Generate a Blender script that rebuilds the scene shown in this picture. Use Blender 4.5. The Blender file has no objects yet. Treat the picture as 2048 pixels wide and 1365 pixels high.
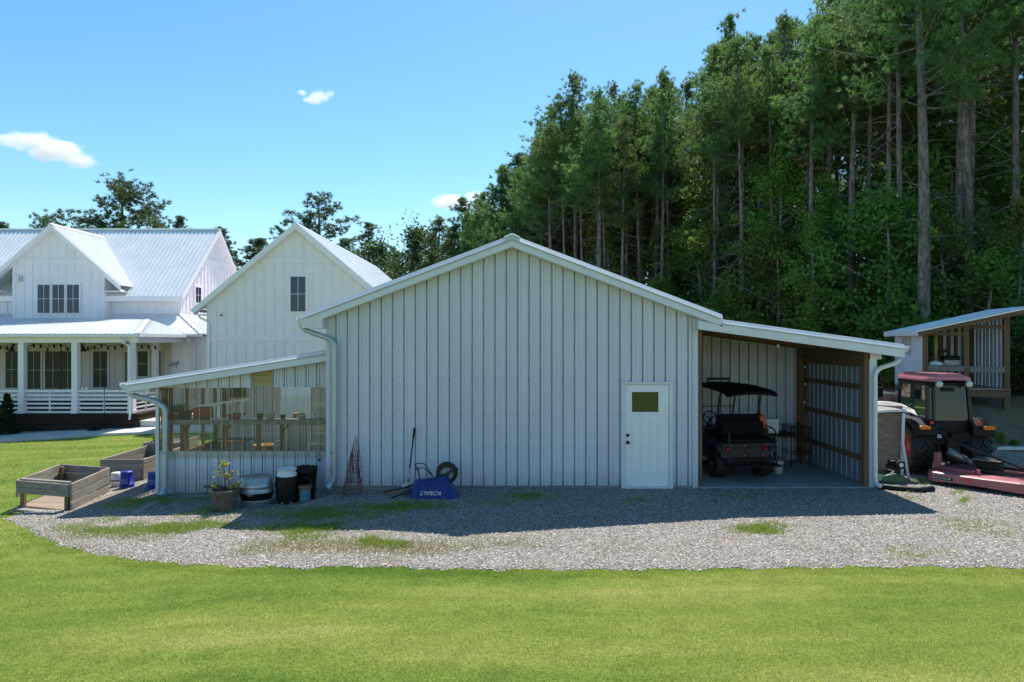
import bpy, math, random
import numpy as np
from mathutils import Vector, Matrix

SC = bpy.context.scene
COL = SC.collection
rnd = random.Random(7)
R = math.radians

# ------------------------------------------------------------------ camera, sky, sun, exposure
CAM_H = 2.97          # camera height above the barn floor
FPX = 1365.0          # focal length in pixels of the 2048 px wide photograph (24 mm on 36 mm)
cam_d = bpy.data.cameras.new('camera'); cam_d.lens = 24.0; cam_d.sensor_width = 36.0
cam_d.clip_start = 0.05; cam_d.clip_end = 6000
cam = bpy.data.objects.new('camera', cam_d); COL.objects.link(cam)
cam.location = (0, 0, CAM_H); cam.rotation_euler = (R(90), 0, 0)
SC.camera = cam

SUN = Vector((0.27, 1.0, 1.65)).normalized()
w = bpy.data.worlds.new('World'); SC.world = w; w.use_nodes = True
wn = w.node_tree; wn.nodes.clear()
wo = wn.nodes.new('ShaderNodeOutputWorld'); wb = wn.nodes.new('ShaderNodeBackground')
sky = wn.nodes.new('ShaderNodeTexSky'); sky.sky_type = 'NISHITA'; sky.sun_disc = False
sky.sun_elevation = math.asin(SUN.z); sky.sun_rotation = math.atan2(SUN.x, SUN.y)
sky.altitude = 250; sky.air_density = 1.0; sky.dust_density = 0.35; sky.ozone_density = 1.6
hs = wn.nodes.new('ShaderNodeHueSaturation'); hs.inputs['Hue'].default_value = 0.486; hs.inputs['Saturation'].default_value = 1.26
wn.links.new(sky.outputs[0], hs.inputs['Color']); wn.links.new(hs.outputs[0], wb.inputs[0])
wb.inputs[1].default_value = 0.12
wn.links.new(wb.outputs[0], wo.inputs[0])
sd = bpy.data.lights.new('sun', 'SUN'); sd.energy = 4.8; sd.angle = R(0.5); sd.color = (1.0, 0.95, 0.87)
so = bpy.data.objects.new('sun', sd); COL.objects.link(so)
so.rotation_euler = SUN.to_track_quat('Z', 'Y').to_euler(); so.location = (20, 60, 90)
SC.view_settings.view_transform = 'Standard'; SC.view_settings.look = 'None'
SC.view_settings.exposure = 0.62; SC.view_settings.gamma = 1.0
SC.render.engine = 'CYCLES'
cy = SC.cycles
cy.max_bounces = 8; cy.diffuse_bounces = 3; cy.glossy_bounces = 3; cy.transmission_bounces = 6
cy.transparent_max_bounces = 12; cy.volume_bounces = 8; cy.use_denoising = True
cy.sample_clamp_indirect = 6.0

# ------------------------------------------------------------------ helpers
def P(px, py, Y):
    """world point at depth Y seen at pixel (px,py) of the 2048 x 1365 photograph"""
    return Vector(((px - 1024) / FPX * Y, Y, CAM_H - (py - 682.5) / FPX * Y))
def X(px, Y): return (px - 1024) / FPX * Y
def Z(py, Y): return CAM_H - (py - 682.5) / FPX * Y

GX = [-60, -30, -20, -14.3, -9.5, -7.4, -3.9, -2.0, 60]
GZ = [-1.2, -1.0, -.80, -.60, -.38, -.25, -.12, 0.0, 0.0]
def sstep(a, b, x):
    t = np.clip((np.asarray(x, float) - a) / (b - a), 0, 1); return t * t * (3 - 2 * t)
def gz(x, y):
    x = np.asarray(x, float); y = np.asarray(y, float)
    z = np.interp(x, GX, GZ)
    z = z + 1.15 * sstep(16.9, 20.3, y) * sstep(8.6, 11.5, x)
    z = z + 0.05 * np.clip(y - 20, 0, 60) * sstep(8, 14, x)
    return z
def gzf(x, y): return float(gz(x, y))
def G(px, py):
    """point of the ground seen at a pixel"""
    lo, hi = 2.0, 120.0
    for _ in range(60):
        m = (lo + hi) / 2
        p = P(px, py, m)
        if p.z > gzf(p.x, p.y): lo = m
        else: hi = m
    p = P(px, py, lo); p.z = gzf(p.x, p.y)
    return p

def Gv(px, py):
    px = np.asarray(px, float); py = np.asarray(py, float)
    lo = np.full(px.shape, 2.0); hi = np.full(px.shape, 120.0)
    for _ in range(40):
        m = (lo + hi) / 2
        up = CAM_H - (py - 682.5) / FPX * m > gz((px - 1024) / FPX * m, m)
        lo = np.where(up, m, lo); hi = np.where(up, hi, m)
    x = (px - 1024) / FPX * lo
    return np.stack([x, lo, gz(x, lo)], -1)

class MB:
    def __init__(s): s.v = []; s.f = []; s.m = []; s.mi = 0; s.sm = []; s.smooth = False
    def add(s, vs, fs):
        b = len(s.v); s.v.extend([tuple(p) for p in vs])
        for f in fs:
            s.f.append(tuple(b + i for i in f)); s.m.append(s.mi); s.sm.append(s.smooth)
        return s
    def quad(s, a, b, c, d): return s.add([a, b, c, d], [(0, 1, 2, 3)])
    def box(s, x0, x1, y0, y1, z0, z1):
        return s.add([(x0,y0,z0),(x1,y0,z0),(x1,y1,z0),(x0,y1,z0),(x0,y0,z1),(x1,y0,z1),(x1,y1,z1),(x0,y1,z1)],
                     [(0,3,2,1),(4,5,6,7),(0,1,5,4),(1,2,6,5),(2,3,7,6),(3,0,4,7)])
    def obox(s, o, u, v, n, s0, s1, t0, t1, h0, h1):
        q = lambda a, b, c: Vector(o) + Vector(u) * a + Vector(v) * b + Vector(n) * c
        return s.add([q(s0,t0,h0), q(s1,t0,h0), q(s1,t1,h0), q(s0,t1,h0), q(s0,t0,h1), q(s1,t0,h1), q(s1,t1,h1), q(s0,t1,h1)],
                     [(0,3,2,1),(4,5,6,7),(0,1,5,4),(1,2,6,5),(2,3,7,6),(3,0,4,7)])
    def cbox(s, c, sx, sy, sz): return s.box(c[0]-sx/2, c[0]+sx/2, c[1]-sy/2, c[1]+sy/2, c[2]-sz/2, c[2]+sz/2)
    def beam(s, p, q, w, h, up=(0, 0, 1)):
        p = Vector(p); q = Vector(q); d = (q - p).normalized(); up = Vector(up)
        a = d.cross(up)
        if a.length < 1e-4: a = d.cross(Vector((0, 1, 0)))
        a.normalize(); b = a.cross(d).normalized()
        a *= w / 2; b *= h / 2
        vs = [p-a-b, p+a-b, p+a+b, p-a+b, q-a-b, q+a-b, q+a+b, q-a+b]
        return s.add(vs, [(0,1,2,3),(7,6,5,4),(0,4,5,1),(1,5,6,2),(2,6,7,3),(3,7,4,0)])
    def tube(s, pts, r, n=10, cap=True):
        pts = [Vector(p) for p in pts]; k = len(pts)
        rs = r if isinstance(r, (list, tuple)) else [r] * k
        vs = []; prev = None
        for i, p in enumerate(pts):
            d = (pts[min(i+1, k-1)] - pts[max(i-1, 0)]).normalized()
            if prev is None:
                a = d.cross(Vector((0, 0, 1)))
                if a.length < 1e-3: a = d.cross(Vector((0, 1, 0)))
            else:
                a = prev - d * prev.dot(d)
            a.normalize(); prev = a; b = d.cross(a)
            for j in range(n):
                t = 2 * math.pi * j / n
                vs.append(p + (a * math.cos(t) + b * math.sin(t)) * rs[i])
        fs = []
        for i in range(k - 1):
            for j in range(n):
                j2 = (j + 1) % n
                fs.append((i*n+j, i*n+j2, (i+1)*n+j2, (i+1)*n+j))
        if cap: fs += [tuple(range(n))[::-1], tuple((k-1)*n + j for j in range(n))]
        o = s.smooth; s.smooth = True; s.add(vs, fs); s.smooth = o
        return s
    def lathe(s, prof, c, n=24, axis='z', closed=False):
        """prof: list of (radius, height along axis)"""
        vs = []
        for r, h in prof:
            for j in range(n):
                t = 2 * math.pi * j / n; a, b = r * math.cos(t), r * math.sin(t)
                if axis == 'z': vs.append((c[0]+a, c[1]+b, c[2]+h))
                elif axis == 'x': vs.append((c[0]+h, c[1]+a, c[2]+b))
                else: vs.append((c[0]+b, c[1]+h, c[2]+a))
        fs = []
        k = len(prof)
        for i in range(k - 1 + (1 if closed else 0)):
            i2 = (i + 1) % k
            for j in range(n):
                j2 = (j + 1) % n
                fs.append((i*n+j, i*n+j2, i2*n+j2, i2*n+j))
        o = s.smooth; s.smooth = True; s.add(vs, fs); s.smooth = o
        return s
    def disc(s, c, r, n=20, axis='z'):
        return s.lathe([(r, 0), (1e-4, 0)], c, n, axis)
    def prism_y(s, poly, y0, y1):
        n = len(poly)
        vs = [(x, y0, z) for x, z in poly] + [(x, y1, z) for x, z in poly]
        return s.add(vs, [tuple(range(n)), tuple(range(2*n-1, n-1, -1))] + [(i, i+n, (i+1) % n + n, (i+1) % n) for i in range(n)])
    def prism_x(s, poly, x0, x1):
        n = len(poly)
        vs = [(x0, y, z) for y, z in poly] + [(x1, y, z) for y, z in poly]
        return s.add(vs, [tuple(range(n))[::-1], tuple(range(n, 2*n))] + [(i, (i+1) % n, (i+1) % n + n, i+n) for i in range(n)])
    def prism_z(s, poly, z0, z1):
        n = len(poly)
        vs = [(x, y, z0) for x, y in poly] + [(x, y, z1) for x, y in poly]
        return s.add(vs, [tuple(range(n))[::-1], tuple(range(n, 2*n))] + [(i, (i+1) % n, (i+1) % n + n, i+n) for i in range(n)])
    def xf(s, M, start=0):
        for i in range(start, len(s.v)): s.v[i] = tuple(M @ Vector(s.v[i]))
        return s
    def build(s, name, mats, parent=None, local=False, bevel=0.0, org=None):
        if not isinstance(mats, (list, tuple)): mats = [mats]
        v = np.array(s.v, float)
        o = None
        if parent is not None and not local:
            r = parent
            while r.parent is not None: r = r.parent
            v = v - np.array(r.location)
            off = (0, 0, 0)
        elif parent is None and not local:
            lo = v.min(0); hi = v.max(0)
            off = org if org is not None else ((lo[0]+hi[0])/2, (lo[1]+hi[1])/2, lo[2])
            v = v - np.array(off)
        else: off = (0, 0, 0)
        me = bpy.data.meshes.new(name)
        me.from_pydata(v.tolist(), [], s.f)
        for mt in mats: me.materials.append(mt)
        me.polygons.foreach_set('material_index', s.m)
        me.polygons.foreach_set('use_smooth', s.sm)
        me.update()
        ob = bpy.data.objects.new(name, me); COL.objects.link(ob)
        ob.location = off
        if parent is not None: ob.parent = parent
        if bevel > 0:
            bm_ = ob.modifiers.new('bevel', 'BEVEL'); bm_.width = bevel; bm_.segments = 2; bm_.limit_method = 'ANGLE'
        return ob

def np_mesh(name, verts, faces, mats, mi=None, smooth=False):
    verts = np.asarray(verts, np.float32); faces = np.asarray(faces, np.int32)
    me = bpy.data.meshes.new(name); k = faces.shape[1]; m = len(faces)
    me.vertices.add(len(verts)); me.vertices.foreach_set('co', verts.ravel())
    me.loops.add(m * k); me.loops.foreach_set('vertex_index', faces.ravel())
    me.polygons.add(m)
    me.polygons.foreach_set('loop_start', np.arange(0, m*k, k, dtype=np.int32))
    me.polygons.foreach_set('loop_total', np.full(m, k, np.int32))
    if smooth: me.polygons.foreach_set('use_smooth', np.ones(m, bool))
    for mt in mats: me.materials.append(mt)
    if mi is not None: me.polygons.foreach_set('material_index', np.asarray(mi, np.int32))
    me.update(calc_edges=True)
    return me
def link(name, me, parent=None, loc=(0, 0, 0)):
    o = bpy.data.objects.new(name, me); COL.objects.link(o); o.location = loc
    if parent is not None: o.parent = parent
    return o
def tag(o, label=None, cat=None, group=None, kind=None):
    if label: o['label'] = label
    if cat: o['category'] = cat
    if group: o['group'] = group
    if kind: o['kind'] = kind
    return o
def thing(name, label, cat, loc=(0, 0, 0), rz=0.0, group=None):
    o = bpy.data.objects.new(name, None); COL.objects.link(o); o.empty_display_size = 0.2
    o.location = loc; o.rotation_euler = (0, 0, rz)
    return tag(o, label, cat, group)
def copy_tree(o, parent=None):
    c = o.copy(); COL.objects.link(c); c.parent = parent
    for ch in [x for x in o.children]: copy_tree(ch, c)
    return c

# ------------------------------------------------------------------ materials
def nodes_of(name):
    m = bpy.data.materials.new(name); m.use_nodes = True
    nt = m.node_tree; b = nt.nodes['Principled BSDF']
    return m, nt, b
def mat(name, col, rough=0.6, metal=0.0, var=0.12, vscale=6.0, bump=0.0, bscale=40.0, stretch=None, spec=0.5, col2=None, rv=0.0):
    m, nt, b = nodes_of(name); N = nt.nodes; L = nt.links
    b.inputs['Roughness'].default_value = rough; b.inputs['Metallic'].default_value = metal
    b.inputs['Specular IOR Level'].default_value = spec
    tc = N.new('ShaderNodeTexCoord'); mp = N.new('ShaderNodeMapping')
    L.new(tc.outputs['Object'], mp.inputs[0])
    if stretch: mp.inputs['Scale'].default_value = stretch
    nz = N.new('ShaderNodeTexNoise'); nz.inputs['Scale'].default_value = vscale; nz.inputs['Detail'].default_value = 6
    nz.inputs['Roughness'].default_value = 0.62
    L.new(mp.outputs[0], nz.inputs['Vector'])
    cr = N.new('ShaderNodeValToRGB')
    c2 = col2 or tuple(max(0, c * (1 - var * 1.6)) for c in col)
    c1 = tuple(min(1, c * (1 + var)) for c in col) if col2 is None else col
    cr.color_ramp.elements[0].color = (*c2, 1); cr.color_ramp.elements[1].color = (*c1, 1)
    cr.color_ramp.elements[0].position = 0.3; cr.color_ramp.elements[1].position = 0.7
    L.new(nz.outputs['Fac'], cr.inputs[0]); L.new(cr.outputs[0], b.inputs['Base Color'])
    if rv > 0:
        mr = N.new('ShaderNodeMapRange'); mr.inputs[3].default_value = max(0.02, rough - rv); mr.inputs[4].default_value = min(1, rough + rv)
        L.new(nz.outputs['Fac'], mr.inputs[0]); L.new(mr.outputs[0], b.inputs['Roughness'])
    if bump > 0:
        bz = N.new('ShaderNodeTexNoise'); bz.inputs['Scale'].default_value = bscale; bz.inputs['Detail'].default_value = 4
        L.new(mp.outputs[0], bz.inputs['Vector'])
        bp = N.new('ShaderNodeBump'); bp.inputs['Strength'].default_value = bump; bp.inputs['Distance'].default_value = 0.01
        L.new(bz.outputs['Fac'], bp.inputs['Height']); L.new(bp.outputs[0], b.inputs['Normal'])
    return m
def wood(name, col, col2, axis='x', rough=0.85, scale=9.0):
    st = {'x': (0.10, 1.6, 1.6), 'y': (1.6, 0.10, 1.6), 'z': (1.6, 1.6, 0.10)}[axis]
    return mat(name, col, rough, 0, 0.2, scale, 0.35, 22.0, st, 0.25, col2)
def glassy(name, col, refl=0.12, rough=0.02, tint=(0.75, 0.85, 0.82), trans=0.0, gcol=(1, 1, 1)):
    """window glass: mirror reflection over either a dark room (trans=0) or a see-through tint"""
    m = bpy.data.materials.new(name); m.use_nodes = True; nt = m.node_tree; N = nt.nodes; L = nt.links
    N.clear(); out = N.new('ShaderNodeOutputMaterial')
    d = N.new('ShaderNodeBsdfDiffuse'); d.inputs[0].default_value = (*col, 1)
    t = N.new('ShaderNodeBsdfTransparent'); t.inputs[0].default_value = (*tint, 1)
    mx = N.new('ShaderNodeMixShader'); mx.inputs[0].default_value = trans
    L.new(d.outputs[0], mx.inputs[1]); L.new(t.outputs[0], mx.inputs[2])
    g = N.new('ShaderNodeBsdfGlossy'); g.inputs['Roughness'].default_value = rough; g.inputs[0].default_value = (*gcol, 1)
    lw = N.new('ShaderNodeLayerWeight'); lw.inputs[0].default_value = 0.25 if refl > .051 or trans == 0 else 0.12
    mr = N.new('ShaderNodeMapRange'); mr.inputs[3].default_value = refl; mr.inputs[4].default_value = 0.85
    L.new(lw.outputs['Fresnel'], mr.inputs[0])
    m2 = N.new('ShaderNodeMixShader'); L.new(mr.outputs[0], m2.inputs[0])
    L.new(mx.outputs[0], m2.inputs[1]); L.new(g.outputs[0], m2.inputs[2]); L.new(m2.outputs[0], out.inputs[0])
    return m
def leafmat(name, c1, c2, c3=None, trans=0.3, scale=0.6, rough=0.55, hv=0.05, stretch=None, p0=.33, p1=.68):
    """foliage: colour drifts in clumps and from plant to plant, light comes through the leaf"""
    m = bpy.data.materials.new(name); m.use_nodes = True; nt = m.node_tree; N = nt.nodes; L = nt.links
    N.clear(); out = N.new('ShaderNodeOutputMaterial')
    tc = N.new('ShaderNodeTexCoord'); nz = N.new('ShaderNodeTexNoise'); nz.inputs['Scale'].default_value = scale; nz.inputs['Detail'].default_value = 5
    nz.inputs['Roughness'].default_value = 0.7
    if stretch:
        mp = N.new('ShaderNodeMapping'); mp.inputs['Scale'].default_value = stretch; L.new(tc.outputs['Object'], mp.inputs[0]); L.new(mp.outputs[0], nz.inputs['Vector'])
    else: L.new(tc.outputs['Object'], nz.inputs['Vector'])
    cr = N.new('ShaderNodeValToRGB'); e = cr.color_ramp.elements
    e[0].color = (*c1, 1); e[0].position = p0; e[1].color = (*c2, 1); e[1].position = p1
    if c3: x = e.new(p1 + .12); x.color = (*c3, 1)
    L.new(nz.outputs['Fac'], cr.inputs[0])
    oi = N.new('ShaderNodeObjectInfo'); h = N.new('ShaderNodeHueSaturation')
    a = N.new('ShaderNodeMapRange'); a.inputs[3].default_value = 0.5 - hv * 0.5; a.inputs[4].default_value = 0.5 + hv * 0.5
    v = N.new('ShaderNodeMapRange'); v.inputs[3].default_value = 0.75; v.inputs[4].default_value = 1.25
    L.new(oi.outputs['Random'], a.inputs[0]); L.new(oi.outputs['Random'], v.inputs[0])
    L.new(a.outputs[0], h.inputs['Hue']); L.new(v.outputs[0], h.inputs['Value']); L.new(cr.outputs[0], h.inputs['Color'])
    p = N.new('ShaderNodeBsdfPrincipled'); p.inputs['Roughness'].default_value = rough; p.inputs['Specular IOR Level'].default_value = 0.35
    t = N.new('ShaderNodeBsdfTranslucent'); g2 = N.new('ShaderNodeHueSaturation'); g2.inputs['Hue'].default_value = 0.48; g2.inputs['Value'].default_value = 1.3
    L.new(h.outputs[0], p.inputs['Base Color']); L.new(h.outputs[0], g2.inputs['Color']); L.new(g2.outputs[0], t.inputs[0])
    mx = N.new('ShaderNodeMixShader'); mx.inputs[0].default_value = trans
    L.new(p.outputs[0], mx.inputs[1]); L.new(t.outputs[0], mx.inputs[2]); L.new(mx.outputs[0], out.inputs[0])
    return m

M = {}
M['metal_white'] = mat('painted_steel_white', (.635, .655, .73), .36, 0, .05, 1.3, .03, 8, (1, 1, .25), .5, rv=.08)
def splash(m, z0, z1, col):
    """mud splashed on the foot of a wall"""
    nt = m.node_tree; N = nt.nodes; L = nt.links; b = N['Principled BSDF']; src = b.inputs['Base Color'].links[0].from_socket
    ge = N.new('ShaderNodeNewGeometry'); sp = N.new('ShaderNodeSeparateXYZ'); L.new(ge.outputs['Position'], sp.inputs[0])
    nz = N.new('ShaderNodeTexNoise'); nz.inputs['Scale'].default_value = 5; nz.inputs['Detail'].default_value = 7; nz.inputs['Roughness'].default_value = .75; L.new(ge.outputs['Position'], nz.inputs['Vector'])
    a = N.new('ShaderNodeMath'); a.operation = 'MULTIPLY_ADD'; a.inputs[1].default_value = -.7; L.new(nz.outputs['Fac'], a.inputs[0]); L.new(sp.outputs['Z'], a.inputs[2])
    mr = N.new('ShaderNodeMapRange'); mr.inputs[1].default_value = z0 - .35; mr.inputs[2].default_value = z1 - .35; mr.inputs[3].default_value = .6; mr.inputs[4].default_value = 0; L.new(a.outputs[0], mr.inputs[0])
    mx = N.new('ShaderNodeMix'); mx.data_type = 'RGBA'; L.new(mr.outputs[0], mx.inputs[0]); L.new(src, mx.inputs[6]); mx.inputs[7].default_value = (*col, 1); L.new(mx.outputs[2], b.inputs['Base Color'])
splash(M['metal_white'], -.1, .38, (.34, .30, .26))
M['trim_white'] = mat('trim_white', (.70, .70, .745), .4, 0, .04, 3, .02, 20)
M['house_white'] = mat('house_paint', (.89, .83, .87), .6, 0, .03, 2, .03, 60)
M['roof_white'] = mat('roof_steel', (.80, .82, .84), .3, 0.25, .05, 1.2, .02, 10, None, .6)
M['galv'] = mat('galvanised', (.36, .40, .43), .40, .7, .12, 14, .04, 60, None, .5, rv=.12)
M['galv_pale'] = mat('pale_downspout', (.44, .50, .55), .35, .45, .08, 9, .03, 50, None, .5, rv=.1)
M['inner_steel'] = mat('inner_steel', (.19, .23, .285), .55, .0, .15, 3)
M['door_white'] = mat('door_paint', (.82, .83, .84), .4, 0, .03, 3, .02, 40)
M['black_metal'] = mat('black_metal', (.012, .012, .014), .4, 0, .2, 8)
M['black_plastic'] = mat('black_plastic', (.010, .011, .012), .5, 0, .3, 10, .1, 40, None, .22)
M['dark_seam'] = mat('dark_seam', (.02, .022, .025), .8)
M['seat_black'] = mat('seat_vinyl', (.006, .006, .007), .7, 0, .2, 10, 0, 40, None, .12)
M['rubber'] = mat('rubber', (.018, .018, .019), .7, 0, .35, 9, .25, 60)
M['screw'] = mat('screw', (.20, .22, .23), .5, .5)
M['wood_brown'] = wood('treated_lumber', (.21, .135, .075), (.11, .065, .035), 'x')
M['wood_brown_y'] = wood('treated_lumber_along', (.19, .125, .072), (.10, .06, .034), 'y')
M['wood_post'] = wood('treated_post', (.22, .15, .09), (.115, .072, .042), 'z')
M['wood_yellow'] = wood('yellow_sheathing', (.50, .41, .20), (.40, .32, .15), 'x', .8, 5)
M['wood_grey'] = wood('weathered_board', (.30, .275, .255), (.16, .142, .128), 'x')
M['wood_grey_y'] = wood('weathered_board_along', (.40, .345, .285), (.22, .185, .15), 'y')
M['wood_dark'] = wood('dark_stain', (.045, .030, .023), (.022, .015, .012), 'x')
M['plywood'] = wood('weathered_plywood', (.36, .28, .21), (.19, .14, .105), 'x', .9, 6)
M['concrete'] = mat('concrete', (.27, .27, .275), .85, 0, .12, 2.5, .15, 30)
M['concrete_pale'] = mat('pale_concrete', (.55, .53, .50), .85, 0, .08, 1.5, .1, 30)
M['glass_dark'] = glassy('window_glass', (.040, .043, .058), .03, gcol=(.62, .72, 1.0))
M['glass_door'] = glassy('door_glass', (.010, .012, .012), .08, gcol=(.85, .95, .95))
M['glass_cab'] = glassy('cab_glass', (.012, .014, .013), .045, .02, (.17, .21, .20), .84)
M['poly'] = glassy('polycarbonate_sheet', (.50, .47, .42), .05, .10, (.96, .93, .88), .90)
M['poly_lap'] = glassy('polycarbonate_lap', (.62, .58, .50), .10, .15, (.95, .91, .84), .45)
M['blue_plastic'] = mat('blue_plastic', (.010, .027, .165), .42, 0, .15, 6, .04, 30)
M['bucket_blue'] = mat('bucket_blue', (.010, .028, .30), .4, 0, .1, 6)
M['print_white'] = mat('white_print', (.62, .64, .66), .5, 0, .1, 30)
M['print_soft'] = mat('faded_print', (.34, .40, .60), .5, 0, .1, 30)
M['white_plastic'] = mat('white_plastic', (.72, .72, .70), .4, 0, .08, 8)
M['red_wire'] = mat('red_wire', (.16, .016, .028), .5, 0, .2, 12)
M['red_plastic'] = mat('red_plastic', (.36, .03, .025), .45, 0, .15, 8)
M['faded_red'] = mat('faded_red', (.37, .115, .125), .42, 0, .16, 3, .04, 30, None, .5, rv=.1)
M['cab_roof'] = mat('cab_roof_red', (.55, .17, .19), .45, 0, .12, 3, .03, 30)
M['orange'] = mat('orange_paint', (.46, .06, .016), .4, 0, .12, 6)
M['amber'] = mat('amber_lens', (.75, .20, .02), .25, 0, .15, 20)
M['red_lens'] = mat('red_lens', (.75, .03, .015), .25, 0, .15, 20)
M['lamp_lens'] = mat('clear_lens', (.62, .64, .62), .15, .2, .15, 25)
M['terracotta'] = mat('weathered_terracotta', (.13, .105, .09), .85, 0, .35, 9, .6, 16)
M['soil'] = mat('soil', (.075, .06, .048), .95, 0, .4, 18, .8, 40)
M['green_paint'] = mat('green_paint', (.02, .10, .055), .4, 0, .2, 6)
M['grey_steel'] = mat('grey_steel', (.25, .26, .27), .4, .6, .2, 14)
M['bark'] = mat('pine_bark', (.20, .172, .158), .9, 0, .5, 3.2, 1.0, 9, (3, 3, .7), .2)
M['bark_pale'] = mat('grey_bark', (.27, .25, .23), .9, 0, .35, 4, .8, 12, (3, 3, .8), .2)
M['needle'] = leafmat('pine_needle', (.055, .135, .042), (.15, .265, .070), (.25, .34, .10), .48, .5)
M['needle_far'] = leafmat('far_pine_needle', (.045, .095, .042), (.11, .175, .06), None, .38, .4)
M['hemlock'] = leafmat('feathery_needle', (.055, .11, .038), (.13, .20, .06), None, .4, .5)
M['leaf'] = leafmat('broad_leaf', (.068, .15, .028), (.15, .265, .055), (.24, .34, .085), .47, .8, .42)
M['leaf_bright'] = leafmat('light_green_leaf', (.085, .17, .030), (.17, .28, .055), (.25, .35, .09), .48, .9, .40)  # lighter green is the leaf's own colour
M['leaf_far'] = leafmat('far_leaf', (.035, .085, .024), (.085, .155, .042), None, .38, .8, .5)
M['leaf_dark'] = leafmat('shrub_leaf', (.014, .034, .014), (.030, .062, .022), None, .2, 2.0)
M['leaf_pot'] = leafmat('pale_sunlit_leaf', (.26, .33, .06), (.50, .50, .13), (.6, .58, .25), .35, 6.0)  # pale leaf colour brightened to carry sunlight on the sapling
M['weed'] = leafmat('weed_blade', (.15, .23, .035), (.24, .31, .055), (.30, .32, .08), .4, 3.0)
M['straw'] = leafmat('straw_blade', (.30, .25, .11), (.42, .35, .18), None, .4, 3.0)
# ------------------------------------------------------------------ ground: one sheet to the horizon
def ground_material(kind):
    m, nt, b = nodes_of(kind); N = nt.nodes; L = nt.links
    b.inputs['Roughness'].default_value = 0.95; b.inputs['Specular IOR Level'].default_value = 0.15
    tc = N.new('ShaderNodeTexCoord')
    def noise(sc, det=5, rough=.6, stretch=None):
        n = N.new('ShaderNodeTexNoise'); n.inputs['Scale'].default_value = sc; n.inputs['Detail'].default_value = det; n.inputs['Roughness'].default_value = rough
        if stretch:
            mp = N.new('ShaderNodeMapping'); mp.inputs['Scale'].default_value = stretch; L.new(tc.outputs['Object'], mp.inputs[0]); L.new(mp.outputs[0], n.inputs['Vector'])
        else: L.new(tc.outputs['Object'], n.inputs['Vector'])
        return n
    def ramp(src, cs):
        r = N.new('ShaderNodeValToRGB'); e = r.color_ramp.elements
        e[0].position, e[0].color = cs[0][0], (*cs[0][1], 1); e[1].position, e[1].color = cs[-1][0], (*cs[-1][1], 1)
        for p, c in cs[1:-1]: x = e.new(p); x.color = (*c, 1)
        L.new(src, r.inputs[0]); return r
    def mix(f, a, c, mode='MIX'):
        x = N.new('ShaderNodeMix'); x.data_type = 'RGBA'; x.blend_type = mode
        if isinstance(f, float): x.inputs[0].default_value = f
        else: L.new(f, x.inputs[0])
        L.new(a, x.inputs[6]); L.new(c, x.inputs[7]); return x.outputs[2]
    if kind == 'lawn_turf':
        big = noise(.42, 5, .6, (.42, 2.3, 1)); fine = noise(26, 6, .75); mid = noise(3.2, 4, .6)
        a = ramp(big.outputs[0], [(.3, (.11, .185, .030)), (.5, (.19, .25, .05)), (.72, (.30, .31, .10))])
        c = ramp(fine.outputs[0], [(.3, (.45, .48, .42)), (.7, (1.25, 1.22, 1.2))])
        d = ramp(mid.outputs[0], [(.3, (.82, .84, .8)), (.7, (1.12, 1.1, 1.08))])
        col = mix(1.0, a.outputs[0], c.outputs[0], 'MULTIPLY'); col = mix(1.0, col, d.outputs[0], 'MULTIPLY')
        hb = fine.outputs[0]; st, dist = .7, .03
    elif kind == 'gravel':
        vo = N.new('ShaderNodeTexVoronoi'); vo.inputs['Scale'].default_value = 34; L.new(tc.outputs['Object'], vo.inputs['Vector'])
        sep = N.new('ShaderNodeSeparateColor'); L.new(vo.outputs['Color'], sep.inputs[0])
        a = ramp(sep.outputs[0], [(.0, (.13, .122, .115)), (.55, (.265, .242, .222)), (1.0, (.44, .405, .37))])
        dirt = noise(.9, 6, .65); dm = ramp(dirt.outputs[0], [(.42, (0, 0, 0)), (.60, (1, 1, 1))])
        dust = noise(45, 3); dc = ramp(dust.outputs[0], [(.3, (.20, .145, .10)), (.7, (.36, .28, .20))])
        f2 = noise(14, 5, .8); fm = ramp(f2.outputs[0], [(.42, (0, 0, 0)), (.6, (.75, .75, .75))])
        mk = mix(1.0, dm.outputs[0], fm.outputs[0], 'MULTIPLY')
        col = mix(mk, a.outputs[0], dc.outputs[0])
        inv = N.new('ShaderNodeMath'); inv.operation = 'SUBTRACT'; inv.inputs[0].default_value = 1; L.new(vo.outputs['Distance'], inv.inputs[1])
        hb = inv.outputs[0]; st, dist = 1.0, .03
    elif kind == 'dirt_bank':
        n = noise(1.6, 7, .7); a = ramp(n.outputs[0], [(.3, (.10, .07, .045)), (.55, (.20, .145, .095)), (.75, (.14, .15, .05))])
        col = a.outputs[0]; hb = n.outputs[0]; st, dist = .8, .15
    else:
        n = noise(2.2, 7, .75); a = ramp(n.outputs[0], [(.3, (.03, .022, .014)), (.7, (.10, .065, .035))])
        col = a.outputs[0]; hb = n.outputs[0]; st, dist = .8, .1
    L.new(col, b.inputs['Base Color'])
    bp = N.new('ShaderNodeBump'); bp.inputs['Strength'].default_value = st; bp.inputs['Distance'].default_value = dist
    L.new(hb, bp.inputs['Height']); L.new(bp.outputs[0], b.inputs['Normal'])
    return m
M['turf'] = ground_material('lawn_turf'); M['gravel'] = ground_material('gravel')
M['bank'] = ground_material('dirt_bank'); M['litter'] = ground_material('forest_litter')

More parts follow.
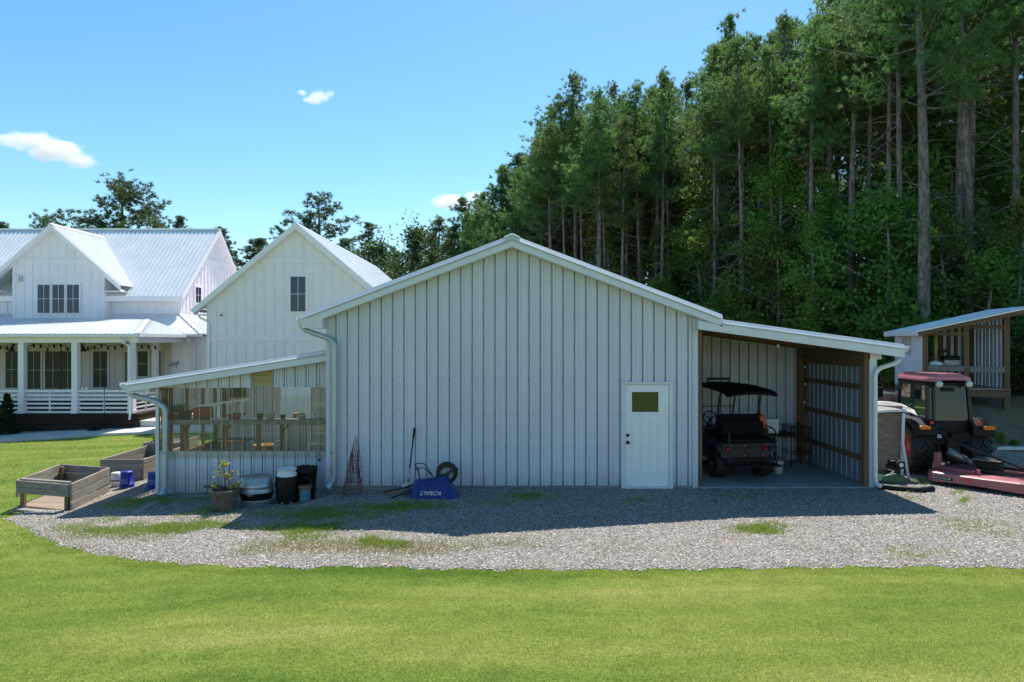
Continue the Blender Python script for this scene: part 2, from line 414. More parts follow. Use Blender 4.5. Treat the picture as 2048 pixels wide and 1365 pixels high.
xs = np.unique(np.concatenate([np.array([-1500, -700, -350, -180, -110, -75, -55]), np.arange(-42, 34.1, .4), np.array([45, 65, 100, 180, 350, 700, 1500])]))
ys = np.unique(np.concatenate([np.array([-1200, -500, -200, -80, -35, -15, -5]), np.arange(0, 34.1, .4), np.arange(36, 90, 4), np.array([110, 180, 350, 700, 1500])]))
gx, gy = np.meshgrid(xs, ys, indexing='ij')
gv = np.stack([gx, gy, gz(gx, gy) - .004], -1).reshape(-1, 3)
ny = len(ys); ii, jj = np.meshgrid(np.arange(len(xs) - 1), np.arange(ny - 1), indexing='ij')
a0 = (ii * ny + jj).ravel(); gf = np.stack([a0, a0 + ny, a0 + ny + 1, a0 + 1], 1)
cxs = (xs[:-1] + xs[1:]) / 2; cys = (ys[:-1] + ys[1:]) / 2
cx, cyy = np.meshgrid(cxs, cys, indexing='ij'); cx = cx.ravel(); cyy = cyy.ravel()
def forest_edge(x):    # depth of the wood's edge at x
    return np.interp(x, [-60, -14, -1, 4, 11, 16, 30], [78, 74, 50, 38, 29, 23.5, 20])
gm = np.zeros(len(gf), int)
gm[(cyy > 16.9) & (cx > 9.3)] = 1
gm[cyy > forest_edge(cx) - 2] = 2
gmesh = np_mesh('lawn', gv, gf, [M['turf'], M['bank'], M['litter']], gm, True)
tag(link('lawn', gmesh), kind='structure')

# gravel yard: a sheet laid on the ground, cut to the curve of its edge
edge_px = [(6, 1040), (40, 1052), (80, 1075), (130, 1096), (200, 1112), (290, 1124), (420, 1133), (600, 1138), (900, 1141), (1200, 1142), (1500, 1139), (1700, 1136), (1900, 1136), (2048, 1139), (2250, 1150), (2600, 1160)]
EDGE = np.array([[G(a, b).x, G(a, b).y] for a, b in edge_px])
BACK = np.array([[G(a, b).x, G(a, b).y] for a, b in [(6, 1038), (48, 1008), (140, 962), (215, 930), (300, 888), (345, 868)]])
BACKX = np.concatenate([BACK[:, 0], [BACK[-1, 0] + .6, 9.0, 10.0, 12.0, 14, 18, 24]]); BACKY = np.concatenate([BACK[:, 1], [22.0, 22.0, 18.2, 17.7, 17.4, 17, 17]])
def edge_y(x): return np.interp(x, EDGE[:, 0], EDGE[:, 1]) + .035 * np.sin(x * 7.3) + .025 * np.sin(x * 17.1 + 1)
def back_y(x): return np.interp(x, BACKX, BACKY)
def in_gravel(x, y): return (y > edge_y(x)) & (y < back_y(x)) & (x > EDGE[0, 0])
gxs = np.arange(EDGE[0, 0], 20, .12); nr = 40
t = np.concatenate([[0, .0045], np.linspace(.02, 1, nr - 2)])[None, :]; e = edge_y(gxs)[:, None]; bk = np.maximum(back_y(gxs)[:, None], e + .02)
Yg = e + (bk - e) * t; Xg = np.repeat(gxs[:, None], nr, 1)
vz = gz(Xg, Yg) + np.where(t < .003, -.03, .008)
verts = np.stack([Xg, Yg, vz], -1).reshape(-1, 3)
ii, jj = np.meshgrid(np.arange(len(gxs) - 1), np.arange(nr - 1), indexing='ij'); a0 = (ii * nr + jj).ravel()
tag(link('gravel_yard', np_mesh('gravel_yard', verts, np.stack([a0, a0 + nr, a0 + nr + 1, a0 + 1], 1), [M['gravel']], None, True)), kind='structure')

rng = np.random.default_rng(5)
# loose stones on the gravel (uncountable)
def stones(n, xr, yr, smin, smax):
    x = rng.uniform(*xr, n * 2); y = yr[0] + (yr[1] - yr[0]) * rng.random(n * 2) ** 1.25
    k = in_gravel(x, y); x, y = x[k][:n], y[k][:n]; n = len(x)
    s = smin + (smax - smin) * rng.random(n) ** 3
    base = np.array([[1, 0, 0], [-.2, 1, 0], [-1, .1, 0], [0, -.9, 0], [.1, .1, .75], [0, 0, -.5]])
    ang = rng.random(n) * 6.283; c, si = np.cos(ang), np.sin(ang)
    b = base[None] * (1 + .5 * (rng.random((n, 6, 3)) - .5)) * s[:, None, None]
    vx = b[..., 0] * c[:, None] - b[..., 1] * si[:, None] + x[:, None]
    vy = b[..., 0] * si[:, None] + b[..., 1] * c[:, None] + y[:, None]
    vv = np.stack([vx, vy, b[..., 2] + gz(x, y)[:, None] + .012], -1).reshape(-1, 3)
    f = np.array([[0, 1, 4], [1, 2, 4], [2, 3, 4], [3, 0, 4]])
    return vv, (f[None] + (np.arange(n) * 6)[:, None, None]).reshape(-1, 3), np.repeat(rng.integers(0, 4, n), 4)
v1, f1, m1 = stones(150000, (-10, 13), (8.3, 17.0), .006, .021)
gs = [mat('stone_%s' % k, c, .9, 0, .2, 30) for k, c in (('pale', (.50, .465, .43)), ('mid', (.35, .32, .295)), ('dark', (.15, .142, .14)), ('tan', (.42, .35, .285)))]
tag(link('loose_gravel', np_mesh('loose_gravel', v1, f1, gs, m1)), 'loose crushed grey gravel stones scattered over the yard', 'gravel', kind='stuff')

# turf blades
def blades(x, y, hmin, hmax, wid, lean=.6, dz=0.0):
    n = len(x); h = hmin + (hmax - hmin) * rng.random(n); a = rng.random(n) * 6.283; l = rng.random(n) * lean * h; la = rng.random(n) * 6.283
    z = gz(x, y) - .004 + dz
    px, py = np.cos(a) * wid / 2, np.sin(a) * wid / 2
    p0 = np.stack([x - px, y - py, z], 1); p1 = np.stack([x + px, y + py, z], 1)
    p2 = np.stack([x + np.cos(la) * l, y + np.sin(la) * l, z + h], 1)
    return np.stack([p0, p1, p2], 1).reshape(-1, 3), np.arange(3 * n).reshape(-1, 3)
def scatter(n, xr, yr, pw=1.0):
    return rng.uniform(*xr, n), yr[0] + (yr[1] - yr[0]) * rng.random(n) ** pw
V = []; F = []; off = 0
def acc(vf):
    global off
    V.append(vf[0]); F.append(vf[1] + off); off += len(vf[0])
x, y = scatter(620000, (-11.5, 9.5), (4.6, 10.9)); k = (~in_gravel(x, y)) & (y < edge_y(x) + .02); acc(blades(x[k], y[k], .010, .030, .0048, 1.2))
x, y = scatter(300000, (-11.5, 9.5), (7.6, 11.6)); dd = y - edge_y(x)
rag = .05 + .07 * (np.sin(x * 9.1) * np.sin(x * 3.7 + 2) + .6 * np.sin(x * 23 + 1)) + rng.normal(0, .045, len(x)); k = (dd > -.25) & (dd < rag); acc(blades(x[k], y[k], .012, .038, .006, 1.2))
x, y = scatter(260000, (-26, -4.2), (9, 28), 1.3); k = (~in_gravel(x, y)) & (x < -7.55 - .0 * y) & (y > 9); acc(blades(x[k], y[k], .02, .05, .011, 1.0))
M['blade'] = leafmat('turf_blade', (.140, .250, .034), (.285, .365, .072), (.46, .45, .18), .45, .42, .6, 0, (.42, 2.3, 1), .36, .60)
tag(link('lawn_grass', np_mesh('lawn_grass', np.concatenate(V), np.concatenate(F), [M['blade']])), 'short mown green lawn grass', 'grass', kind='stuff')

# weeds and thin grass coming through the gravel
V = []; F = []; off = 0
wvn = rng.random((3, 8)) * 6.28
def blotch(x, y):
    v = 0
    for i in range(8):
        f = 1.3 * 1.5 ** i * .8; a = wvn[0, i]; v = v + np.sin(x * f * math.cos(a) + y * f * math.sin(a) * 1.6 + wvn[1, i]) * np.sin(y * f * math.cos(a) * 1.7 - x * f * math.sin(a) + wvn[2, i]) / 1.25 ** i
    return v
# (px, py, half width, half height, density, straw share)
patches = [(310, 1056, 170, 17, .9, .25), (450, 1050, 60, 10, .6, .2), (640, 1064, 130, 17, 1.0, .3), (770, 1086, 60, 10, .8, .4), (330, 1018, 110, 22, .9, .1), (420, 1000, 40, 14, .5, .1), (650, 1032, 120, 17, .4, .15), (800, 1015, 130, 16, .45, .1), (960, 1012, 120, 12, .14, .2),
           (560, 1095, 330, 22, .30, .9), (900, 1095, 300, 20, .28, .9), (220, 1075, 120, 22, .28, .85), (1060, 996, 60, 7, .4, .1), (1530, 1062, 60, 12, 1.1, .15), (1480, 998, 90, 6, .15, .1), (1640, 1085, 90, 14, .14, .5), (1960, 1045, 90, 20, .2, .6), (1280, 1004, 30, 6, .4, .1),
           (1750, 1110, 200, 16, .12, .7), (1835, 1000, 40, 8, .5, .4), (1850, 962, 26, 7, .7, .4), (1800, 990, 30, 6, .5, .3), (1915, 985, 14, 5, .9, .5), (1930, 1003, 14, 6, .9, .2), (1990, 1080, 60, 16, .25, .4), (1350, 1040, 60, 8, .2, .5), (1900, 920, 100, 20, .12, .8)]
WV, WF, woff, SV, SF, soff = [], [], 0, [], [], 0
for a, b, ra, rb, den, ss in patches:
    n = int(ra * rb * 9 * den)
    pts = Gv(rng.normal(0, .55, n) * ra + a, rng.normal(0, .55, n) * rb + b)
    x, y = pts[:, 0], pts[:, 1]; bl = blotch(x, y); k = (bl + rng.normal(0, .5, n) > .32); x, y, bl = x[k], y[k], bl[k]
    cl_ = np.arange(len(x)) // 9 * 9; x = x[cl_] * .93 + x * .07 + rng.normal(0, .022, len(x)); y = y[cl_] * .93 + y * .07 + rng.normal(0, .022, len(x)); st_ = rng.random(len(x)) < ss
    v, f = blades(x[~st_], y[~st_], .02, .085, .0085, 1.3, .008); WV.append(v); WF.append(f + woff); woff += len(v)
    v, f = blades(x[st_], y[st_], .006, .025, .010, 2.6, .010); SV.append(v); SF.append(f + soff); soff += len(v)
tag(link('dry_weeds', np_mesh('dry_weeds', np.concatenate(SV), np.concatenate(SF), [M['straw']])), 'dry straw coloured weeds flattened on the gravel', 'weeds', kind='stuff')
V, F = WV, WF
tag(link('gravel_weeds', np_mesh('gravel_weeds', np.concatenate(V), np.concatenate(F), [M['weed']])), 'sparse green and yellow weeds growing through the gravel', 'weeds', kind='stuff')
# ------------------------------------------------------------------ corrugated sheets
PITCH = .2286
def ribbed(mb, o, u, v, n, L, t0, t1, pitch=PITCH, h=.028, phase=0.0, minor=True, extra=(), screws=None, mi_screw=1, wbase=.026, wtop=.016, gr=.05):
    """ribbed steel sheet: points o + u*s + v*t + n*height; t0,t1 functions or numbers of s"""
    o, u, v, n = Vector(o), Vector(u), Vector(v), Vector(n)
    T0 = t0 if callable(t0) else (lambda s: t0); T1 = t1 if callable(t1) else (lambda s: t1)
    pr = []
    k0 = int(math.floor((0 - phase) / pitch)) - 1; k1 = int(math.ceil((L - phase) / pitch)) + 1
    for k in range(k0, k1 + 1):
        c = phase + k * pitch
        pr += [(c - wbase - .022, 0), (c - wbase - .019, -gr), (c - wbase, -gr), (c - wtop, h), (c + wtop, h), (c + wbase, 0)]
        if minor:
            for q in (.36, .66):
                m_ = c + pitch * q
                pr += [(m_ - .016, 0), (m_ - .009, .009), (m_ + .009, .009), (m_ + .016, 0)]
    pr.sort()
    S = [p[0] for p in pr]; Hh = [p[1] for p in pr]
    pts = [(0.0, float(np.interp(0, S, Hh)))] + [p for p in pr if 1e-4 < p[0] < L - 1e-4] + [(L, float(np.interp(L, S, Hh)))]
    for e in extra: pts.append((e, float(np.interp(e, S, Hh))))
    pts.sort()
    vs = []
    for s_, hh in pts:
        b = o + u * s_ + n * hh
        vs += [b + v * T0(s_), b + v * T1(s_)]
    fs = [(2*i, 2*i+2, 2*i+3, 2*i+1) for i in range(len(pts) - 1)]
    mb.add(vs, fs)
    if screws:
        old = mb.mi; mb.mi = mi_screw
        for k in range(k0, k1 + 1):
            s_ = phase + k * pitch - .045
            if not 0.02 < s_ < L - .02: continue
            for t in screws:
                if T0(s_) + .03 < t < T1(s_) - .03:
                    c = o + u * s_ + v * t + n * .001
                    a, b = u * .014, v * .014
                    mb.add([c - a, c - b, c + a, c + b, c + n * .008], [(0, 1, 4), (1, 2, 4), (2, 3, 4), (3, 0, 4)])
        mb.mi = old
EX, EY, EZ = Vector((1, 0, 0)), Vector((0, 1, 0)), Vector((0, 0, 1))

# ------------------------------------------------------------------ the barn
BY = 13.75; BW = 3.717
barn = thing('barn', 'large white ribbed steel barn with gabled roof and open lean-to on its right', 'barn', (0, BY, 0))
apex, slope, ex = 5.05, .3795, 4.13
def roofz(x): return apex - slope * abs(x)
def wallz(x): return roofz(x) - .19
# front wall, in sections round the door
WM = [M['metal_white'], M['screw']]
scr = [.12, .82, 1.5, 2.18, 2.86, 3.5, 4.15]
DX0, DX1, DZ1 = X(1243, BY), X(1345, BY), Z(764, BY)
f = MB(); ph = X(1016, BY) + BW
L1 = DX0 + BW; L2 = 2 * BW
w0 = MB()
def front(s0, s1, zb):
    ribbed(f, (-BW + s0, BY, 0), EX, EZ, -EY, s1 - s0, zb, lambda s: wallz(-BW + s0 + s), phase=ph - s0, extra=[BW - s0] if s0 < BW < s1 else [], screws=scr)
front(0, L1, .06); front(L1, DX1 + BW, DZ1); front(DX1 + BW, L2, .06)
f.build('front_wall', WM, barn)
s_ = MB(); ribbed(s_, (-BW, 22, 0), -EY, EZ, -EX, 22 - BY, 0, 3.5, screws=scr); ribbed(s_, (BW, BY, 0), EY, EZ, EX, 22 - BY, 0, 3.5)
s_.prism_y([(-BW, -.1), (BW, -.1), (BW, 3.5), (0, 4.8), (-BW, 3.5)], 21.98, 22.0)
s_.build('side_wall', WM, barn)
s_ = MB(); s_.box(-BW, DX0, BY - .004, BY + .05, -.35, .06); s_.box(DX1, BW, BY - .004, BY + .05, -.35, .06); s_.build('base_board', M['wood_grey'], barn)
# corner trims
for sx, nm in ((-1, 'corner_trim'), (1, 'corner_trim')):
    c = MB()
    xa = sx * BW
    c.box(min(xa - sx * .085, xa + sx * .02), max(xa - sx * .085, xa + sx * .02), BY - .03, BY - .002, -.02, wallz(xa) - .02)
    c.box(min(xa - sx * .055, xa - sx * .03), max(xa - sx * .055, xa - sx * .03), BY - .042, BY - .03, -.02, wallz(xa) - .02)
    c.build('corner_trim', M['metal_white'], barn)
# roof: chevron body with ribbed sheets on both slopes
r = MB(); FY = 13.43; BYK = 22.3
r.prism_y([(-ex, roofz(ex) - .05), (0, apex - .05), (ex, roofz(ex) - .05), (ex, roofz(ex)), (0, apex), (-ex, roofz(ex))], FY + .02, BYK)
ln = math.hypot(1, slope)
for sx in (-1, 1):
    d = Vector((sx, 0, -slope)).normalized()
    nrm = Vector((sx * slope, 0, 1)).normalized()
    ribbed(r, Vector((0, FY + .1, apex + .002)), EY, d, nrm, BYK - FY - .1, .05, ex * ln, h=.02, gr=0)
r.build('roof', M['roof_white'], barn)
c = MB(); c.prism_y([(-.16, apex - .055), (0, apex + .005), (.16, apex - .055), (.16, apex - .03), (.03, apex + .035), (-.03, apex + .035), (-.16, apex - .03)], FY - .03, BYK + .02)
c.build('ridge_cap', M['roof_white'], barn)
t = MB()
for sx in (-1, 1):
    e = ex + .012
    za, ze = apex, roofz(e)
    t.add([(0, FY + .035, za + .018), (sx*e, FY + .035, ze + .018), (sx*e, FY - .035, ze - .075), (0, FY - .035, za - .075)], [(0, 1, 2, 3)])     # slanted metal edge
    t.add([(0, FY - .035, za - .075), (sx*e, FY - .035, ze - .075), (sx*e, FY + .02, ze - .085), (0, FY + .02, za - .085)], [(0, 1, 2, 3)])
    t.prism_y([(0, za - .085), (sx * e, ze - .085), (sx * e, ze - .115), (0, za - .115)][::sx], FY + .022, FY + .03)
    t.prism_y([(0, za - .115), (sx * e, ze - .115), (sx * e, ze - .225), (0, za - .225)][::sx], FY - .008, FY + .03)      # fascia
t.build('rake_trim', M['trim_white'], barn)
s_ = MB()
for sx in (-1, 1):
    s_.prism_y([(0, apex - .20), (sx * ex, roofz(ex) - .20), (sx * ex, roofz(ex) - .215), (0, apex - .215)][::sx], FY + .03, BY - .002)
s_.build('soffit', M['trim_white'], barn)
e = MB(); e.box(-ex, -BW - .012, FY - .005, 22.2, 3.225, roofz(ex) - .06); e.build('eave_box', M['trim_white'], barn)
e = MB(); e.box(BW + .012, ex, FY + .04, 22.2, 3.30, roofz(ex) - .06); e.build('eave_box', M['trim_white'], barn)
def gutter(name, x, z, y0, y1, side, parent, m=M['trim_white']):
    g = MB(); s = side
    prof = [(0, 0), (s*.075, 0), (s*.10, .045), (s*.135, .075), (s*.135, .12), (s*.12, .12), (s*.12, .085), (s*.085, .05), (s*.065, .012), (s*.012, .012), (s*.012, .12), (0, .12)]
    pl = [(x + a, z + b) for a, b in prof]
    if s > 0: pl = pl[::-1]
    g.prism_y(pl, y0, y1)
    g.box(min(x + s*.012, x + s*.11), max(x + s*.012, x + s*.11), y0 + .01, y0 + .013, z + .012, z + .11)
    return g.build(name, m, parent)
gutter('gutter', -ex, 3.31, FY + .02, 22, -1, barn)
def smooth_path(pts, rad=.08, k=5):
    """rounds the corners of a polyline"""
    pts = [Vector(p) for p in pts]; out = [pts[0]]
    for i in range(1, len(pts) - 1):
        a, b, c = pts[i-1], pts[i], pts[i+1]
        r1 = min(rad, (a-b).length * .45, (c-b).length * .45)
        p0 = b + (a - b).normalized() * r1; p1 = b + (c - b).normalized() * r1
        for j in range(k + 1):
            q = j / k; out.append(p0 * (1-q)**2 + b * 2*q*(1-q) + p1 * q*q)
    out.append(pts[-1]); return out
def downspout(px_pts, Y, rr, parent, m, straps=(), rad=.12):
    d = MB(); path = smooth_path([P(a, b, Y if len(q) == 0 else q[0]) for a, b, *q in px_pts], rad)
    d.tube(path, rr, 16)
    ob = d.build('downspout', m, parent)
    if straps:
        b = MB()
        for py in straps:
            p = P(px_pts[-2][0], py, Y); b.lathe([(rr + .003, -.018), (rr + .005, -.018), (rr + .005, .018), (rr + .003, .018)], p, 16, closed=True)
            b.box(p.x - .012, p.x + .012, p.y + rr - .01, p.y + rr + .06, p.z - .018, p.z + .018)
        b.build('pipe_strap', M['galv'], ob)
    return ob
downspout([(600, 640), (607, 660), (655, 676), (669, 686), (669, 950), (667, 962), (655, 976, 13.35)], 13.62, .056, barn, M['galv_pale'], (905,))

# door
dr = MB(); dx0, dx1 = X(1251, BY), X(1336.5, BY); dz0, dz1 = .055, Z(770, BY)
gl = (X(1263, BY), X(1316, BY), Z(824, BY), Z(784, BY))
yd = BY - .035
dr.box(dx0, gl[0], yd, yd + .045, dz0, dz1); dr.box(gl[1], dx1, yd, yd + .045, dz0, dz1)
dr.box(gl[0], gl[1], yd, yd + .045, dz0, gl[2]); dr.box(gl[0], gl[1], yd, yd + .045, gl[3], dz1)
for a, b in ((1263, 1283), (1297, 1317)):      # two raised panels
    x0, x1 = X(a, BY), X(b, BY); z0, z1 = Z(942, BY), Z(838, BY)
    for q0, q1, r0, r1 in ((x0, x1, z0, z0 + .02), (x0, x1, z1 - .02, z1), (x0, x0 + .02, z0 + .02, z1 - .02), (x1 - .02, x1, z0 + .02, z1 - .02)):
        dr.box(q0, q1, yd - .009, yd + .001, r0, r1)
    dr.box(x0 + .045, x1 - .045, yd - .006, yd + .001, z0 + .045, z1 - .045)
for q0, q1, r0, r1 in ((gl[0] - .025, gl[1] + .025, gl[3], gl[3] + .025), (gl[0] - .025, gl[1] + .025, gl[2] - .025, gl[2]), (gl[0] - .025, gl[0], gl[2], gl[3]), (gl[1], gl[1] + .025, gl[2], gl[3])):
    dr.box(q0, q1, yd - .012, yd + .001, r0, r1)
door = dr.build('door', M['door_white'], barn, bevel=.002)
g = MB(); g.box(gl[0], gl[1], yd + .012, yd + .018, gl[2], gl[3]); g.build('pane', M['glass_door'], door)
for nm, py in (('deadbolt', 870.5), ('knob', 884.5)):
    k = MB(); p = P(1251.5 + .4, py, BY); kx = X(1252, BY) + .028
    k.lathe([(.034, 0), (.034, -.012), (.018, -.016), (.016, -.035), (.030, -.045), (.030, -.062), (.02, -.07), (.001, -.071)] if nm == 'knob' else [(.033, 0), (.033, -.02), (.028, -.03), (.001, -.031)], (kx, yd, p.z), 18, 'y')
    k.build(nm, M['black_metal'], door)
fr = MB()
fr.box(DX0 - .005, dx0 - .006, BY - .055, BY + .04, -.02, dz1 + .006); fr.box(dx1 + .006, DX1 + .005, BY - .055, BY + .04, -.02, dz1 + .006)
fr.box(DX0 - .005, DX1 + .005, BY - .055, BY + .04, dz1 + .006, DZ1 - .02)
fr.box(DX0 - .022, DX1 + .022, BY - .075, BY + .04, DZ1 - .019, DZ1 + .004)
fr.box(dx0 - .005, dx1 + .005, BY - .07, BY + .03, -.02, .05)
fr.build('door_frame', M['trim_white'], barn, bevel=.003)

# ---- open lean-to (right)
rx1 = X(1808, FY)
def rz(x): return Z(640, FY) - (Z(640, FY) - Z(690.5, FY)) / (X(1808, FY) - X(1440, FY)) * (x - X(1440, FY))
LB = 16.9; PX = X(1738.5, BY)
r = MB(); xa = BW + .025
r.prism_y([(xa, rz(xa) - .04), (rx1, rz(rx1) - .04), (rx1, rz(rx1)), (xa, rz(xa))], FY + .02, 17.2)
d = Vector((rx1 - xa, 0, rz(rx1) - rz(xa))); ld = d.length; d.normalize()
ribbed(r, (xa, FY + .06, rz(xa) + .002), EY, d, Vector((-d.z, 0, d.x)), 17.15 - FY, 0, ld, h=.018, gr=0)
r.build('lean_to_roof', M['roof_white'], barn)
t = MB(); x0 = X(1396, FY)
def slab(mb, xa, xb, top, bot, y0, y1, zf): mb.prism_y([(xa, zf(xa) - bot), (xb, zf(xb) - bot), (xb, zf(xb) - top), (xa, zf(xa) - top)], y0, y1)
qa, qb = ex + .02, rx1 + .01
t.add([(qa, FY + .035, rz(qa) + .015), (qb, FY + .035, rz(qb) + .015), (qb, FY - .03, rz(qb) - .07), (qa, FY - .03, rz(qa) - .07)], [(0, 1, 2, 3)])
t.add([(qa, FY - .03, rz(qa) - .07), (qb, FY - .03, rz(qb) - .07), (qb, FY + .02, rz(qb) - .078), (qa, FY + .02, rz(qa) - .078)], [(0, 1, 2, 3)])
slab(t, x0, rx1 + .01, .10, .245, FY - .008, FY + .03, rz); slab(t, x0, rx1, .07, .101, FY + .022, FY + .03, rz)
t.build('lean_to_fascia', M['trim_white'], barn)
u = MB()
slab(u, BW + .03, rx1 - .03, .042, .06, FY + .03, 17.15, rz)
u.build('roof_deck', M['wood_brown'], barn)
for yb in (13.78, 14.55, 15.35, 16.1, 16.72):
    b = MB(); slab(b, BW + .03, PX + .06, .061, .20 if yb > 13.8 else .235, yb, yb + .04, rz); b.build('rafter', M['wood_brown'], barn)
b = MB(); b.box(PX - .085, PX - .045, 13.85, LB - .02, 2.445, rz(PX) - .07); b.build('header_beam', M['wood_brown_y'], barn)
b = MB(); ribbed(b, (BW + .02, LB, 0), EX, EZ, -EY, PX - BW - .02, 0, lambda s: rz(BW + s) - .07, screws=[.7, 1.4, 2.1, 2.7], phase=.09); b.build('lean_to_back_wall', WM, barn)
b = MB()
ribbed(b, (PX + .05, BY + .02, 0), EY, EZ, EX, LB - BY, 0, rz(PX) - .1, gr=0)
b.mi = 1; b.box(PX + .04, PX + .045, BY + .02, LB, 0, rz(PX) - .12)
b.mi = 2  # thin pale strips paint the lit rib sides onto the inner face
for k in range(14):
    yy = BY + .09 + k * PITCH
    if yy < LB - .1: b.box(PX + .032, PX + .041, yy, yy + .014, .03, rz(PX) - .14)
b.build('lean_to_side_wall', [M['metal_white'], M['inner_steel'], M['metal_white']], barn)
for zz in (.56, 1.32, 2.02):
    b = MB(); b.box(PX - .03, PX + .03, BY + .1, LB - .01, zz - .045, zz + .045); b.build('girt', M['wood_brown_y'], barn)
for yy, nm in ((BY + .02, 0), (LB - .17, 1)):
    b = MB(); b.box(PX - .09 if nm == 0 else PX - .17, PX + .03 - .02, yy, yy + .14, -.05, rz(PX) - .2); b.build('post', M['wood_post'], barn, bevel=.004)
b = MB(); b.box(BW + .03, BW + .12, BY + .03, BY + .17, 0, rz(BW) - .2); b.build('post', M['wood_post'], barn)
b = MB(); xx = X(1752.5, BY)
b.box(PX, xx, BY - .02, BY + .16, -.05, rz(PX) - .24); b.box(PX - .0, xx + .09, BY - .03, BY + .16, rz(PX) - .36, rz(PX) - .22)
b.build('corner_trim', M['trim_white'], barn)
gutter('gutter', rx1, rz(rx1) - .14, FY + .05, 17.2, 1, barn)
downspout([(1800, 718), (1790, 727), (1758, 737), (1750, 748), (1750, 955), (1752, 968), (1760, 972, 13.5)], 13.66, .045, barn, M['trim_white'])
s_ = MB(); s_.box(BW + .01, PX + .1, BY - .03, LB + .3, -.3, .035); tag(s_.build('concrete_slab', M['concrete']), kind='structure')

# ---- greenhouse lean-to (left)
GY = 14.3; GXL = X(314, GY); GXR = -BW - .012; GB = 17.4
Lx0 = X(253, 14.0)
def lz(x):   # roof top
    return Z(765, 14.0) + (Z(702.5, 14.0) - Z(765, 14.0)) / (X(655, 14.0) - X(253, 14.0)) * (x - X(253, 14.0))
gh = barn
r = MB(); slab(r, Lx0, GXR, 0, .04, 14.0, 15.5, lz)
d = Vector((GXR - Lx0, 0, lz(GXR) - lz(Lx0))); ld = d.length; d.normalize()
ribbed(r, (Lx0, 14.03, lz(Lx0) + .002), EY, d, Vector((-d.z, 0, d.x)), 1.47, 0, ld, h=.018, gr=0)
r.build('greenhouse_roof', M['roof_white'], gh)
r = MB(); ribbed(r, (Lx0, 15.501, lz(Lx0) - .01), EY, d, Vector((-d.z, 0, d.x)), 2.1, 0, ld, h=.018, gr=0); r.build('added_clear_roof', M['poly'], gh)  # unseen rear half of the roof, added clear to let sun inside
t = MB(); qa, qb = Lx0 - .01, GXR - .001
t.add([(qa, 14.02, lz(qa) + .012), (qb, 14.02, lz(qb) + .012), (qb, 13.95, lz(qb) - .06), (qa, 13.95, lz(qa) - .06)], [(0, 1, 2, 3)])
t.add([(qa, 13.95, lz(qa) - .06), (qb, 13.95, lz(qb) - .06), (qb, 13.99, lz(qb) - .07), (qa, 13.99, lz(qa) - .07)], [(0, 1, 2, 3)])
slab(t, Lx0 - .01, GXR, .092, .205, 13.965, 14.02, lz); slab(t, Lx0, GXR, .06, .093, 13.995, 14.02, lz)
t.box(Lx0 - .01, Lx0 + .36, 13.98, 14.02, lz(Lx0) - .22, lz(Lx0) - .19)
t.build('greenhouse_fascia', M['trim_white'], gh)
t = MB(); t.box(GXR - .06, GXR, 13.955, 14.28, lz(GXR) - .21, lz(GXR) + .02); t.build('end_cap', M['galv'], gh)
e = MB(); e.box(Lx0, GXL - .012, 14.022, 17.5, lz(Lx0) - .21, lz(Lx0) - .05); e.build('eave_box', M['trim_white'], gh)
e = MB(); slab(e, GXL, GXR, .19, .2, 14.03, GY - .03, lz); e.build('soffit', M['trim_white'], gh)
gutter('gutter', Lx0 - .012, lz(Lx0) - .14, 14.0, 17.5, -1, gh)
downspout([(258, 776), (264, 791), (315, 804), (331, 817), (331, 965), (330, 978), (324, 990, 13.9)], 14.12, .058, gh, M['galv_pale'], (905,))
pz0, pz1 = Z(908.5, GY), Z(776, GY)
wx0, wx1 = X(330, GY), GXR
gzb = Z(991, GY)
W_ = MB(); wl = GXR - GXL; phg = X(397.5, GY) - GXL
ribbed(W_, (GXL, GY, 0), EX, EZ, -EY, wl, gzb, pz0 + .06, pitch=.2286, phase=phg, screws=[gzb + .12, pz0 - .06])
wd0, wd1 = X(506, GY), X(545, GY)
ribbed(W_, (GXL, GY, 0), EX, EZ, -EY, wd0 - GXL, pz1, lambda s: max(pz1 + .001, lz(GXL + s) - .19), phase=phg, screws=[pz1 + .05])
ribbed(W_, (wd1, GY, 0), EX, EZ, -EY, GXR - wd1, pz1 + .01, lambda s: lz(wd1 + s) - .19, phase=phg - (wd1 - GXL), screws=[pz1 + .06])
W_.build('greenhouse_front_wall', WM, gh)
b = MB(); b.prism_y([(wd0, pz1 + .03), (wd1, pz1 + .03), (wd1, lz(wd1) - .19), (wd0, lz(wd0) - .19)], GY + .005, GY + .02); b.mi = 1
for zz in (.14, .26): b.box(wd0, wd1, GY + .002, GY + .0045, pz1 + zz, pz1 + zz + .006)
b.build('sheathing_patch', [M['wood_yellow'], M['dark_seam']], gh)
b = MB(); ribbed(b, (GXL + .10, GY - .03, 0), EX, EZ, -EY, GXR - GXL - .11, pz0 - .085, pz1 - .005, pitch=.2286 / 3, h=.012, minor=False, wbase=.034, wtop=.012, gr=0)
b.mi = 1
for xx in (401, 424, 445, 466, 487, 508, 530, 552, 574, 596, 617, 638): b.box(X(xx, GY) - .006, X(xx, GY) + .006, GY - .047, GY - .044, pz0 - .08, pz1 - .01)
b.build('clear_panel', [M['poly'], M['poly_lap']], gh)
b = MB(); b.box(GXL - .012, GXL + .055, GY - .035, GY + .03, gzb, lz(GXL) - .2); b.build('corner_trim', M['trim_white'], gh)
for xx, yy in ((GXL + .08, GY + .03), (GXL + .08, GB - .14)):
    b = MB(); b.box(xx, xx + .09, yy, yy + .09, gzb - .05, lz(xx) - .06); b.build('post', M['wood_post'], gh)
b = MB(); b.box(GXL + .08, GXR, GY + .005, GY + .045, Z(850, GY), Z(840, GY)); b.build('girt', M['wood_grey'], gh)
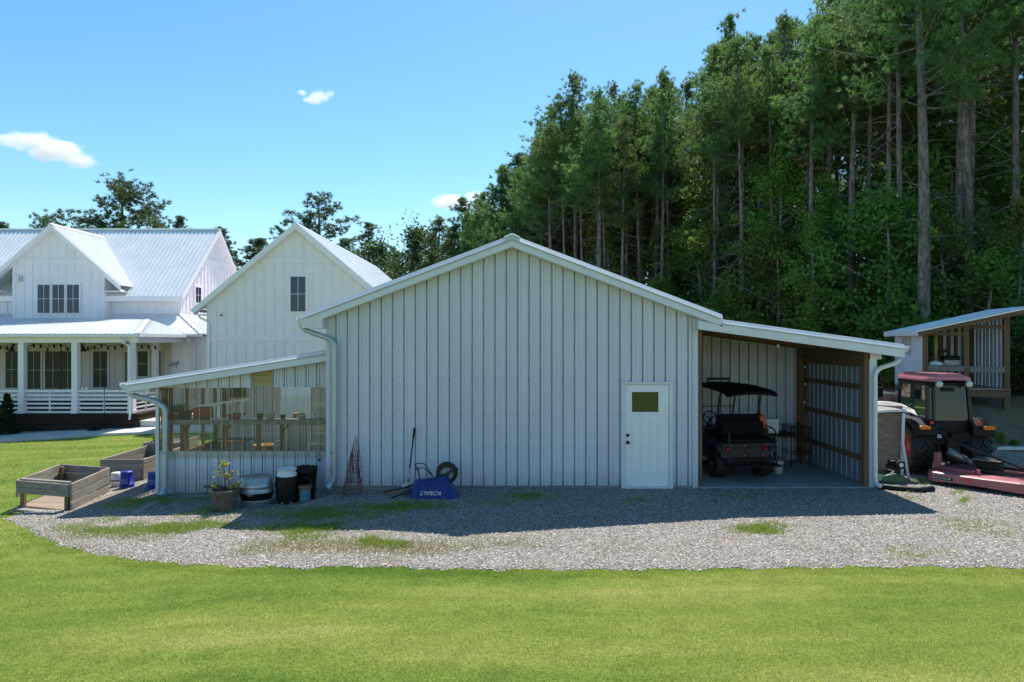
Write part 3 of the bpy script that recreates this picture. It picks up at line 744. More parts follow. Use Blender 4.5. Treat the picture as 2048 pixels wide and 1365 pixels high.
b = MB(); b.box(X(512, GY), X(519, GY), GY + .02, GY + .09, pz0 - .3, Z(850, GY) - .002); b.build('stud', M['wood_post'], gh)
for yy in (14.75, 15.5, 16.3, 16.95):
    b = MB(); b.box(GXL + .02, GXL + .075, yy, yy + .075, .32, lz(GXL) - .06); b.build('stud', M['wood_post'], gh)
b = MB(); ribbed(b, (GXL, GB, 0), -EY, EZ, -EX, GB - GY, gzb - .05, .42, screws=[.3]); b.build('greenhouse_side_wall', WM, gh)
b = MB(); b.box(GXL + .01, GXL + .10, GY + .1, GB, .42, .50); b.build('sill', M['wood_brown_y'], gh)
b = MB(); ribbed(b, (GXL - .004, GB, 0), -EY, EZ, -EX, GB - GY - .05, 1.30, lz(GXL) - .25, pitch=.2286 / 3, h=.012, minor=False, wbase=.034, wtop=.012, gr=0); b.build('clear_side_panel', M['poly'], gh)
b = MB(); ribbed(b, (GXL, GB, 0), EX, EZ, -EY, 1.55, gzb, lambda s: lz(GXL + s) - .05, screws=[1.2]); ribbed(b, (X(622, GB), GB, 0), EX, EZ, -EY, GXR - X(622, GB), gzb, lambda s: lz(X(622, GB) + s) - .05)
ribbed(b, (GXL + 1.55, GB, 0), EX, EZ, -EY, X(622, GB) - GXL - 1.55, gzb, Z(838, GB)); b.build('greenhouse_back_wall', WM, gh)
b = MB(); ribbed(b, (GXL + 1.55, GB, 0), EX, EZ, -EY, X(622, GB) - GXL - 1.55, Z(838, GB), lambda s: Z(794, GB), pitch=.2286 / 3, h=.012, minor=False, wbase=.034, wtop=.012, gr=0); b.build('clear_back_panel', M['poly'], gh)
for yy in (14.34, 15.2, 16.1, 17.0):
    b = MB(); slab(b, GXL + .05, GXR, .042, .16, yy, yy + .04, lz); b.build('rafter', M['wood_brown'], gh)
b = MB(); slab(b, GXL + .05, GXR, .0415, .055, 14.05, 15.48, lz); b.build('roof_deck', M['wood_brown'], gh)
b = MB(); b.box(GXL + .12, GXR, GB - .12, GB - .05, Z(846, GB), Z(840, GB)); b.build('girt', M['wood_grey'], gh)

# ------------------------------------------------------------------ string lights under the lean-to
sl = thing('string_light', 'string of clear glass bulbs hanging along the header inside the open lean-to', 'string light', (X(1600, 15), 15, 2.4))
zc = lambda zx, zy: (1380 + zx / 3.7925, 640 + zy / 3.7925)
bul = [(870, 350, 16.6), (945, 268, 16.4), (1013, 285, 15.9), (1083, 255, 15.4), (1172, 240, 14.9), (1240, 262, 14.4), (1298, 275, 14.1), (875, 480, 16.65), (868, 620, 16.65)]
pp = [P(*zc(a, b - 22), c) for a, b, c in bul[1:7]]
cw = MB(); cw.tube([P(*zc(870, 640), 16.65), P(*zc(872, 330), 16.65)] + pp, .008, 6); cw.build('wire', M['black_plastic'], sl)
for a, b, c in bul:
    p = P(*zc(a, b), c); k = MB(); k.lathe([(.016, .055), (.016, .02), (.014, .018)], p, 8); ob = k.build('socket', M['black_plastic'], sl)
    k = MB(); k.lathe([(.012, .018), (.026, -.015), (.022, -.045), (.001, -.062)], p, 10); k.build('bulb', M['lamp_lens'], ob)
p = P(1556, 688, 14.3)
hb = thing('hanging_bulb', 'single clear bulb hanging below the front beam of the open lean-to', 'light bulb', p)
k = MB(); k.lathe([(.012, .12), (.012, .03), (.02, .03), (.02, 0)], p, 8); k.build('socket', M['black_plastic'], hb)
k = MB(); k.lathe([(.014, 0), (.034, -.04), (.026, -.08), (.001, -.095)], p, 12); k.build('bulb', M['lamp_lens'], hb)
# ------------------------------------------------------------------ farmhouse and garage
def batten_wall(mb, o, u, n, L, t0, t1, pitch=.4064, phase=.2, bands=(), extra=(), corner=True):
    o, u, n = Vector(o), Vector(u), Vector(n)
    T0 = t0 if callable(t0) else (lambda s: t0); T1 = t1 if callable(t1) else (lambda s: t1)
    ss = sorted([0.0, L] + [e for e in extra if 0 < e < L])
    vs = []
    for s_ in ss: vs += [o + u*s_ + EZ*T0(s_), o + u*s_ + EZ*T1(s_)]
    mb.add(vs, [(2*i, 2*i+2, 2*i+3, 2*i+1) for i in range(len(ss) - 1)])
    s_ = phase
    while s_ < L - .05:
        a, b = max(T0(s_ - .025), T0(s_ + .025)), min(T1(s_ - .025), T1(s_ + .025))
        if b > a + .05: mb.obox(o, u, EZ, n, s_ - .025, s_ + .025, a, b, .001, .035)
        s_ += pitch
    for zb in bands:
        s0, s1 = 0.0, L
        while s0 < L and T1(s0) < zb + .2: s0 += .05
        while s1 > 0 and T1(s1) < zb + .2: s1 -= .05
        if s1 > s0: mb.obox(o, u, EZ, n, s0, s1, zb, zb + .22, .001, .045)
    if corner:
        mb.obox(o, u, EZ, n, 0, .10, T0(.05), T1(0.05) - .05, .0015, .03); mb.obox(o, u, EZ, n, L - .10, L, T0(L - .05), T1(L - .05) - .05, .0015, .03)
def window(parent, o, u, n, wd, ht, cols=2, rows=2, casing=.10, name='window'):
    u, n = Vector(u), Vector(n); o = Vector(o) + n * .037
    f = MB()
    f.obox(o, u, EZ, n, -casing, 0, -casing*.6, ht + casing, -.036, .03); f.obox(o, u, EZ, n, wd, wd + casing, -casing*.6, ht + casing, -.036, .03)
    f.obox(o, u, EZ, n, 0, wd, ht, ht + casing, -.036, .031); f.obox(o, u, EZ, n, 0, wd, -casing*.6, 0, -.036, .04)
    w_ = f.build(name, M['house_white'], parent)
    g = MB(); g.obox(o, u, EZ, n, 0, wd, 0, ht, .004, .008); g.build('pane', M['glass_dark'], w_)
    b = MB()
    for i in range(1, cols): b.obox(o, u, EZ, n, wd*i/cols - .008, wd*i/cols + .008, 0, ht, .009, .022)
    for i in range(1, rows): b.obox(o, u, EZ, n, 0, wd, ht*i/rows - .008, ht*i/rows + .008, .0095, .0225)
    if b.v: b.build('grille', M['house_white'], w_)
    return w_
def metal_plane(mb, a, b, c, d, pitch=.2286, h=.035):
    """ribbed roof plane a-b along the eave, d-c along the ridge; ribs run from eave to ridge (quad may taper)"""
    a, b, c, d = map(Vector, (a, b, c, d))
    n = (b - a).cross(d - a).normalized()
    if n.z < 0: n = -n
    mb.add([a, b, c, d] if (c - d).length > 1e-3 else [a, b, c], [(0, 1, 2, 3)] if (c - d).length > 1e-3 else [(0, 1, 2)])
    u = (b - a); L = u.length; u = u / L
    v = n.cross(u);
    if v.z < 0: v = -v
    # quad in (s,t)
    poly = [((p - a).dot(u), (p - a).dot(v)) for p in ((a, b, c, d) if (c - d).length > 1e-3 else (a, b, c))]
    s_ = min(p[0] for p in poly) + .1; smax = max(p[0] for p in poly)
    while s_ < smax:
        ts = []
        for i in range(len(poly)):
            (s0, t0), (s1, t1) = poly[i], poly[(i + 1) % len(poly)]
            if (s0 - s_) * (s1 - s_) < 0: ts.append(t0 + (t1 - t0) * (s_ - s0) / (s1 - s0))
        if len(ts) >= 2 and max(ts) - min(ts) > .1:
            mb.obox(a, u, v, n, s_ - .026, s_ + .026, min(ts) + .01, max(ts) - .01, .001, h)
        s_ += pitch

house = thing('farmhouse', 'white board and batten farmhouse with front gable and covered porch', 'house', (-22.1, 31, -1.05))
HM = M['house_white']
YW, YF, YR = 33.4, 30.6, 37.5
RX = -16.02
ez, rzz = Z(593, 33.2), Z(459.5, YR)
# main body
b = MB()
batten_wall(b, (-34, YW + .2, 0), EX, -EY, 34 + RX - .3, -1.3, ez, corner=True)
b.build('wall', HM, house)
b = MB()
def gab(s):   # right gable wall, s from the front
    y = YW + .2 + s; half = YR - (33.2)
    return ez - .05 + (rzz - ez) * (1 - abs(y - YR) / half)
b2L = 2 * YR - 2 * (YW + .2)
batten_wall(b, (RX - .3, YW + .2, 0), EY, EX, b2L, -1.3, gab, extra=[b2L / 2], bands=[Z(515, YR) - .4], phase=.22)
b.build('gable_wall', HM, house)
r = MB()
xl = -34
def mroof(y): return ez + (rzz - ez) * (1 - abs(y - YR) / (YR - 33.2))
metal_plane(r, (xl, 33.2, ez), (RX, 33.2, ez), (RX, YR, rzz), (xl, YR, rzz))
metal_plane(r, (xl, 2*YR - 33.2, ez), (RX, 2*YR - 33.2, ez), (RX, YR, rzz), (xl, YR, rzz))
r.prism_y([(xl, rzz - .03), (RX, rzz - .03), (RX, rzz + .04), (xl, rzz + .04)], YR - .12, YR + .12)
r.build('roof', M['roof_white'], house)
t = MB()
t.box(xl, RX - .005, 33.17, 33.195, ez - .24, ez + .01)
t.box(xl, RX - .01, 33.196, YW + .2, ez - .25, ez - .235)
for s in (-1, 1):
    a = (YR, rzz); e = (YR + s * (YR - 33.2), ez)
    t.prism_x([(a[0], a[1] - .2), (e[0], e[1] - .2), (e[0], e[1] - .01), (a[0], a[1] - .01)][::s], RX - .02, RX + .012)
    t.prism_x([(a[0], a[1] - .2), (e[0], e[1] - .2), (e[0], e[1] - .185), (a[0], a[1] - .185)][::s], RX - .3, RX - .021)
t.build('fascia', HM, house)
window(house, (RX - .30, RX * -FPX / (1024 - 396) if False else 35.1, Z(606, 35.3)), EY, EX, .62, Z(575, 35.3) - Z(606, 35.3), 2, 2)

# front gable
gxc, gY = -22.12, 33.05
gz_top = Z(448, 32.7); gex = X(241, 32.7); gez = Z(571, 32.7); gs = (gz_top - gez) / (gex - gxc)
gwl, gwr = X(26, gY), X(210, gY)
b = MB(); wl_ = gwr - gwl
batten_wall(b, (gwl, gY, 0), EX, -EY, wl_, Z(640, gY), lambda s: gz_top - .12 - gs * abs(gwl + s - gxc), extra=[gxc - gwl], bands=[Z(527, gY)], phase=.13)
for xx in (gwl, gwr): b.box(min(xx, xx + .001), max(xx, xx + .001), gY + .002, 36, Z(640, gY), gz_top - .16 - gs * (gwr - gxc))
b.build('front_gable_wall', HM, house)
r = MB()
yb_top = YR; 
# the gable ridge meets the main roof where that roof reaches its height
ym = 33.2 + (YR - 33.2) * (gz_top - ez) / (rzz - ez); ye = 33.2 + (YR - 33.2) * (gez - ez) / (rzz - ez)
metal_plane(r, (gex, 32.7, gez), (gex, ye, gez), (gxc, ym, gz_top), (gxc, 32.7, gz_top))
gxl = 2 * gxc - gex
metal_plane(r, (gxl, 32.7, gez), (gxl, ye, gez), (gxc, ym, gz_top), (gxc, 32.7, gz_top))
for s in (-1, 1): r.beam((gxc + s*.07, 32.68, gz_top - .02), (gxc + s*.07, ym, gz_top - .02), .16, .02, (s*gs, 0, 1))
r.build('gable_roof', M['roof_white'], house)
t = MB()
for s in (-1, 1):
    e = gxc + s * (gex - gxc)
    t.prism_y([(gxc, gz_top - .26), (e, gez - .26), (e, gez - .012), (gxc, gz_top - .012)][::s], 32.67, 32.7)
    t.prism_y([(gxc, gz_top - .26), (e, gez - .26), (e, gez - .245), (gxc, gz_top - .245)][::s], 32.701, gY - .002)
    xa, xb = sorted((gxc + s * (gwr - gxc + .02), e)); t.box(xa, xb, 32.72, ye, gez - .30, gez - .262)
t.build('gable_trim', HM, house)
for a, c in ((77, 101.5), (106.5, 130.5), (135.5, 160)):
    window(house, (X(a, gY), gY - .003, Z(626.5, gY)), EX, -EY, X(c, gY) - X(a, gY), Z(570, gY) - Z(626.5, gY), 2, 2, .07)
lamp = MB(); p = P(40, 559, gY); lamp.box(p.x - .15, p.x + .05, p.y - .16, p.y, p.z - .15, p.z + .15); lamp.mi = 0
for k in range(3): lamp.box(p.x + .052, p.x + .16, p.y - .12, p.y - .0, p.z - .13 + k*.1, p.z - .06 + k*.1)
tag(lamp.build('flood_light', [M['white_plastic'], M['black_plastic']]), 'small white and black flood light box high on the front gable wall', 'light')

# porch: low bump-out in front, its roof running into the wrap-round porch roof
YF, YP, YS = 27.4, 27.75, 31.5
xr = X(274, YF); ez2 = 3.265; pr = MB(); YH = 33.1; zh = 4.07; xin = X(298, YH)
zt = Z(628.5, YW + .2); ezs = ez2 + .03
metal_plane(pr, (xl, YF, ez2), (xr, YF, ez2), (xin, YH, zh), (xl, YH, zh))
metal_plane(pr, (xr, YF, ez2), (xr, YS, ez2), (xin, YH, zh), (xin, YH, zh))
x2r = X(404, YS); x2i = RX - .3
metal_plane(pr, (xr + .01, YS, ezs), (x2r, YS, ezs), (x2i, YW + .2, zt), (xin, YW + .2, zt))
metal_plane(pr, (xl, YH, zh + .005), (xin, YH, zh + .005), (xin, YW + .2, zt), (xl, YW + .2, zt))
pr.add([(xr, YS, ezs), (xin, YH, zh + .01), (xin, YW + .2, zt)], [(0, 1, 2)])
metal_plane(pr, (x2r, YS, ezs), (x2r, 42, ezs), (x2i, 42, zt), (x2i, YW + .2, zt))
pr.beam((xr, YF, ez2 + .02), (xin, YH, zh + .02), .2, .02); pr.beam((x2r, YS, ezs + .02), (x2i, YW + .2, zt + .02), .2, .02)
pr.build('porch_roof', M['roof_white'], house)
t = MB()
t.box(xl, xr + .02, YF - .10, YF + .0, ez2 - .13, ez2 - .01)              # gutter
t.box(xl, xr - .1, YP - .12, YP + .1, ez2 - .36, ez2 - .14)               # beam
t.box(xr - .30, xr - .1, YP + .101, YS, ez2 - .36, ez2 - .14)
t.box(xr, xr + .10, YF + .0, YS - .11, ez2 - .13, ez2 - .01)
t.box(xr, x2r + .02, YS - .1, YS, ezs - .13, ezs - .01)
t.box(xl, xr - .1, YF + .02, YW + .19, ez2 - .139, ez2 - .128)            # porch ceiling
t.box(xr - .1, x2r, YS + .02, YW + .19, ez2 - .139, ez2 - .128)
t.build('porch_beam', HM, house)
dk = Z(827, YP)
b = MB(); b.box(xl, xr - .05, YP - .15, YW + .2, dk - .06, dk); b.build('porch_deck', M['wood_dark'], house)
b = MB()
for k in range(5): b.box(xl, xr - .08, YP - .13, YP - .10, dk - .07 - .19*(k+1) + .012, dk - .07 - .19*k)
b.box(xr - .1, xr - .07, YP - .095, YS, dk - 1.1, dk - .07)
b.build('skirt', M['wood_dark'], house)
posts = []
for px, Yp in ((45.5, YP), (152, YP), (264, YP), (-62, YP), (-170, YP), (311, 31.2)):
    xx = X(px, Yp); b = MB(); b.box(xx - .115, xx + .115, Yp - .115, Yp + .115, dk, ez2 - .36)
    b.box(xx - .135, xx + .135, Yp - .135, Yp + .135, dk + .001, dk + .14)
    b.build('porch_post', HM, house, bevel=.006); posts.append(xx)
def railing(x0, x1, y, y2=None):
    b = MB(); zt_ = Z(780.5, YP) - dk; y2 = y if y2 is None else y2
    for k in range(6):
        zz = dk + .05 + (zt_ - .09) * k / 5
        hh = .04 if k < 5 else .045
        b.beam((x0, y, zz), (x1, y2, zz), .035, hh * 2)
    xm = (x0 + x1) / 2; ymid = (y + y2) / 2; b.box(xm - .03, xm + .03, ymid + .018, ymid + .05, dk, dk + zt_ - .05)
    b.build('railing', HM, house)
railing(posts[0] + .115, posts[1] - .115, YP); railing(posts[1] + .115, posts[2] - .115, YP); railing(posts[3] + .115, posts[0] - .115, YP); railing(posts[4] + .115, posts[3] - .115, YP)
railing(posts[2] + .02, posts[2] + .06, YP + .13, X(291, 1) / X(270, 1) * 0 + YP + 1.75)
# recessed right part of the house front
b = MB(); YQ = 31.95; x0_ = X(344, YQ)
batten_wall(b, (x0_, YQ, 0), EX, -EY, X(425, YQ) - x0_, -1.3, ezs - .1, phase=.1)
b.box(x0_ - .002, x0_, YQ, YW + .2, -1.3, ezs - .1)
b.build('recessed_wall', HM, house)
yw2 = YW + .197
for a, c, t0, t1 in ((13, 38, 703, 776), (55, 83, 703, 778), (92, 123, 703, 778), (126, 148, 703, 778), (188, 216, 703, 775), (-45, -12, 703, 778), (-90, -56, 703, 778), (251, 256, 704, 770)):
    window(house, (X(a, yw2), yw2, Z(t1, yw2)), EX, -EY, X(c, yw2) - X(a, yw2), Z(t0, yw2) - Z(t1, yw2), 2, 2, .08)
window(house, (X(277, yw2), yw2, Z(753, yw2)), EX, -EY, X(297, yw2) - X(277, yw2), Z(703, yw2) - Z(753, yw2), 1, 2, .12)
window(house, (X(319, yw2), yw2, Z(751, yw2)), EX, -EY, X(323, yw2) - X(319, yw2), Z(703, yw2) - Z(751, yw2), 1, 1, .05)
downspout([(238, 676, 27.36), (243, 684, 27.4), (256, 690, 27.55), (260, 698, 27.55), (260, 835, 27.55), (259, 838, 27.45)], 27.5, .045, house, HM)
downspout([(375, 676, 31.45), (378, 684, 31.5), (388, 689, 31.85), (390, 697, 31.87), (390, 760, 31.87), (390, 800, 31.87)], 31.87, .045, house, HM)
b = MB(); p = P(256, 682, 27.55); b.lathe([(.02, 0), (.05, -.05), (.09, -.12), (.085, -.13), (.001, -.06)], (p.x, p.y - .05, p.z), 12)
tag(b.build('eave_spotlight', M['grey_steel']), 'small bronze spotlight under the porch eave beside the corner downspout', 'light')
for i, (px, lab) in enumerate(((23, 'dark ceiling fan hanging in the left porch bay'), (167, 'dark ceiling fan hanging behind the second porch post'))):
    fy = 30.2; p = P(px, 697, fy); fn = thing('ceiling_fan', lab, 'ceiling fan', (p.x, fy, p.z), group='porch ceiling fans')
    b = MB(); b.lathe([(.10, -.14), (.14, -.12), (.06, .02), (.05, .06), (.015, .08), (.015, ez2 - .16 - p.z)], p, 14); b.build('motor', M['black_metal'], fn)
    for k in range(5):
        a = k * 1.2566 + .2; b = MB(); d = Vector((math.cos(a), math.sin(a), 0)); q = Vector((-d.y, d.x, .12))
        c = p + Vector((0, 0, -.02)); b.add([c + d*.1 - q*.05, c + d*.72 - q*.07, c + d*.72 + q*.07, c + d*.1 + q*.05, c + d*.1 - q*.05 + EZ*.012, c + d*.72 - q*.07 + EZ*.012, c + d*.72 + q*.07 + EZ*.012, c + d*.1 + q*.05 + EZ*.012], [(0,3,2,1),(4,5,6,7),(0,1,5,4),(1,2,6,5),(2,3,7,6),(3,0,4,7)])
        b.build('blade', M['black_metal'], fn)
ps = thing('string_light', 'string of dark cafe bulbs strung under the farmhouse porch ceiling', 'string light', (X(150, 28.5), 28.5, ez2 - .5))
pts = []; bm_ = []
for k in range(27):
    px = -40 + k * 13.5; yy = 28.4 + .4 * math.sin(k * 1.7); sag = .05 * (1 + math.cos(k * 1.9)) + (.06 if k % 3 == 1 else 0)
    pts.append(P(px, 688, yy) + Vector((0, 0, -sag)))
b = MB(); b.tube(pts, .012, 5); b.build('wire', M['black_plastic'], ps)
for p in pts:
    b = MB(); b.lathe([(.02, 0), (.035, -.05), (.05, -.09), (.03, -.14), (.001, -.15)], p, 8); b.build('bulb', M['black_plastic'], ps)
# bracket with hanging flag hook by the recessed wall
b = MB(); p = P(346, 731, 31.75); b.tube([p + Vector((.1, .16, .1)), p + Vector((-.2, 0, -.05)), p + Vector((-.05, 0, .12)), p + Vector((.16, 0, -.1)), p + Vector((.16, .16, .2))], .018, 6)
tag(b.build('wall_bracket', M['black_metal']), 'black iron bracket on the recessed farmhouse wall', 'bracket')
b = MB(); p = P(209, 826, 27.3); b.tube([(p.x, 27.3, gzf(p.x, 27.3)), (p.x, 27.3, Z(716, 27.3))], .016, 6); b.lathe([(.05, 0), (.04, .07), (.001, .1)], (p.x, 27.3, Z(716, 27.3)), 8)
tag(b.build('garden_pole', M['black_metal']), 'thin black garden pole in front of the porch railing', 'pole')
for i, (px, lab) in enumerate(((166, 'left one of two small white pots on the porch railing'), (174, 'right one of two small white pots on the porch railing'))):
    p = P(px, 779.5, YP); b = MB(); b.lathe([(.05, 0), (.085, .11), (.078, .11), (.05, .02), (.001, .02)], (p.x, YP, Z(780.5, YP) + .005), 14)
    tag(b.build('flower_pot', M['white_plastic']), lab, 'pot', 'white pots on the porch railing')

# step, walk and stone bed
pts2 = []
for k in range(17):
    a = math.pi * (1 - k / 16); pts2.append((X(338, 29.3) + 1.75 * math.cos(a), 29.2 - 1.5 * math.sin(a)))
s_ = MB(); s_.prism_z([(pts2[-1][0], 31)] + pts2[::-1] + [(pts2[0][0], 31)], -.95, -.27); tag(s_.build('porch_step', M['concrete_pale']), kind='structure')
wk = [(-60, 893), (0, 886), (110, 879), (220, 872), (330, 867.5), (430, 866)]; wkb = [(430, 845), (330, 845), (240, 850), (205, 864), (110, 868), (0, 876), (-60, 882)]
def ground_sheet(name, px, dz, m, thick=0):
    pts = [G(a, b_) for a, b_ in px]; mb = MB()
    n = len(pts); k = n // 2
    near = pts[:k]; far = pts[k:][::-1]
    # resample both edges and strip
    def rs(q, c):
        q = np.array([tuple(v) for v in q]); tt = np.linspace(0, 1, len(q)); return [Vector((np.interp(s, tt, q[:, 0]), np.interp(s, tt, q[:, 1]), 0)) for s in np.linspace(0, 1, c)]
    A, B = rs(near, 30), rs(far, 30)
    vs = []
    for p, q in zip(A, B):
        for j in range(5): r_ = p.lerp(q, j / 4); vs.append((r_.x, r_.y, gzf(r_.x, r_.y) + dz))
    mb.add(vs, [(i*5 + j, (i+1)*5 + j, (i+1)*5 + j + 1, i*5 + j + 1) for i in range(29) for j in range(4)])
    if thick:
        mb.add([v for i in range(30) for v in ((vs[i*5][0], vs[i*5][1], vs[i*5][2] - thick), vs[i*5])], [(2*i, 2*i+2, 2*i+3, 2*i+1) for i in range(29)])
    return tag(mb.build(name, m), kind='structure')
ground_sheet('walkway', wk + wkb[:-1], .10, M['concrete_pale'], .2)
M['stone_bed'] = mat('white_stones', (.60, .59, .57), .9, 0, .25, 14, 1.0, 22, None, .3, (.20, .19, .18))
ground_sheet('stone_bed', [(-60, 886), (0, 878), (110, 870), (205, 867), (240, 852)] + [(250, 846), (205, 852), (110, 856), (0, 858), (-60, 858)], .09, M['stone_bed'])

# garage
GYF = 28.6
gar = thing('garage', 'white board and batten garage with steep gable behind the barn', 'garage', (-9.09, GYF, -.4))
gxa, gza = X(590, 28.3), Z(446, 28.3); gsl = 170 / 203; gxe = X(387, 28.3) - gxa
gl_, gr_ = X(415, GYF), 2 * X(590, GYF) - X(415, GYF); GYB = 45
b = MB(); batten_wall(b, (gl_, GYF, 0), EX, -EY, gr_ - gl_, -.6, lambda s: gza - .16 - gsl * abs(gl_ + s - gxa), extra=[gxa - gl_], bands=[Z(527, GYF), Z(683, GYF)], phase=.36)
b.build('front_wall', HM, gar)
b = MB(); zed = gza - .16 - gsl * (gr_ - gxa)
batten_wall(b, (gl_, GYB, 0), -EY, -EX, GYB - GYF, -.6, zed); batten_wall(b, (gr_, GYF, 0), EY, EX, GYB - GYF, -.6, zed); b.build('side_wall', HM, gar)
r = MB()
for s in (-1, 1): metal_plane(r, (gxa + s * -gxe, 28.3, gza + gsl * gxe), (gxa - s * gxe, GYB + .3, gza + gsl * gxe), (gxa, GYB + .3, gza), (gxa, 28.3, gza))
r.prism_y([(gxa - .14, gza - .07), (gxa + .14, gza - .07), (gxa + .03, gza + .03), (gxa - .03, gza + .03)], 28.28, GYB + .3)
r.build('roof', M['roof_white'], gar)
t = MB()
for s in (-1, 1):
    e = gxa - s * gxe; zz = gza + gsl * gxe
    t.prism_y([(gxa, gza - .26), (e, zz - .26), (e, zz - .012), (gxa, gza - .012)][::s], 28.27, 28.3)
    t.prism_y([(gxa, gza - .255), (e, zz - .255), (e, zz - .24), (gxa, gza - .24)][::s], 28.301, GYF - .002)
    xa, xb = sorted((e, gr_ if s > 0 else gl_)); t.box(xa, xb, 28.31, GYB, zz - .30, zz - .262)
t.build('fascia', HM, gar)
gutter('gutter', gxa + gxe, gza + gsl * gxe - .16, 28.3, GYB, -1, gar, HM)
window(gar, (X(582, GYF), GYF - .003, Z(623.5, GYF)), EX, -EY, X(612, GYF) - X(582, GYF), Z(554, GYF) - Z(623.5, GYF), 2, 2, .10)
downspout([(398, 631), (400, 636), (414, 642), (418, 649), (418, 700), (418, 840)], GYF - .06, .045, gar, HM)
b = MB(); p = P(443, 631, GYF - .04); b.lathe([(.06, .02), (.055, -.05), (.001, -.05)], p, 12, 'y'); b.mi = 1; b.lathe([(.035, -.051), (.03, -.055), (.001, -.055)], (p.x + .01, p.y, p.z), 10, 'y')
tag(b.build('security_camera', [M['white_plastic'], M['black_plastic']]), 'round white security camera with dark lens on the garage front', 'camera')

# planting by the porch
def leaf_clump(name, parent, c, rx, rz_, n, size, m, local=False, cone=False, seed=1):
    g = np.random.default_rng(seed)
    u = g.normal(size=(n, 3)); u /= np.linalg.norm(u, axis=1)[:, None]; rr = g.random(n) ** .45
    q = u * rr[:, None]
    if cone:
        h = g.random(n) ** 1.2; a = g.random(n) * 6.283; rad = (1 - h) ** .8 * (.55 + .45 * g.random(n)) + .03
        pos = np.stack([np.cos(a) * rad * rx, np.sin(a) * rad * rx, h * rz_], 1)
    else: pos = np.stack([q[:, 0] * rx, q[:, 1] * rx, (q[:, 2] + 1) / 2 * rz_], 1)
    pos += np.array(c)
    d = g.normal(size=(n, 3)); d[:, 2] = np.abs(d[:, 2]) * .6; d /= np.linalg.norm(d, axis=1)[:, None]
    e = np.cross(d, g.normal(size=(n, 3))); e /= np.linalg.norm(e, axis=1)[:, None]
    L = size * (.6 + .8 * g.random(n))[:, None]
    vv = np.stack([pos, pos + d*L*.5 + e*L*.28, pos + d*L, pos + d*L*.5 - e*L*.28], 1).reshape(-1, 3)
    me = np_mesh(name, vv, np.arange(4*n).reshape(-1, 4), [m])
    return link(name, me, parent)
p = G(14, 868); p = Vector((X(14, 26.9), 26.9, gzf(X(14, 26.9), 26.9)))
sh = thing('evergreen_shrub', 'dark conical evergreen shrub in front of the porch railing', 'shrub', p)
leaf_clump('foliage', sh, (0, 0, .03), (.42), 1.62, 2600, .10, M['leaf_dark'], cone=True)
b = MB(); b.tube([(p.x, p.y, p.z - .05), (p.x, p.y, p.z + .9)], .03, 6); b.build('stem', M['bark'], sh)
for i, (px, py, rr, lab) in enumerate(((75, 866, .35, 'low dark shrub in the white stone bed left of the garden pole'), (148, 858, .42, 'round dark shrub in the white stone bed below the second porch post'), (190, 866, .22, 'tiny dark shrub at the walkway end of the white stone bed'))):
    p = G(px, py); s = thing('low_shrub', lab, 'shrub', p, group='low shrubs in the stone bed'); leaf_clump('foliage', s, (0, 0, 0), rr, rr * .9, 500, .09, M['leaf_dark'], seed=i + 3)
# ------------------------------------------------------------------ things along the front of the barn
def text_into(mb, body, size, M4, ext=.002, mi=0):
    cu = bpy.data.curves.new('lettering', 'FONT'); cu.body = body; cu.size = size; cu.align_x = 'CENTER'; cu.align_y = 'CENTER'; cu.extrude = ext; cu.offset = size * .012
    o = bpy.data.objects.new('lettering', cu); COL.objects.link(o)
    dg = bpy.context.evaluated_depsgraph_get(); me = bpy.data.meshes.new_from_object(o.evaluated_get(dg))
    old = mb.mi; mb.mi = mi
    mb.add([M4 @ v.co for v in me.vertices], [tuple(p.vertices) for p in me.polygons]); mb.mi = old
    bpy.data.objects.remove(o); bpy.data.meshes.remove(me); bpy.data.curves.remove(cu)
def frame4(o, u, v):
    u = Vector(u).normalized(); v = Vector(v).normalized(); n = u.cross(v)
    m = Matrix((u, v, n)).transposed().to_4x4(); m.translation = Vector(o); return m

# planter boxes of weathered boards
def planter(label, A, B, C, ztop, zb, cat='planter', open_front=False, soil_z=None, h_front=None):
    """A front left, B front right, C back right (ground plan)"""
    A, B, C = Vector((*A, 0)), Vector((*B, 0)), Vector((*C, 0)); D = A + C - B
    t = thing('planter_box', label, cat, (A.x, A.y, zb), group='weathered board planters by the lean-to')
    th = .04; up = Vector((0, 0, 1)); nb = 2
    def board(p, q, z0, z1, m, tilt=0):
        b = MB(); d = (q - p).normalized(); n = Vector((d.y, -d.x, 0))
        b.obox(p, d, up, n, 0, (q - p).length, z0, z1, 0, th); 
        if tilt: b.v = [(x, y, z + tilt * ((Vector((x, y, 0)) - p).dot(d))) for x, y, z in b.v]
        b.build('board', m, t, bevel=.006)
    return t, board, A, B, C, D
zt1 = 0
# near one, stripped at the front
A = G(36, 1020); B = G(140, 1022); C = G(216, 985)
zb = gzf(A.x, A.y)
t, board, A_, B_, C_, D_ = planter('long weathered planter box with an open front end, nearest the lawn edge', (A.x, A.y), (B.x, B.y), (C.x, C.y), 0, zb)
top = Z(961, A.y) ; hgt = top - zb
wx, wy = M['wood_grey'], M['wood_grey_y']
board(A_, B_, zb + hgt - .12, zb + hgt, wx); board(A_, B_, zb + hgt - .245, zb + hgt - .125, wx)
board(B_, C_, zb + hgt - .16, zb + hgt + .01, wy); board(B_, C_, zb + hgt - .34, zb + hgt - .175, wy); board(B_, C_, zb + hgt - .53, zb + hgt - .365, wy)
board(C_, D_, zb + hgt - .16, zb + hgt + .01, wx); board(C_, D_, zb + hgt - .5, zb + hgt - .17, wx)
board(D_, A_, zb + hgt - .16, zb + hgt + .01, wy); board(D_, A_, zb + hgt - .34, zb + hgt - .18, wy)
dxy = (C_ - B_).normalized(); ac = (B_ - A_).normalized()
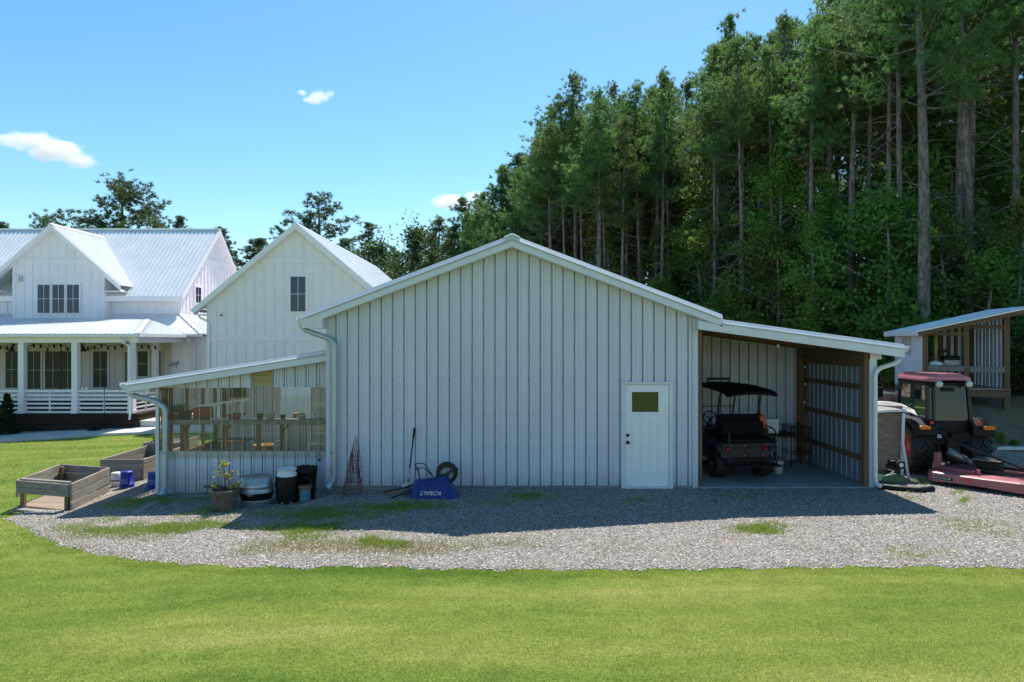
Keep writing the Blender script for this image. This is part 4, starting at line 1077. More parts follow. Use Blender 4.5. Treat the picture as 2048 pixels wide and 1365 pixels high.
for q in (A_ + ac * .1 + dxy * .06, B_ - ac * .1 + dxy * .06, C_ - ac * .1 - dxy * .1, D_ + ac * .1 - dxy * .1):
    b = MB(); b.obox((q.x, q.y, 0), ac, EZ, (-dxy), -.05, .05, zb - .02, zb + hgt - .02, -.045, .045); b.build('corner_post', M['wood_post'], t)
b = MB(); b.obox((A_.x, A_.y, 0), ac, EZ, -dxy, -.02, (B_ - A_).length - .02, zb - .02, zb + .05, -.02, .16); b.build('base_board', wx, t)
b = MB(); b.obox((B_.x, B_.y, 0), dxy, EZ, ac, .02, (C_ - B_).length, zb - .03, zb + .07, -.10, -.01); b.build('runner', M['wood_dark'], t)
b = MB(); b.obox((A_.x, A_.y, 0), dxy, EZ, ac, .02, (C_ - B_).length, zb - .03, zb + .07, -.03, .06); b.build('runner', M['wood_dark'], t)
b = MB(); b.obox((A_.x, A_.y, 0), ac, dxy, EZ, .03, (B_ - A_).length - .06, .05, (C_ - B_).length - .2, zb + .05, zb + .075); b.build('bottom_board', M['plywood'], t)
b = MB(); b.obox((A_.x, A_.y, 0), ac, dxy, EZ, .03, (B_ - A_).length - .04, .02, .13, zb + hgt + .002, zb + hgt + .03); b.build('top_board', M['wood_grey'], t)
# second
A = G(203, 966); B = G(274, 976); C = (B.x + .55, B.y + 2.5)
zb = gzf(A.x, A.y); B = Vector((X(284, A.y), A.y, 0))
C = (B.x - .02, B.y + 2.1)
t, board, A_, B_, C_, D_ = planter('weathered planter box with dark soil behind the blue bucket', (A.x, A.y), (B.x, B.y), C, 0, zb)
hgt = Z(919, A.y) - zb
board(A_, B_, zb + hgt - .13, zb + hgt, wx); board(A_, B_, zb + .04, zb + hgt - .14, wx)
board(B_, C_, zb + hgt - .12, zb + hgt, wy); board(B_, C_, zb + .04, zb + hgt - .13, wy)
board(C_, D_, zb + .04, zb + hgt + .08, wx); board(D_, A_, zb + hgt - .13, zb + hgt, wy, .0); board(D_, A_, zb + .04, zb + hgt - .14, wy)
b = MB(); b.obox((A_.x, A_.y, 0), EX, (C_ - B_).normalized(), EZ, .03, (B_ - A_).length - .03, .03, (C_ - B_).length - .03, zb + .1, zb + hgt - .28); b.build('soil', M['soil'], t)
# third, planted
A = G(289, 912); B = Vector((X(345, A.y), A.y, 0)); C = (B.x + .1, B.y + 1.4); zb = gzf(A.x, A.y)
t, board, A_, B_, C_, D_ = planter('far weathered planter box holding leafy plants at the greenhouse corner', (A.x, A.y), (B.x, B.y), C, 0, zb)
hgt = Z(885.5, A.y) - zb
board(A_, B_, zb + hgt - .14, zb + hgt, wx); board(A_, B_, zb + .02, zb + hgt - .15, wx); board(B_, C_, zb + .02, zb + hgt, wy); board(C_, D_, zb + .02, zb + hgt, wx); board(D_, A_, zb + .02, zb + hgt, wy)
b = MB(); b.obox((A_.x, A_.y, 0), EX, EY, EZ, .03, (B_ - A_).length - .03, .03, 1.36, zb + .1, zb + hgt - .05); b.build('soil', M['soil'], t)
pl = thing('leafy_plant', 'bushy green vegetable plants growing in the far planter box', 'plant', (A.x + .36, A.y + .4, zb + hgt - .05))
leaf_clump('foliage', pl, (0, 0, 0), .32, .28, 420, .09, M['leaf'], seed=9)
st = MB(); st.tube([(A.x + .36, A.y + .4, zb + hgt - .06), (A.x + .38, A.y + .42, zb + hgt + .12)], .012, 5); st.build('stem', M['leaf'], pl)

def bucket(mb, c, r0, r1, h, n=22):
    mb.lathe([(.001, 0), (r0, 0), (r0 + (r1 - r0) * .86, h * .86), (r1 + .012, h * .87), (r1 + .012, h * .91), (r1, h * .92), (r1 + .006, h), (r1 - .006, h), (r1 - .008, h * .9), (r0 - .006, .012), (.001, .012)], c, n)
# bulged white barrel of a bucket and blue buckets, upside down
p = G(233, 974); wb_ = thing('white_barrel', 'small white barrel with a brown band beside the blue bucket', 'barrel', p)
b = MB(); hh = .33; b.lathe([(.001, 0), (.10, 0), (.125, hh*.4), (.125, hh*.55), (.108, hh*.95), (.095, hh), (.001, hh)], p, 20); b.build('body', M['white_plastic'], wb_)
b = MB(); b.lathe([(.126, hh*.43), (.129, hh*.45), (.129, hh*.5), (.126, hh*.52)], p, 20, closed=True); b.build('band', M['wood_brown'], wb_)
b = MB(); b.box(p.x - .13, p.x + .16, p.y - .08, p.y + .2, p.z - .02, p.z - .001); 
def blue_bucket(px, py, label, txt=True):
    p = G(px, py); t = thing('blue_bucket', label, 'bucket', p, group='blue buckets by the planters')
    b = MB(); h = .37; b.lathe([(.001, h), (.128, h), (.13, h - .012), (.140, h*.25), (.156, h*.24), (.156, h*.19), (.144, h*.18), (.150, h*.09), (.158, h*.08), (.158, h*.03), (.148, .0), (.001, .0)], p, 24)
    body = b.build('body', M['bucket_blue'], t)
    if txt:
        b = MB()
        n = Vector((-p.x, -p.y, 0)).normalized(); side = Vector((-n.y, n.x, 0)); n2 = (n - side * .12).normalized(); side = Vector((-n2.y, n2.x, 0))
        for s_, z_, sz in (('HOW', .205, .062), ('DO IT', .145, .058)):
            c = p + n2 * .143 + Vector((0, 0, z_)) - side * .045
            st0 = len(b.v); text_into(b, s_, sz, frame4(c, -side, (0, 0, -1)), .002)
        for i in range(len(b.v)):
            v = Vector(b.v[i]); d = Vector((v.x - p.x, v.y - p.y, 0)); rr = .1345 + (.37 - (v.z - p.z)) * .035 + .004; d = d.normalized() * rr; b.v[i] = (p.x + d.x, p.y + d.y, v.z)
        b.build('lettering', M['print_soft'], body)
    return t
blue_bucket(254, 976, 'blue plastic bucket standing upside down beside the small white barrel')
blue_bucket(309, 978, 'blue plastic bucket half hidden behind the greenhouse corner', True)

# terracotta pot with a small tree
pp_ = G(450, 1021)
pot = thing('plant_pot', 'large weathered terracotta pot with raised scrolls by the greenhouse wall', 'pot', pp_)
b = MB(); b.lathe([(.001, 0), (.165, 0), (.175, .02), (.215, .22), (.225, .30), (.25, .33), (.262, .335), (.265, .38), (.25, .40), (.225, .395), (.215, .33), (.001, .32)], pp_, 30); b.build('body', M['terracotta'], pot)
b = MB()
for k in range(9):
    a = k * .7; base = Vector((math.cos(a), math.sin(a), 0)); tq = Vector((-base.y, base.x, 0)); pts = []
    for i in range(10):
        u = i / 9 * 5.0; r_ = .055 * (1 - i / 14); h = .19 + r_ * math.sin(u); rr = .205 + .05 * (h - .19)
        aa = a + r_ * math.cos(u) / .21; pts.append(pp_ + Vector((math.cos(aa) * (rr + .004), math.sin(aa) * (rr + .004), h)))
    b.tube(pts, .011, 6)
b.build('scrollwork', M['terracotta'], pot)
b = MB(); b.lathe([(.214, .345), (.10, .352), (.001, .348)], pp_, 24); b.build('soil', M['soil'], pot)
tr = thing('potted_sapling', 'young sapling with pale leaves tinted sunlit yellow-green growing in the terracotta pot', 'plant', pp_ + Vector((0, 0, .35)))
D0 = pp_.y
stems = [[(451, 985), (450, 960), (448, 940), (447, 928)], [(450, 956), (444, 950), (438, 940)], [(450, 962), (458, 952), (466, 946)], [(450, 977), (440, 974), (430, 970)], [(451, 978), (462, 972), (476, 968)], [(449, 948), (453, 951), (458, 953)], [(450, 958), (462, 948), (473, 942)]]
b = MB()
for i, s_ in enumerate(stems):
    pts = [P(a, c, D0 + .08 * math.sin(i * 2.1) * k) for k, (a, c) in enumerate(s_)]; b.tube(pts, [.011 - .002 * k if i == 0 else .006 - .001 * k for k in range(len(pts))], 6)
b.build('trunk', M['wood_dark'], tr)
g = np.random.default_rng(4)
vs = []; 
for (a, c, n_) in ((447, 931, 26), (441, 927, 14), (452, 928, 16), (436, 950, 14), (438, 942, 8), (455, 952, 30), (461, 955, 14), (449, 948, 8), (427, 971, 20), (434, 973, 10), (460, 972, 14), (466, 968, 8), (478, 970, 24), (474, 973, 14), (470, 944, 6)):
    for _ in range(n_):
        o = P(a + g.normal() * 3.4, c + g.normal() * 2.4, D0 + g.normal() * .05)
        d = Vector((g.normal(), g.normal(), g.normal() * .5 + .1)).normalized(); e = d.cross(Vector((g.normal(), g.normal(), g.normal()))).normalized(); L = .05 + .05 * g.random()
        vs += [o, o + d*L*.5 + e*L*.2, o + d*L, o + d*L*.5 - e*L*.2]
b = MB(); b.add(vs, [(4*i, 4*i+1, 4*i+2, 4*i+3) for i in range(len(vs)//4)]); b.build('leaves', M['leaf_pot'], tr)

# two galvanised wash tubs with a black pan between
def G2(px, py): return G(px, py)
q = G(513, 1010); q.y -= .0
def ell(mb, prof, c, ax=1.12, n=32): st0 = len(mb.v); mb.lathe(prof, (0, 0, 0), n); mb.v[st0:] = [(c[0] + x * ax, c[1] + y, c[2] + z) for x, y, z in mb.v[st0:]]
rr = .285
b = MB(); ell(b, [(.001, .0), (rr - .03, 0), (rr - .02, .02), (rr - .01, .10), (rr, .115), (rr, .13), (rr - .02, .13), (.001, .12)], q)
tag(b.build('wash_tub', M['galv']), 'shallow grey metal tub at the bottom of the tub stack', 'tub', 'stacked tubs')
b = MB(); ell(b, [(.001, .135), (rr - .03, .135), (rr + .002, .24), (rr + .012, .245), (rr + .012, .258), (rr - .03, .258), (.001, .25)], q)
tag(b.build('rubber_pan', M['black_plastic']), 'black rubber pan in the middle of the tub stack', 'pan')
tb = thing('wash_tub', 'big galvanised oval wash tub upside down, topmost of the tub stack', 'tub', q + Vector((0, 0, .262)), group='stacked tubs')
b = MB(); ell(b, [(rr + .012, .262), (rr + .018, .272), (rr + .010, .285), (rr, .30), (rr - .008, .36), (rr + .0, .37), (rr + .0, .385), (rr - .010, .395), (rr - .004, .405), (rr - .014, .42), (rr - .035, .545), (rr - .042, .552), (rr - .05, .545), (.001, .540)], q)
b.build('body', M['galv'], tb)
b = MB(); c = q + Vector((0, -rr - .015, .30)); b.tube(smooth_path([c + Vector((-.05, 0, .01)), c + Vector((-.045, -.015, -.06)), c + Vector((.045, -.015, -.06)), c + Vector((.05, 0, .01))], .02), .006, 6); b.build('handle', M['galv'], tb)
# white drum in a black sleeve
q = G(574, 1006); wd = thing('white_drum', 'white plastic drum with open top standing in a black sleeve', 'drum', q)
b = MB(); b.lathe([(.001, .02), (.17, .02), (.18, .40), (.185, .58), (.165, .60), (.165, .63), (.182, .64), (.182, .66), (.165, .66), (.16, .60), (.155, .5), (.001, .48)], q, 26); b.build('body', M['white_plastic'], wd)
b = MB(); b.lathe([(.165, 0), (.175, .01), (.20, .20), (.205, .50), (.198, .525), (.186, .51), (.18, .1), (.165, 0)], q, 26)
b.v = [(x + .012 * math.sin(9 * math.atan2(y - q.y, x - q.x) + z * 5), y + .012 * math.cos(7 * math.atan2(y - q.y, x - q.x)), z) for x, y, z in b.v]; b.build('sleeve', M['black_plastic'], wd)
b = MB(); b.tube([q + Vector((-.19, 0, .46)), q + Vector((-.215, -.03, .38)), q + Vector((-.2, -.05, .30))], .014, 6); b.build('strap', M['black_plastic'], wd)
# black trash can
q = G(613, 999); tc_ = thing('trash_can', 'black trash can with a crumpled bag over its rim behind the wire spool', 'trash can', q)
b = MB(); b.lathe([(.001, 0), (.155, 0), (.165, .02), (.195, .56), (.212, .57), (.215, .62), (.20, .625), (.19, .56), (.17, .5), (.001, .49)], q, 26); b.build('body', M['black_plastic'], tc_)
b = MB(); g = np.random.default_rng(2)
b.lathe([(.217, .56), (.222, .60), (.218, .632), (.19, .638), (.10, .615), (.001, .59)], q, 26)
b.v = [(x + g.normal() * .009, y + g.normal() * .009, z + g.normal() * .010) for x, y, z in b.v]; b.build('bag', M['black_plastic'], tc_)
# wire spool bucket
q = G(614, 1002); q.y -= .12; q.z = gzf(q.x, q.y)
sp = thing('wire_spool', 'small wooden spool wound with blue wire in front of the trash can', 'spool', q)
b = MB(); b.lathe([(.001, 0), (.115, 0), (.115, .02), (.001, .021)], q, 22); b.lathe([(.03, .27), (.132, .27), (.132, .325), (.03, .325), (.03, .27)], q, 22); b.build('flange', M['wood_brown'], sp)
M['teal_wire'] = mat('teal_wire', (.07, .20, .25), .5, 0, .3, 30, .3, 90, (1, 1, 8))
b = MB(); b.lathe([(.10, .021)] + [(.104 + .005 * (k % 2), .022 + k * .0103) for k in range(25)], q, 22); b.build('wire', M['teal_wire'], sp)
b = MB(); b.tube([q + Vector((.125 * math.cos(a), 0, .30 + .17 * math.sin(a))) for a in np.linspace(0, math.pi, 12)], .006, 6); b.build('handle', M['black_metal'], sp)
# loose boards by the wall
def loose(name, p, q, w_, h, m, label, group=None):
    b = MB(); p = Vector(p); q = Vector(q); b.beam(p, q, w_, h); return tag(b.build(name, m, bevel=.004), label, 'board', group)
a = G(372, 999); c = G(462, 992); c.y = a.y + .05
loose('loose_board', (a.x, a.y, a.z + .05), (c.x + .05, c.y, gzf(c.x, c.y) + .055), .09, .07, M['wood_grey'], 'pale grey board lying along the greenhouse wall behind the terracotta pot', 'loose boards')
a = G(406, 990); loose('loose_board', (a.x, a.y + .05, a.z + .16), (a.x + .35, a.y + .03, a.z + .17), .09, .03, M['wood_brown'], 'short brown board leaning flat at the greenhouse wall base', 'loose boards')
a = G(268, 1028); c = G(318, 1004); loose('ground_plank', (a.x, a.y, a.z + .018), (c.x, c.y, c.z + .018), .16, .03, M['wood_grey_y'], 'half buried grey plank below the greenhouse corner downspout', 'loose boards')
a = G(608, 1015); c = G(668, 992); loose('ground_plank', (a.x, a.y, a.z + .015), (c.x, c.y, c.z + .015), .2, .03, M['wood_grey_y'], 'dark wet plank on the gravel right of the trash can', 'loose boards')
b = MB(); a = Vector((GXL, GY - .02, gzb)); b.box(GXL - .05, GXL + .75, GY - .06, GY - .036, gzb - .1, gzb + .02); b.build('base_board', M['wood_brown'], barn)
b = MB(); p = P(639, 917, GY - .03); b.box(p.x - .02, p.x + .02, GY - .05, GY - .03, p.z - .02, p.z + .03); b.mi = 1; b.box(p.x - .022, p.x + .022, GY - .056, GY - .051, p.z - .05, p.z - .01)
tag(b.build('outdoor_outlet', [M['galv'], M['black_plastic']]), 'small metal outlet box low on the greenhouse front wall', 'outlet')

# tomato cages, stacked upside down
def cage(c, ang, label, r0, htop, nw, lean):
    t = thing('tomato_cage', label, 'tomato cage', c, group='red tomato cages stacked by the downspout')
    def rad(h): return r0 * (1 - h / htop * .86)
    for h in nw:
      b = MB(); b.tube([c + Vector((lean[0] * h + rad(h) * math.cos(a), lean[1] * h + rad(h) * math.sin(a), h)) for a in np.linspace(0, 2 * math.pi, 17)], .0042, 5, cap=False)
      b.build('hoop', M['red_wire'], t)
    b = MB()
    for k in range(4):
        a = ang + k * 1.5708; pts = [c + Vector((lean[0] * h + rad(h) * math.cos(a), lean[1] * h + rad(h) * math.sin(a), h)) for h in np.linspace(0, htop * (1 - .04 * k), 6)]
        b.tube(pts, .0046, 5)
    b.build('upright', M['red_wire'], t)
c0 = G(713, 985); c0 = Vector((c0.x, 13.42, gzf(c0.x, 13.42)))
for i in range(5):
    lab = ['bottom red wire tomato cage of the nested stack', 'second red wire tomato cage up in the nested stack', 'middle red wire tomato cage of the nested stack', 'fourth red wire tomato cage up in the nested stack', 'top red wire tomato cage with the highest spikes'][i]
    cage(c0 + Vector((.012 * i - .02, .008 * i, .075 * i)), .35 * i, lab, .195 - .006 * i, .84 + .012 * i, (.0, .26, .46), (.0 + .008 * i, .02))
# shovel leaning on the wall
sv = thing('shovel', 'long handled shovel with blue shaft leaning on the barn wall', 'shovel', G(817, 985))
top_ = P(829, 856, 13.68); low = P(816, 968, 13.36); d = (top_ - low)
b = MB(); b.tube([low, low + d * .28], .018, 10); b.build('socket', M['galv'], sv)
b = MB(); b.tube([low + d * .25, low + d * .8], .0165, 10); b.build('shaft', M['blue_plastic'], sv)
b = MB(); b.tube([low + d * .80, low + d * .83, low + d * .97, low + d], [.017, .022, .021, .015], 10); b.build('grip', M['black_plastic'], sv)
dn = d.normalized(); sd_ = dn.cross(EY).normalized(); b = MB(); nrm_ = sd_.cross(dn)
sh_ = [(-.0, .03), (.09, .0), (.115, -.06), (.11, -.16), (.07, -.25), (0, -.29), (-.07, -.25), (-.11, -.16), (-.115, -.06), (-.09, 0)]
b.add([low + sd_ * x + dn * y - nrm_ * (.03 - 2.2 * x * x) for x, y in sh_] + [low + dn * -.1], [(i, (i + 1) % 10, 10) for i in range(10)]); b.build('blade', M['galv'], sv)

# upturned wheelbarrow
wy0 = 13.0
wbw = thing('wheelbarrow', 'blue wheelbarrow lying upside down against the barn wall', 'wheelbarrow', (X(860, wy0), wy0, 0.0))
def WP(px, py, Y=wy0): return P(px, py, Y)
rim = [(821, 1003), (918, 1000)]
b = MB(); b.smooth = True
zr = Z(1003, wy0); zr = max(zr, gzf(X(860, wy0), wy0) + .01)
# tray: loops from the rim (on the ground) up to the pan bottom
xL, xR = X(821, wy0), X(919, wy0)
loops = []
for (x0, x1, y0, y1, z, dz, k) in ((xL, xR, 12.78, 13.40, zr, .02, 0), (xL + .005, xR - .02, 12.80, 13.38, zr + .03, .03, 1), (xL + .03, xR - .17, 12.87, 13.31, zr + .19, .04, 2), (xL + .07, xR - .24, 12.91, 13.27, zr + .285, .04, 3), (xL + .12, xR - .30, 12.97, 13.21, zr + .30, .04, 4)):
    lp = []; n = 28
    for j in range(n):
        a = 2 * math.pi * j / n; ca, sa = math.cos(a), math.sin(a); e = .42
        u = math.copysign(abs(ca) ** e, ca); v = math.copysign(abs(sa) ** e, sa)
        zz = z + (.10 if k in (2, 3, 4) else 0) * max(0, (u + .2)) * (.9 if k > 2 else .5)
        lp.append((( x0 + x1) / 2 + u * (x1 - x0) / 2, (y0 + y1) / 2 + v * (y1 - y0) / 2, zz))
    loops.append(lp)
n = 28
b.add([v for l in loops for v in l], [(i*n + j, i*n + (j+1) % n, (i+1)*n + (j+1) % n, (i+1)*n + j) for i in range(4) for j in range(n)] + [tuple(4*n + j for j in range(n))])
b.tube(loops[0] + [loops[0][0]], .014, 6, cap=False)
tray = b.build('tray', M['blue_plastic'], wbw)
b = MB(); fr4 = frame4((X(861, 12.84), 12.815, zr + .105), (-1, 0, 0), (0, -.42, -1)); text_into(b, 'KOBALT', .105, fr4, .003)
b.build('lettering', M['print_white'], tray)
b = MB()
for dy in (12.95, 13.25):
    b.tube(smooth_path([WP(766 if dy < 13.1 else 768, 1002 if dy < 13.1 else 985, dy - .02), WP(800, 990 if dy < 13.1 else 978, dy), WP(868, 958 if dy > 13.1 else 961, dy), WP(912, 938, 13.09 + (dy - 13.1) * .35)], .1), .017, 8)
b.build('handle', M['black_metal'], wbw)
b = MB()
for dy, o in ((12.95, 3), (13.25, 0)):
    b.tube(smooth_path([WP(838, 968, dy), WP(839, 952, dy), WP(836, 938 + o, dy), WP(829, 930 + o*3, dy), WP(832, 928 + o*3, dy), WP(848, 927 + o*3, dy), WP(866, 953, dy)], .03), .010, 7)
b.tube([WP(838, 940, 12.95), WP(838, 936, 13.25)], .008, 6); b.tube([WP(830, 932, 12.95), WP(830, 929, 13.25)], .010, 6)
b.build('leg', M['black_metal'], wbw)
b = MB(); c = P(894, 945.5, 13.10)
b.lathe([(.13, -.045), (.165, -.05), (.20, -.035), (.212, 0), (.20, .035), (.165, .05), (.13, .045), (.125, 0)], c, 28, 'y', closed=True); wl_ = b.build('wheel', M['rubber'], wbw)
b = MB(); b.lathe([(.13, -.03), (.10, -.02), (.06, -.01), (.035, -.05), (.001, -.05)], c, 24, 'y'); b.lathe([(.13, .03), (.10, .02), (.06, .01), (.035, .05), (.001, .05)], c, 24, 'y'); b.build('rim', M['grey_steel'], wl_)
b = MB()
for s in (-.075, .075): b.tube([WP(866, 957, 13.1 + s), c + Vector((0, s, 0)), WP(914, 938, 13.1 + s)], .012, 6)
b.box(c.x + .17, c.x + .21, c.y - .08, c.y + .08, c.z + .03, c.z + .09); b.tube([c + Vector((0, -.09, 0)), c + Vector((0, .09, 0))], .012, 8)
b.tube([WP(899, 965, 13.1), WP(899, 958, 13.1), WP(897, 945, 13.1)], .009, 6)
b.build('wheel_bracket', M['black_metal'], wbw)
b = MB(); p = G(785, 990); b.beam((p.x - .13, p.y, p.z + .03), (p.x + .03, p.y + .06, p.z + .05), .05, .012); tag(b.build('yellow_tag', M['amber']), 'flat yellow strip on the gravel between the wheelbarrow handles', 'strip')
b = MB(); p = G(815, 990); b.lathe([(.001, 0), (.10, 0), (.12, .03), (.09, .10), (.04, .13), (.001, .13)], p, 12); b.v = [(x + .02 * math.sin(z * 40 + x * 30), y, z) for x, y, z in b.v]; tag(b.build('field_stone', M['terracotta']), 'rough brown stone under the wheelbarrow handles', 'stone')
# ------------------------------------------------------------------ inside the greenhouse
zs = Z(840, GY) + .0     # shelf level
def gp(px, py, Y): return P(px, py, Y)
bench = thing('potting_bench', 'weathered potting bench along the inside of the greenhouse window', 'bench', (-5.6, 14.6, -.1))
b = MB(); b.box(GXL + .13, GXR - .05, 14.36, 14.86, 1.255, 1.285); b.build('bench_top', M['wood_grey'], bench)
for xx in (GXL + .25, X(432, 14.5), X(560, 14.8), GXR - .2):
    b = MB(); b.box(xx, xx + .085, 14.78, 14.86, -.25, 1.254); b.build('leg', M['wood_post'], bench)
    b = MB(); b.beam((xx + .04, 14.82, 1.0), (xx + .26, 14.82, 1.24), .05, .05); b.build('brace', M['wood_brown'], bench)
zt_ = 1.287
def tote(px0, px1, hpx, Y, label, m=None, group='red bins on the potting bench'):
    x0, x1 = X(px0, Y), X(px1, Y); h = hpx / FPX * Y
    t = thing('red_bin', label, 'bin', ((x0+x1)/2, Y, zt_), group=group)
    b = MB(); w_ = x1 - x0
    b.add([(x0+.02, Y-.13, zt_), (x1-.02, Y-.13, zt_), (x1-.02, Y+.13, zt_), (x0+.02, Y+.13, zt_), (x0, Y-.16, zt_+h), (x1, Y-.16, zt_+h), (x1, Y+.16, zt_+h), (x0, Y+.16, zt_+h)], [(0,3,2,1),(0,1,5,4),(1,2,6,5),(2,3,7,6),(3,0,4,7)])
    b.box(x0 - .012, x1 + .012, Y - .175, Y - .16, zt_ + h - .03, zt_ + h); b.box(x0 - .012, x1 + .012, Y + .16, Y + .175, zt_ + h - .03, zt_ + h); b.box(x0 - .013, x0, Y - .16, Y + .16, zt_ + h - .031, zt_ + h - .001); b.box(x1, x1 + .013, Y - .16, Y + .16, zt_ + h - .031, zt_ + h - .001)
    for k in range(5): xx = x0 + .04 + (w_ - .1) * k / 4; b.box(xx, xx + .02, Y - .168, Y - .14, zt_ + .03, zt_ + h - .04)
    b.build('body', m or M['red_plastic'], t)
    return t
tote(392, 426, 24, 14.62, 'tall ribbed red bin standing at the ladder foot on the bench')
tote(462, 484, 12, 14.62, 'low red bin behind the ladder rungs on the bench')
tote(334, 357, 10, 14.6, 'low red bin at the left end of the bench beside the black pot')
q = Vector((X(371, 14.6), 14.6, zt_)); b = MB(); b.lathe([(.001, 0), (.105, 0), (.135, .16), (.15, .165), (.15, .19), (.135, .19), (.12, .17), (.001, .15)], q, 20)
tag(b.build('nursery_pot', M['black_plastic']), 'black nursery pot on the greenhouse bench beside a low red bin', 'pot')
sk = thing('dry_plant', 'small dark withered plant behind the black nursery pot', 'plant', (X(358, 14.75), 14.75, zt_)); leaf_clump('foliage', sk, (0, 0, .1), .10, .2, 120, .05, M['leaf_dark'], seed=21)
b = MB(); b.tube([(X(358, 14.75), 14.75, zt_), (X(358, 14.75), 14.75, zt_ + .2)], .006, 5); b.build('stem', M['wood_dark'], sk)
# white ladder lying on its side
ld_ = thing('step_ladder', 'pale metal ladder lying on its side along the greenhouse bench', 'ladder', (X(450, 14.5), 14.5, zt_))
yl = 14.50
b = MB(); b.beam(gp(396, 812.5, yl), gp(502, 798.5, yl), .03, .04); b.build('rail', M['white_plastic'], ld_)
b = MB(); b.beam(gp(410, 838.5, yl + .02), gp(507, 837.5, yl + .02), .03, .035); b.build('rail', M['white_plastic'], ld_)
for px in (429, 455, 484):
    b = MB(); t_ = (px - 396) / 106; b.beam(gp(px, 812.5 - 14 * t_ + 2, yl), gp(px + 1, 837.5, yl + .02), .035, .035, (1, 0, 0)); b.build('rung', M['white_plastic'], ld_)
    b = MB(); b.beam(gp(px, 818 - 14 * t_, yl), gp(px + 9, 811.5 - 14 * t_ + 1, yl), .01, .018); b.beam(gp(px + 1, 830, yl + .02), gp(px + 10, 837, yl + .02), .01, .018); b.build('gusset', M['white_plastic'], ld_)
# white chair, cage, tables, bits
def chair(c, label, rz=0.0, up=True):
    t = thing('white_chair', label, 'chair', c, rz, 'white chairs in the greenhouse')
    W = M['white_plastic']
    def pt(nm, bx):
        b = MB(); [b.box(*q) for q in bx]; b.build(nm, W, t, local=True)
    pt('seat', [(-.2, .2, -.2, .2, .43, .46)])
    for sx in (-.2, .165):
        for sy in (-.2, .165): pt('leg', [(sx, sx + .035, sy, sy + .035, 0, .43 if sy < 0 else .429)])
    pt('backrest', [(-.2, -.165, .165, .2, .46, .92), (.165, .2, .165, .2, .46, .92), (-.165, .165, .17, .195, .70, .90), (-.165, .165, .17, .195, .60, .65)])
    pt('stretcher', [(-.165, .165, -.19, -.17, .2, .235), (-.165, .165, .175, .195, .2, .235)])
    return t
ch = chair((X(641, 14.62), 14.60, 1.288), 'white wooden chair standing on the right end of the bench', .1)
ch.scale = (.78, .5, .42)
ch2 = chair((X(641, 14.98), 14.98, .30), 'white wooden chair below the bench at the greenhouse right wall', -.1)
b = MB(); b.box(X(600, 15.2), X(662, 15.2), 14.95, 15.5, .20, .248); b.box(X(603, 15.2), X(606, 15.2), 15, 15.04, -.2, .199); b.box(X(648, 15.2), X(651, 15.2), 15, 15.04, -.2, .199); b.box(X(606, 15.2), X(648, 15.2), 15.01, 15.03, -.15, .199)
tag(b.build('low_crate', M['wood_grey']), 'low grey crate under the white chair in the greenhouse', 'crate')
wp = thing('wire_grid', 'pale wire grid panel leaning under the greenhouse bench', 'wire panel', (X(545, 14.95), 14.95, -.1))
b = MB()
for k in range(6): b.tube([gp(519 + k * 11, 848, 14.95), gp(519 + k * 11, 906, 14.95)], .0035, 5)
b.build('vertical_wires', M['galv'], wp)
b = MB()
for k in range(6): b.tube([gp(516, 852 + k * 10, 14.95), gp(577, 852 + k * 10, 14.95)], .0035, 5)
b.build('horizontal_wires', M['galv'], wp)
yt = thing('yellow_tub', 'faded yellow tub standing on the greenhouse floor behind the wire panel', 'tub', (X(527, 15.4), 15.4, -.15))
b = MB(); b.lathe([(.001, 0), (.16, 0), (.20, .50), (.215, .51), (.215, .54), (.19, .54), (.16, .1), (.001, .08)], (X(527, 15.4), 15.4, .1), 20); M['dull_yellow'] = mat('dull_yellow', (.42, .24, .04), .6, 0, .2, 6); b.build('body', M['dull_yellow'], yt)
mw = thing('push_mower', 'dark push mower parked on the greenhouse floor left of the stud', 'lawn mower', (X(462, 15.4), 15.4, -.12))
b = MB(); x0 = X(440, 15.4); b.box(x0, x0 + .5, 15.2, 15.6, .05, .2); b.lathe([(.001, .30), (.12, .3), (.14, .2), (.14, .1), (.001, .1)], (x0 + .25, 15.4, .1), 16); b.build('deck', M['black_plastic'], mw, bevel=.03)
for dx in (.05, .45):
    b = MB(); b.lathe([(.001, -.02), (.09, -.02), (.09, .02), (.001, .02)], (x0 + dx, 15.17, -.02), 14, 'y'); b.build('wheel', M['rubber'], mw)
b = MB(); b.tube([(x0 + .48, 15.4, .15), (x0 + .9, 15.45, .6)], .012, 6); b.build('handle', M['grey_steel'], mw)
b = MB(); b.box(X(445, 16.6), X(500, 16.6), 16.3, 16.9, .55, .58); b.box(X(447, 16.6), X(450, 16.6), 16.32, 16.36, -.2, .549); b.box(X(495, 16.6), X(498, 16.6), 16.32, 16.36, -.2, .549); b.box(X(447, 16.6), X(498, 16.6), 16.33, 16.86, .1, .13)
tag(b.build('garden_table', M['wood_brown']), 'brown slatted table at the back of the greenhouse', 'table')
b = MB(); b.box(X(590, 16.9), X(608, 16.9), 16.75, 16.95, Z(838, 16.9), Z(826, 16.9)); b.mi = 1; b.box(X(586, 16.9), X(610, 16.9), 16.7, 17, Z(840, 16.9), Z(838.2, 16.9))
tag(b.build('seed_box', [M['dull_yellow'], M['wood_grey']]), 'yellow box on the back sill of the greenhouse', 'box')
b = MB(); b.box(X(461, 17.2), X(487, 17.2), 17.15, 17.3, Z(795, 17.2), Z(776, 17.2)); tag(b.build('dark_crate', M['black_plastic']), 'dark crate high on the greenhouse back wall', 'crate')
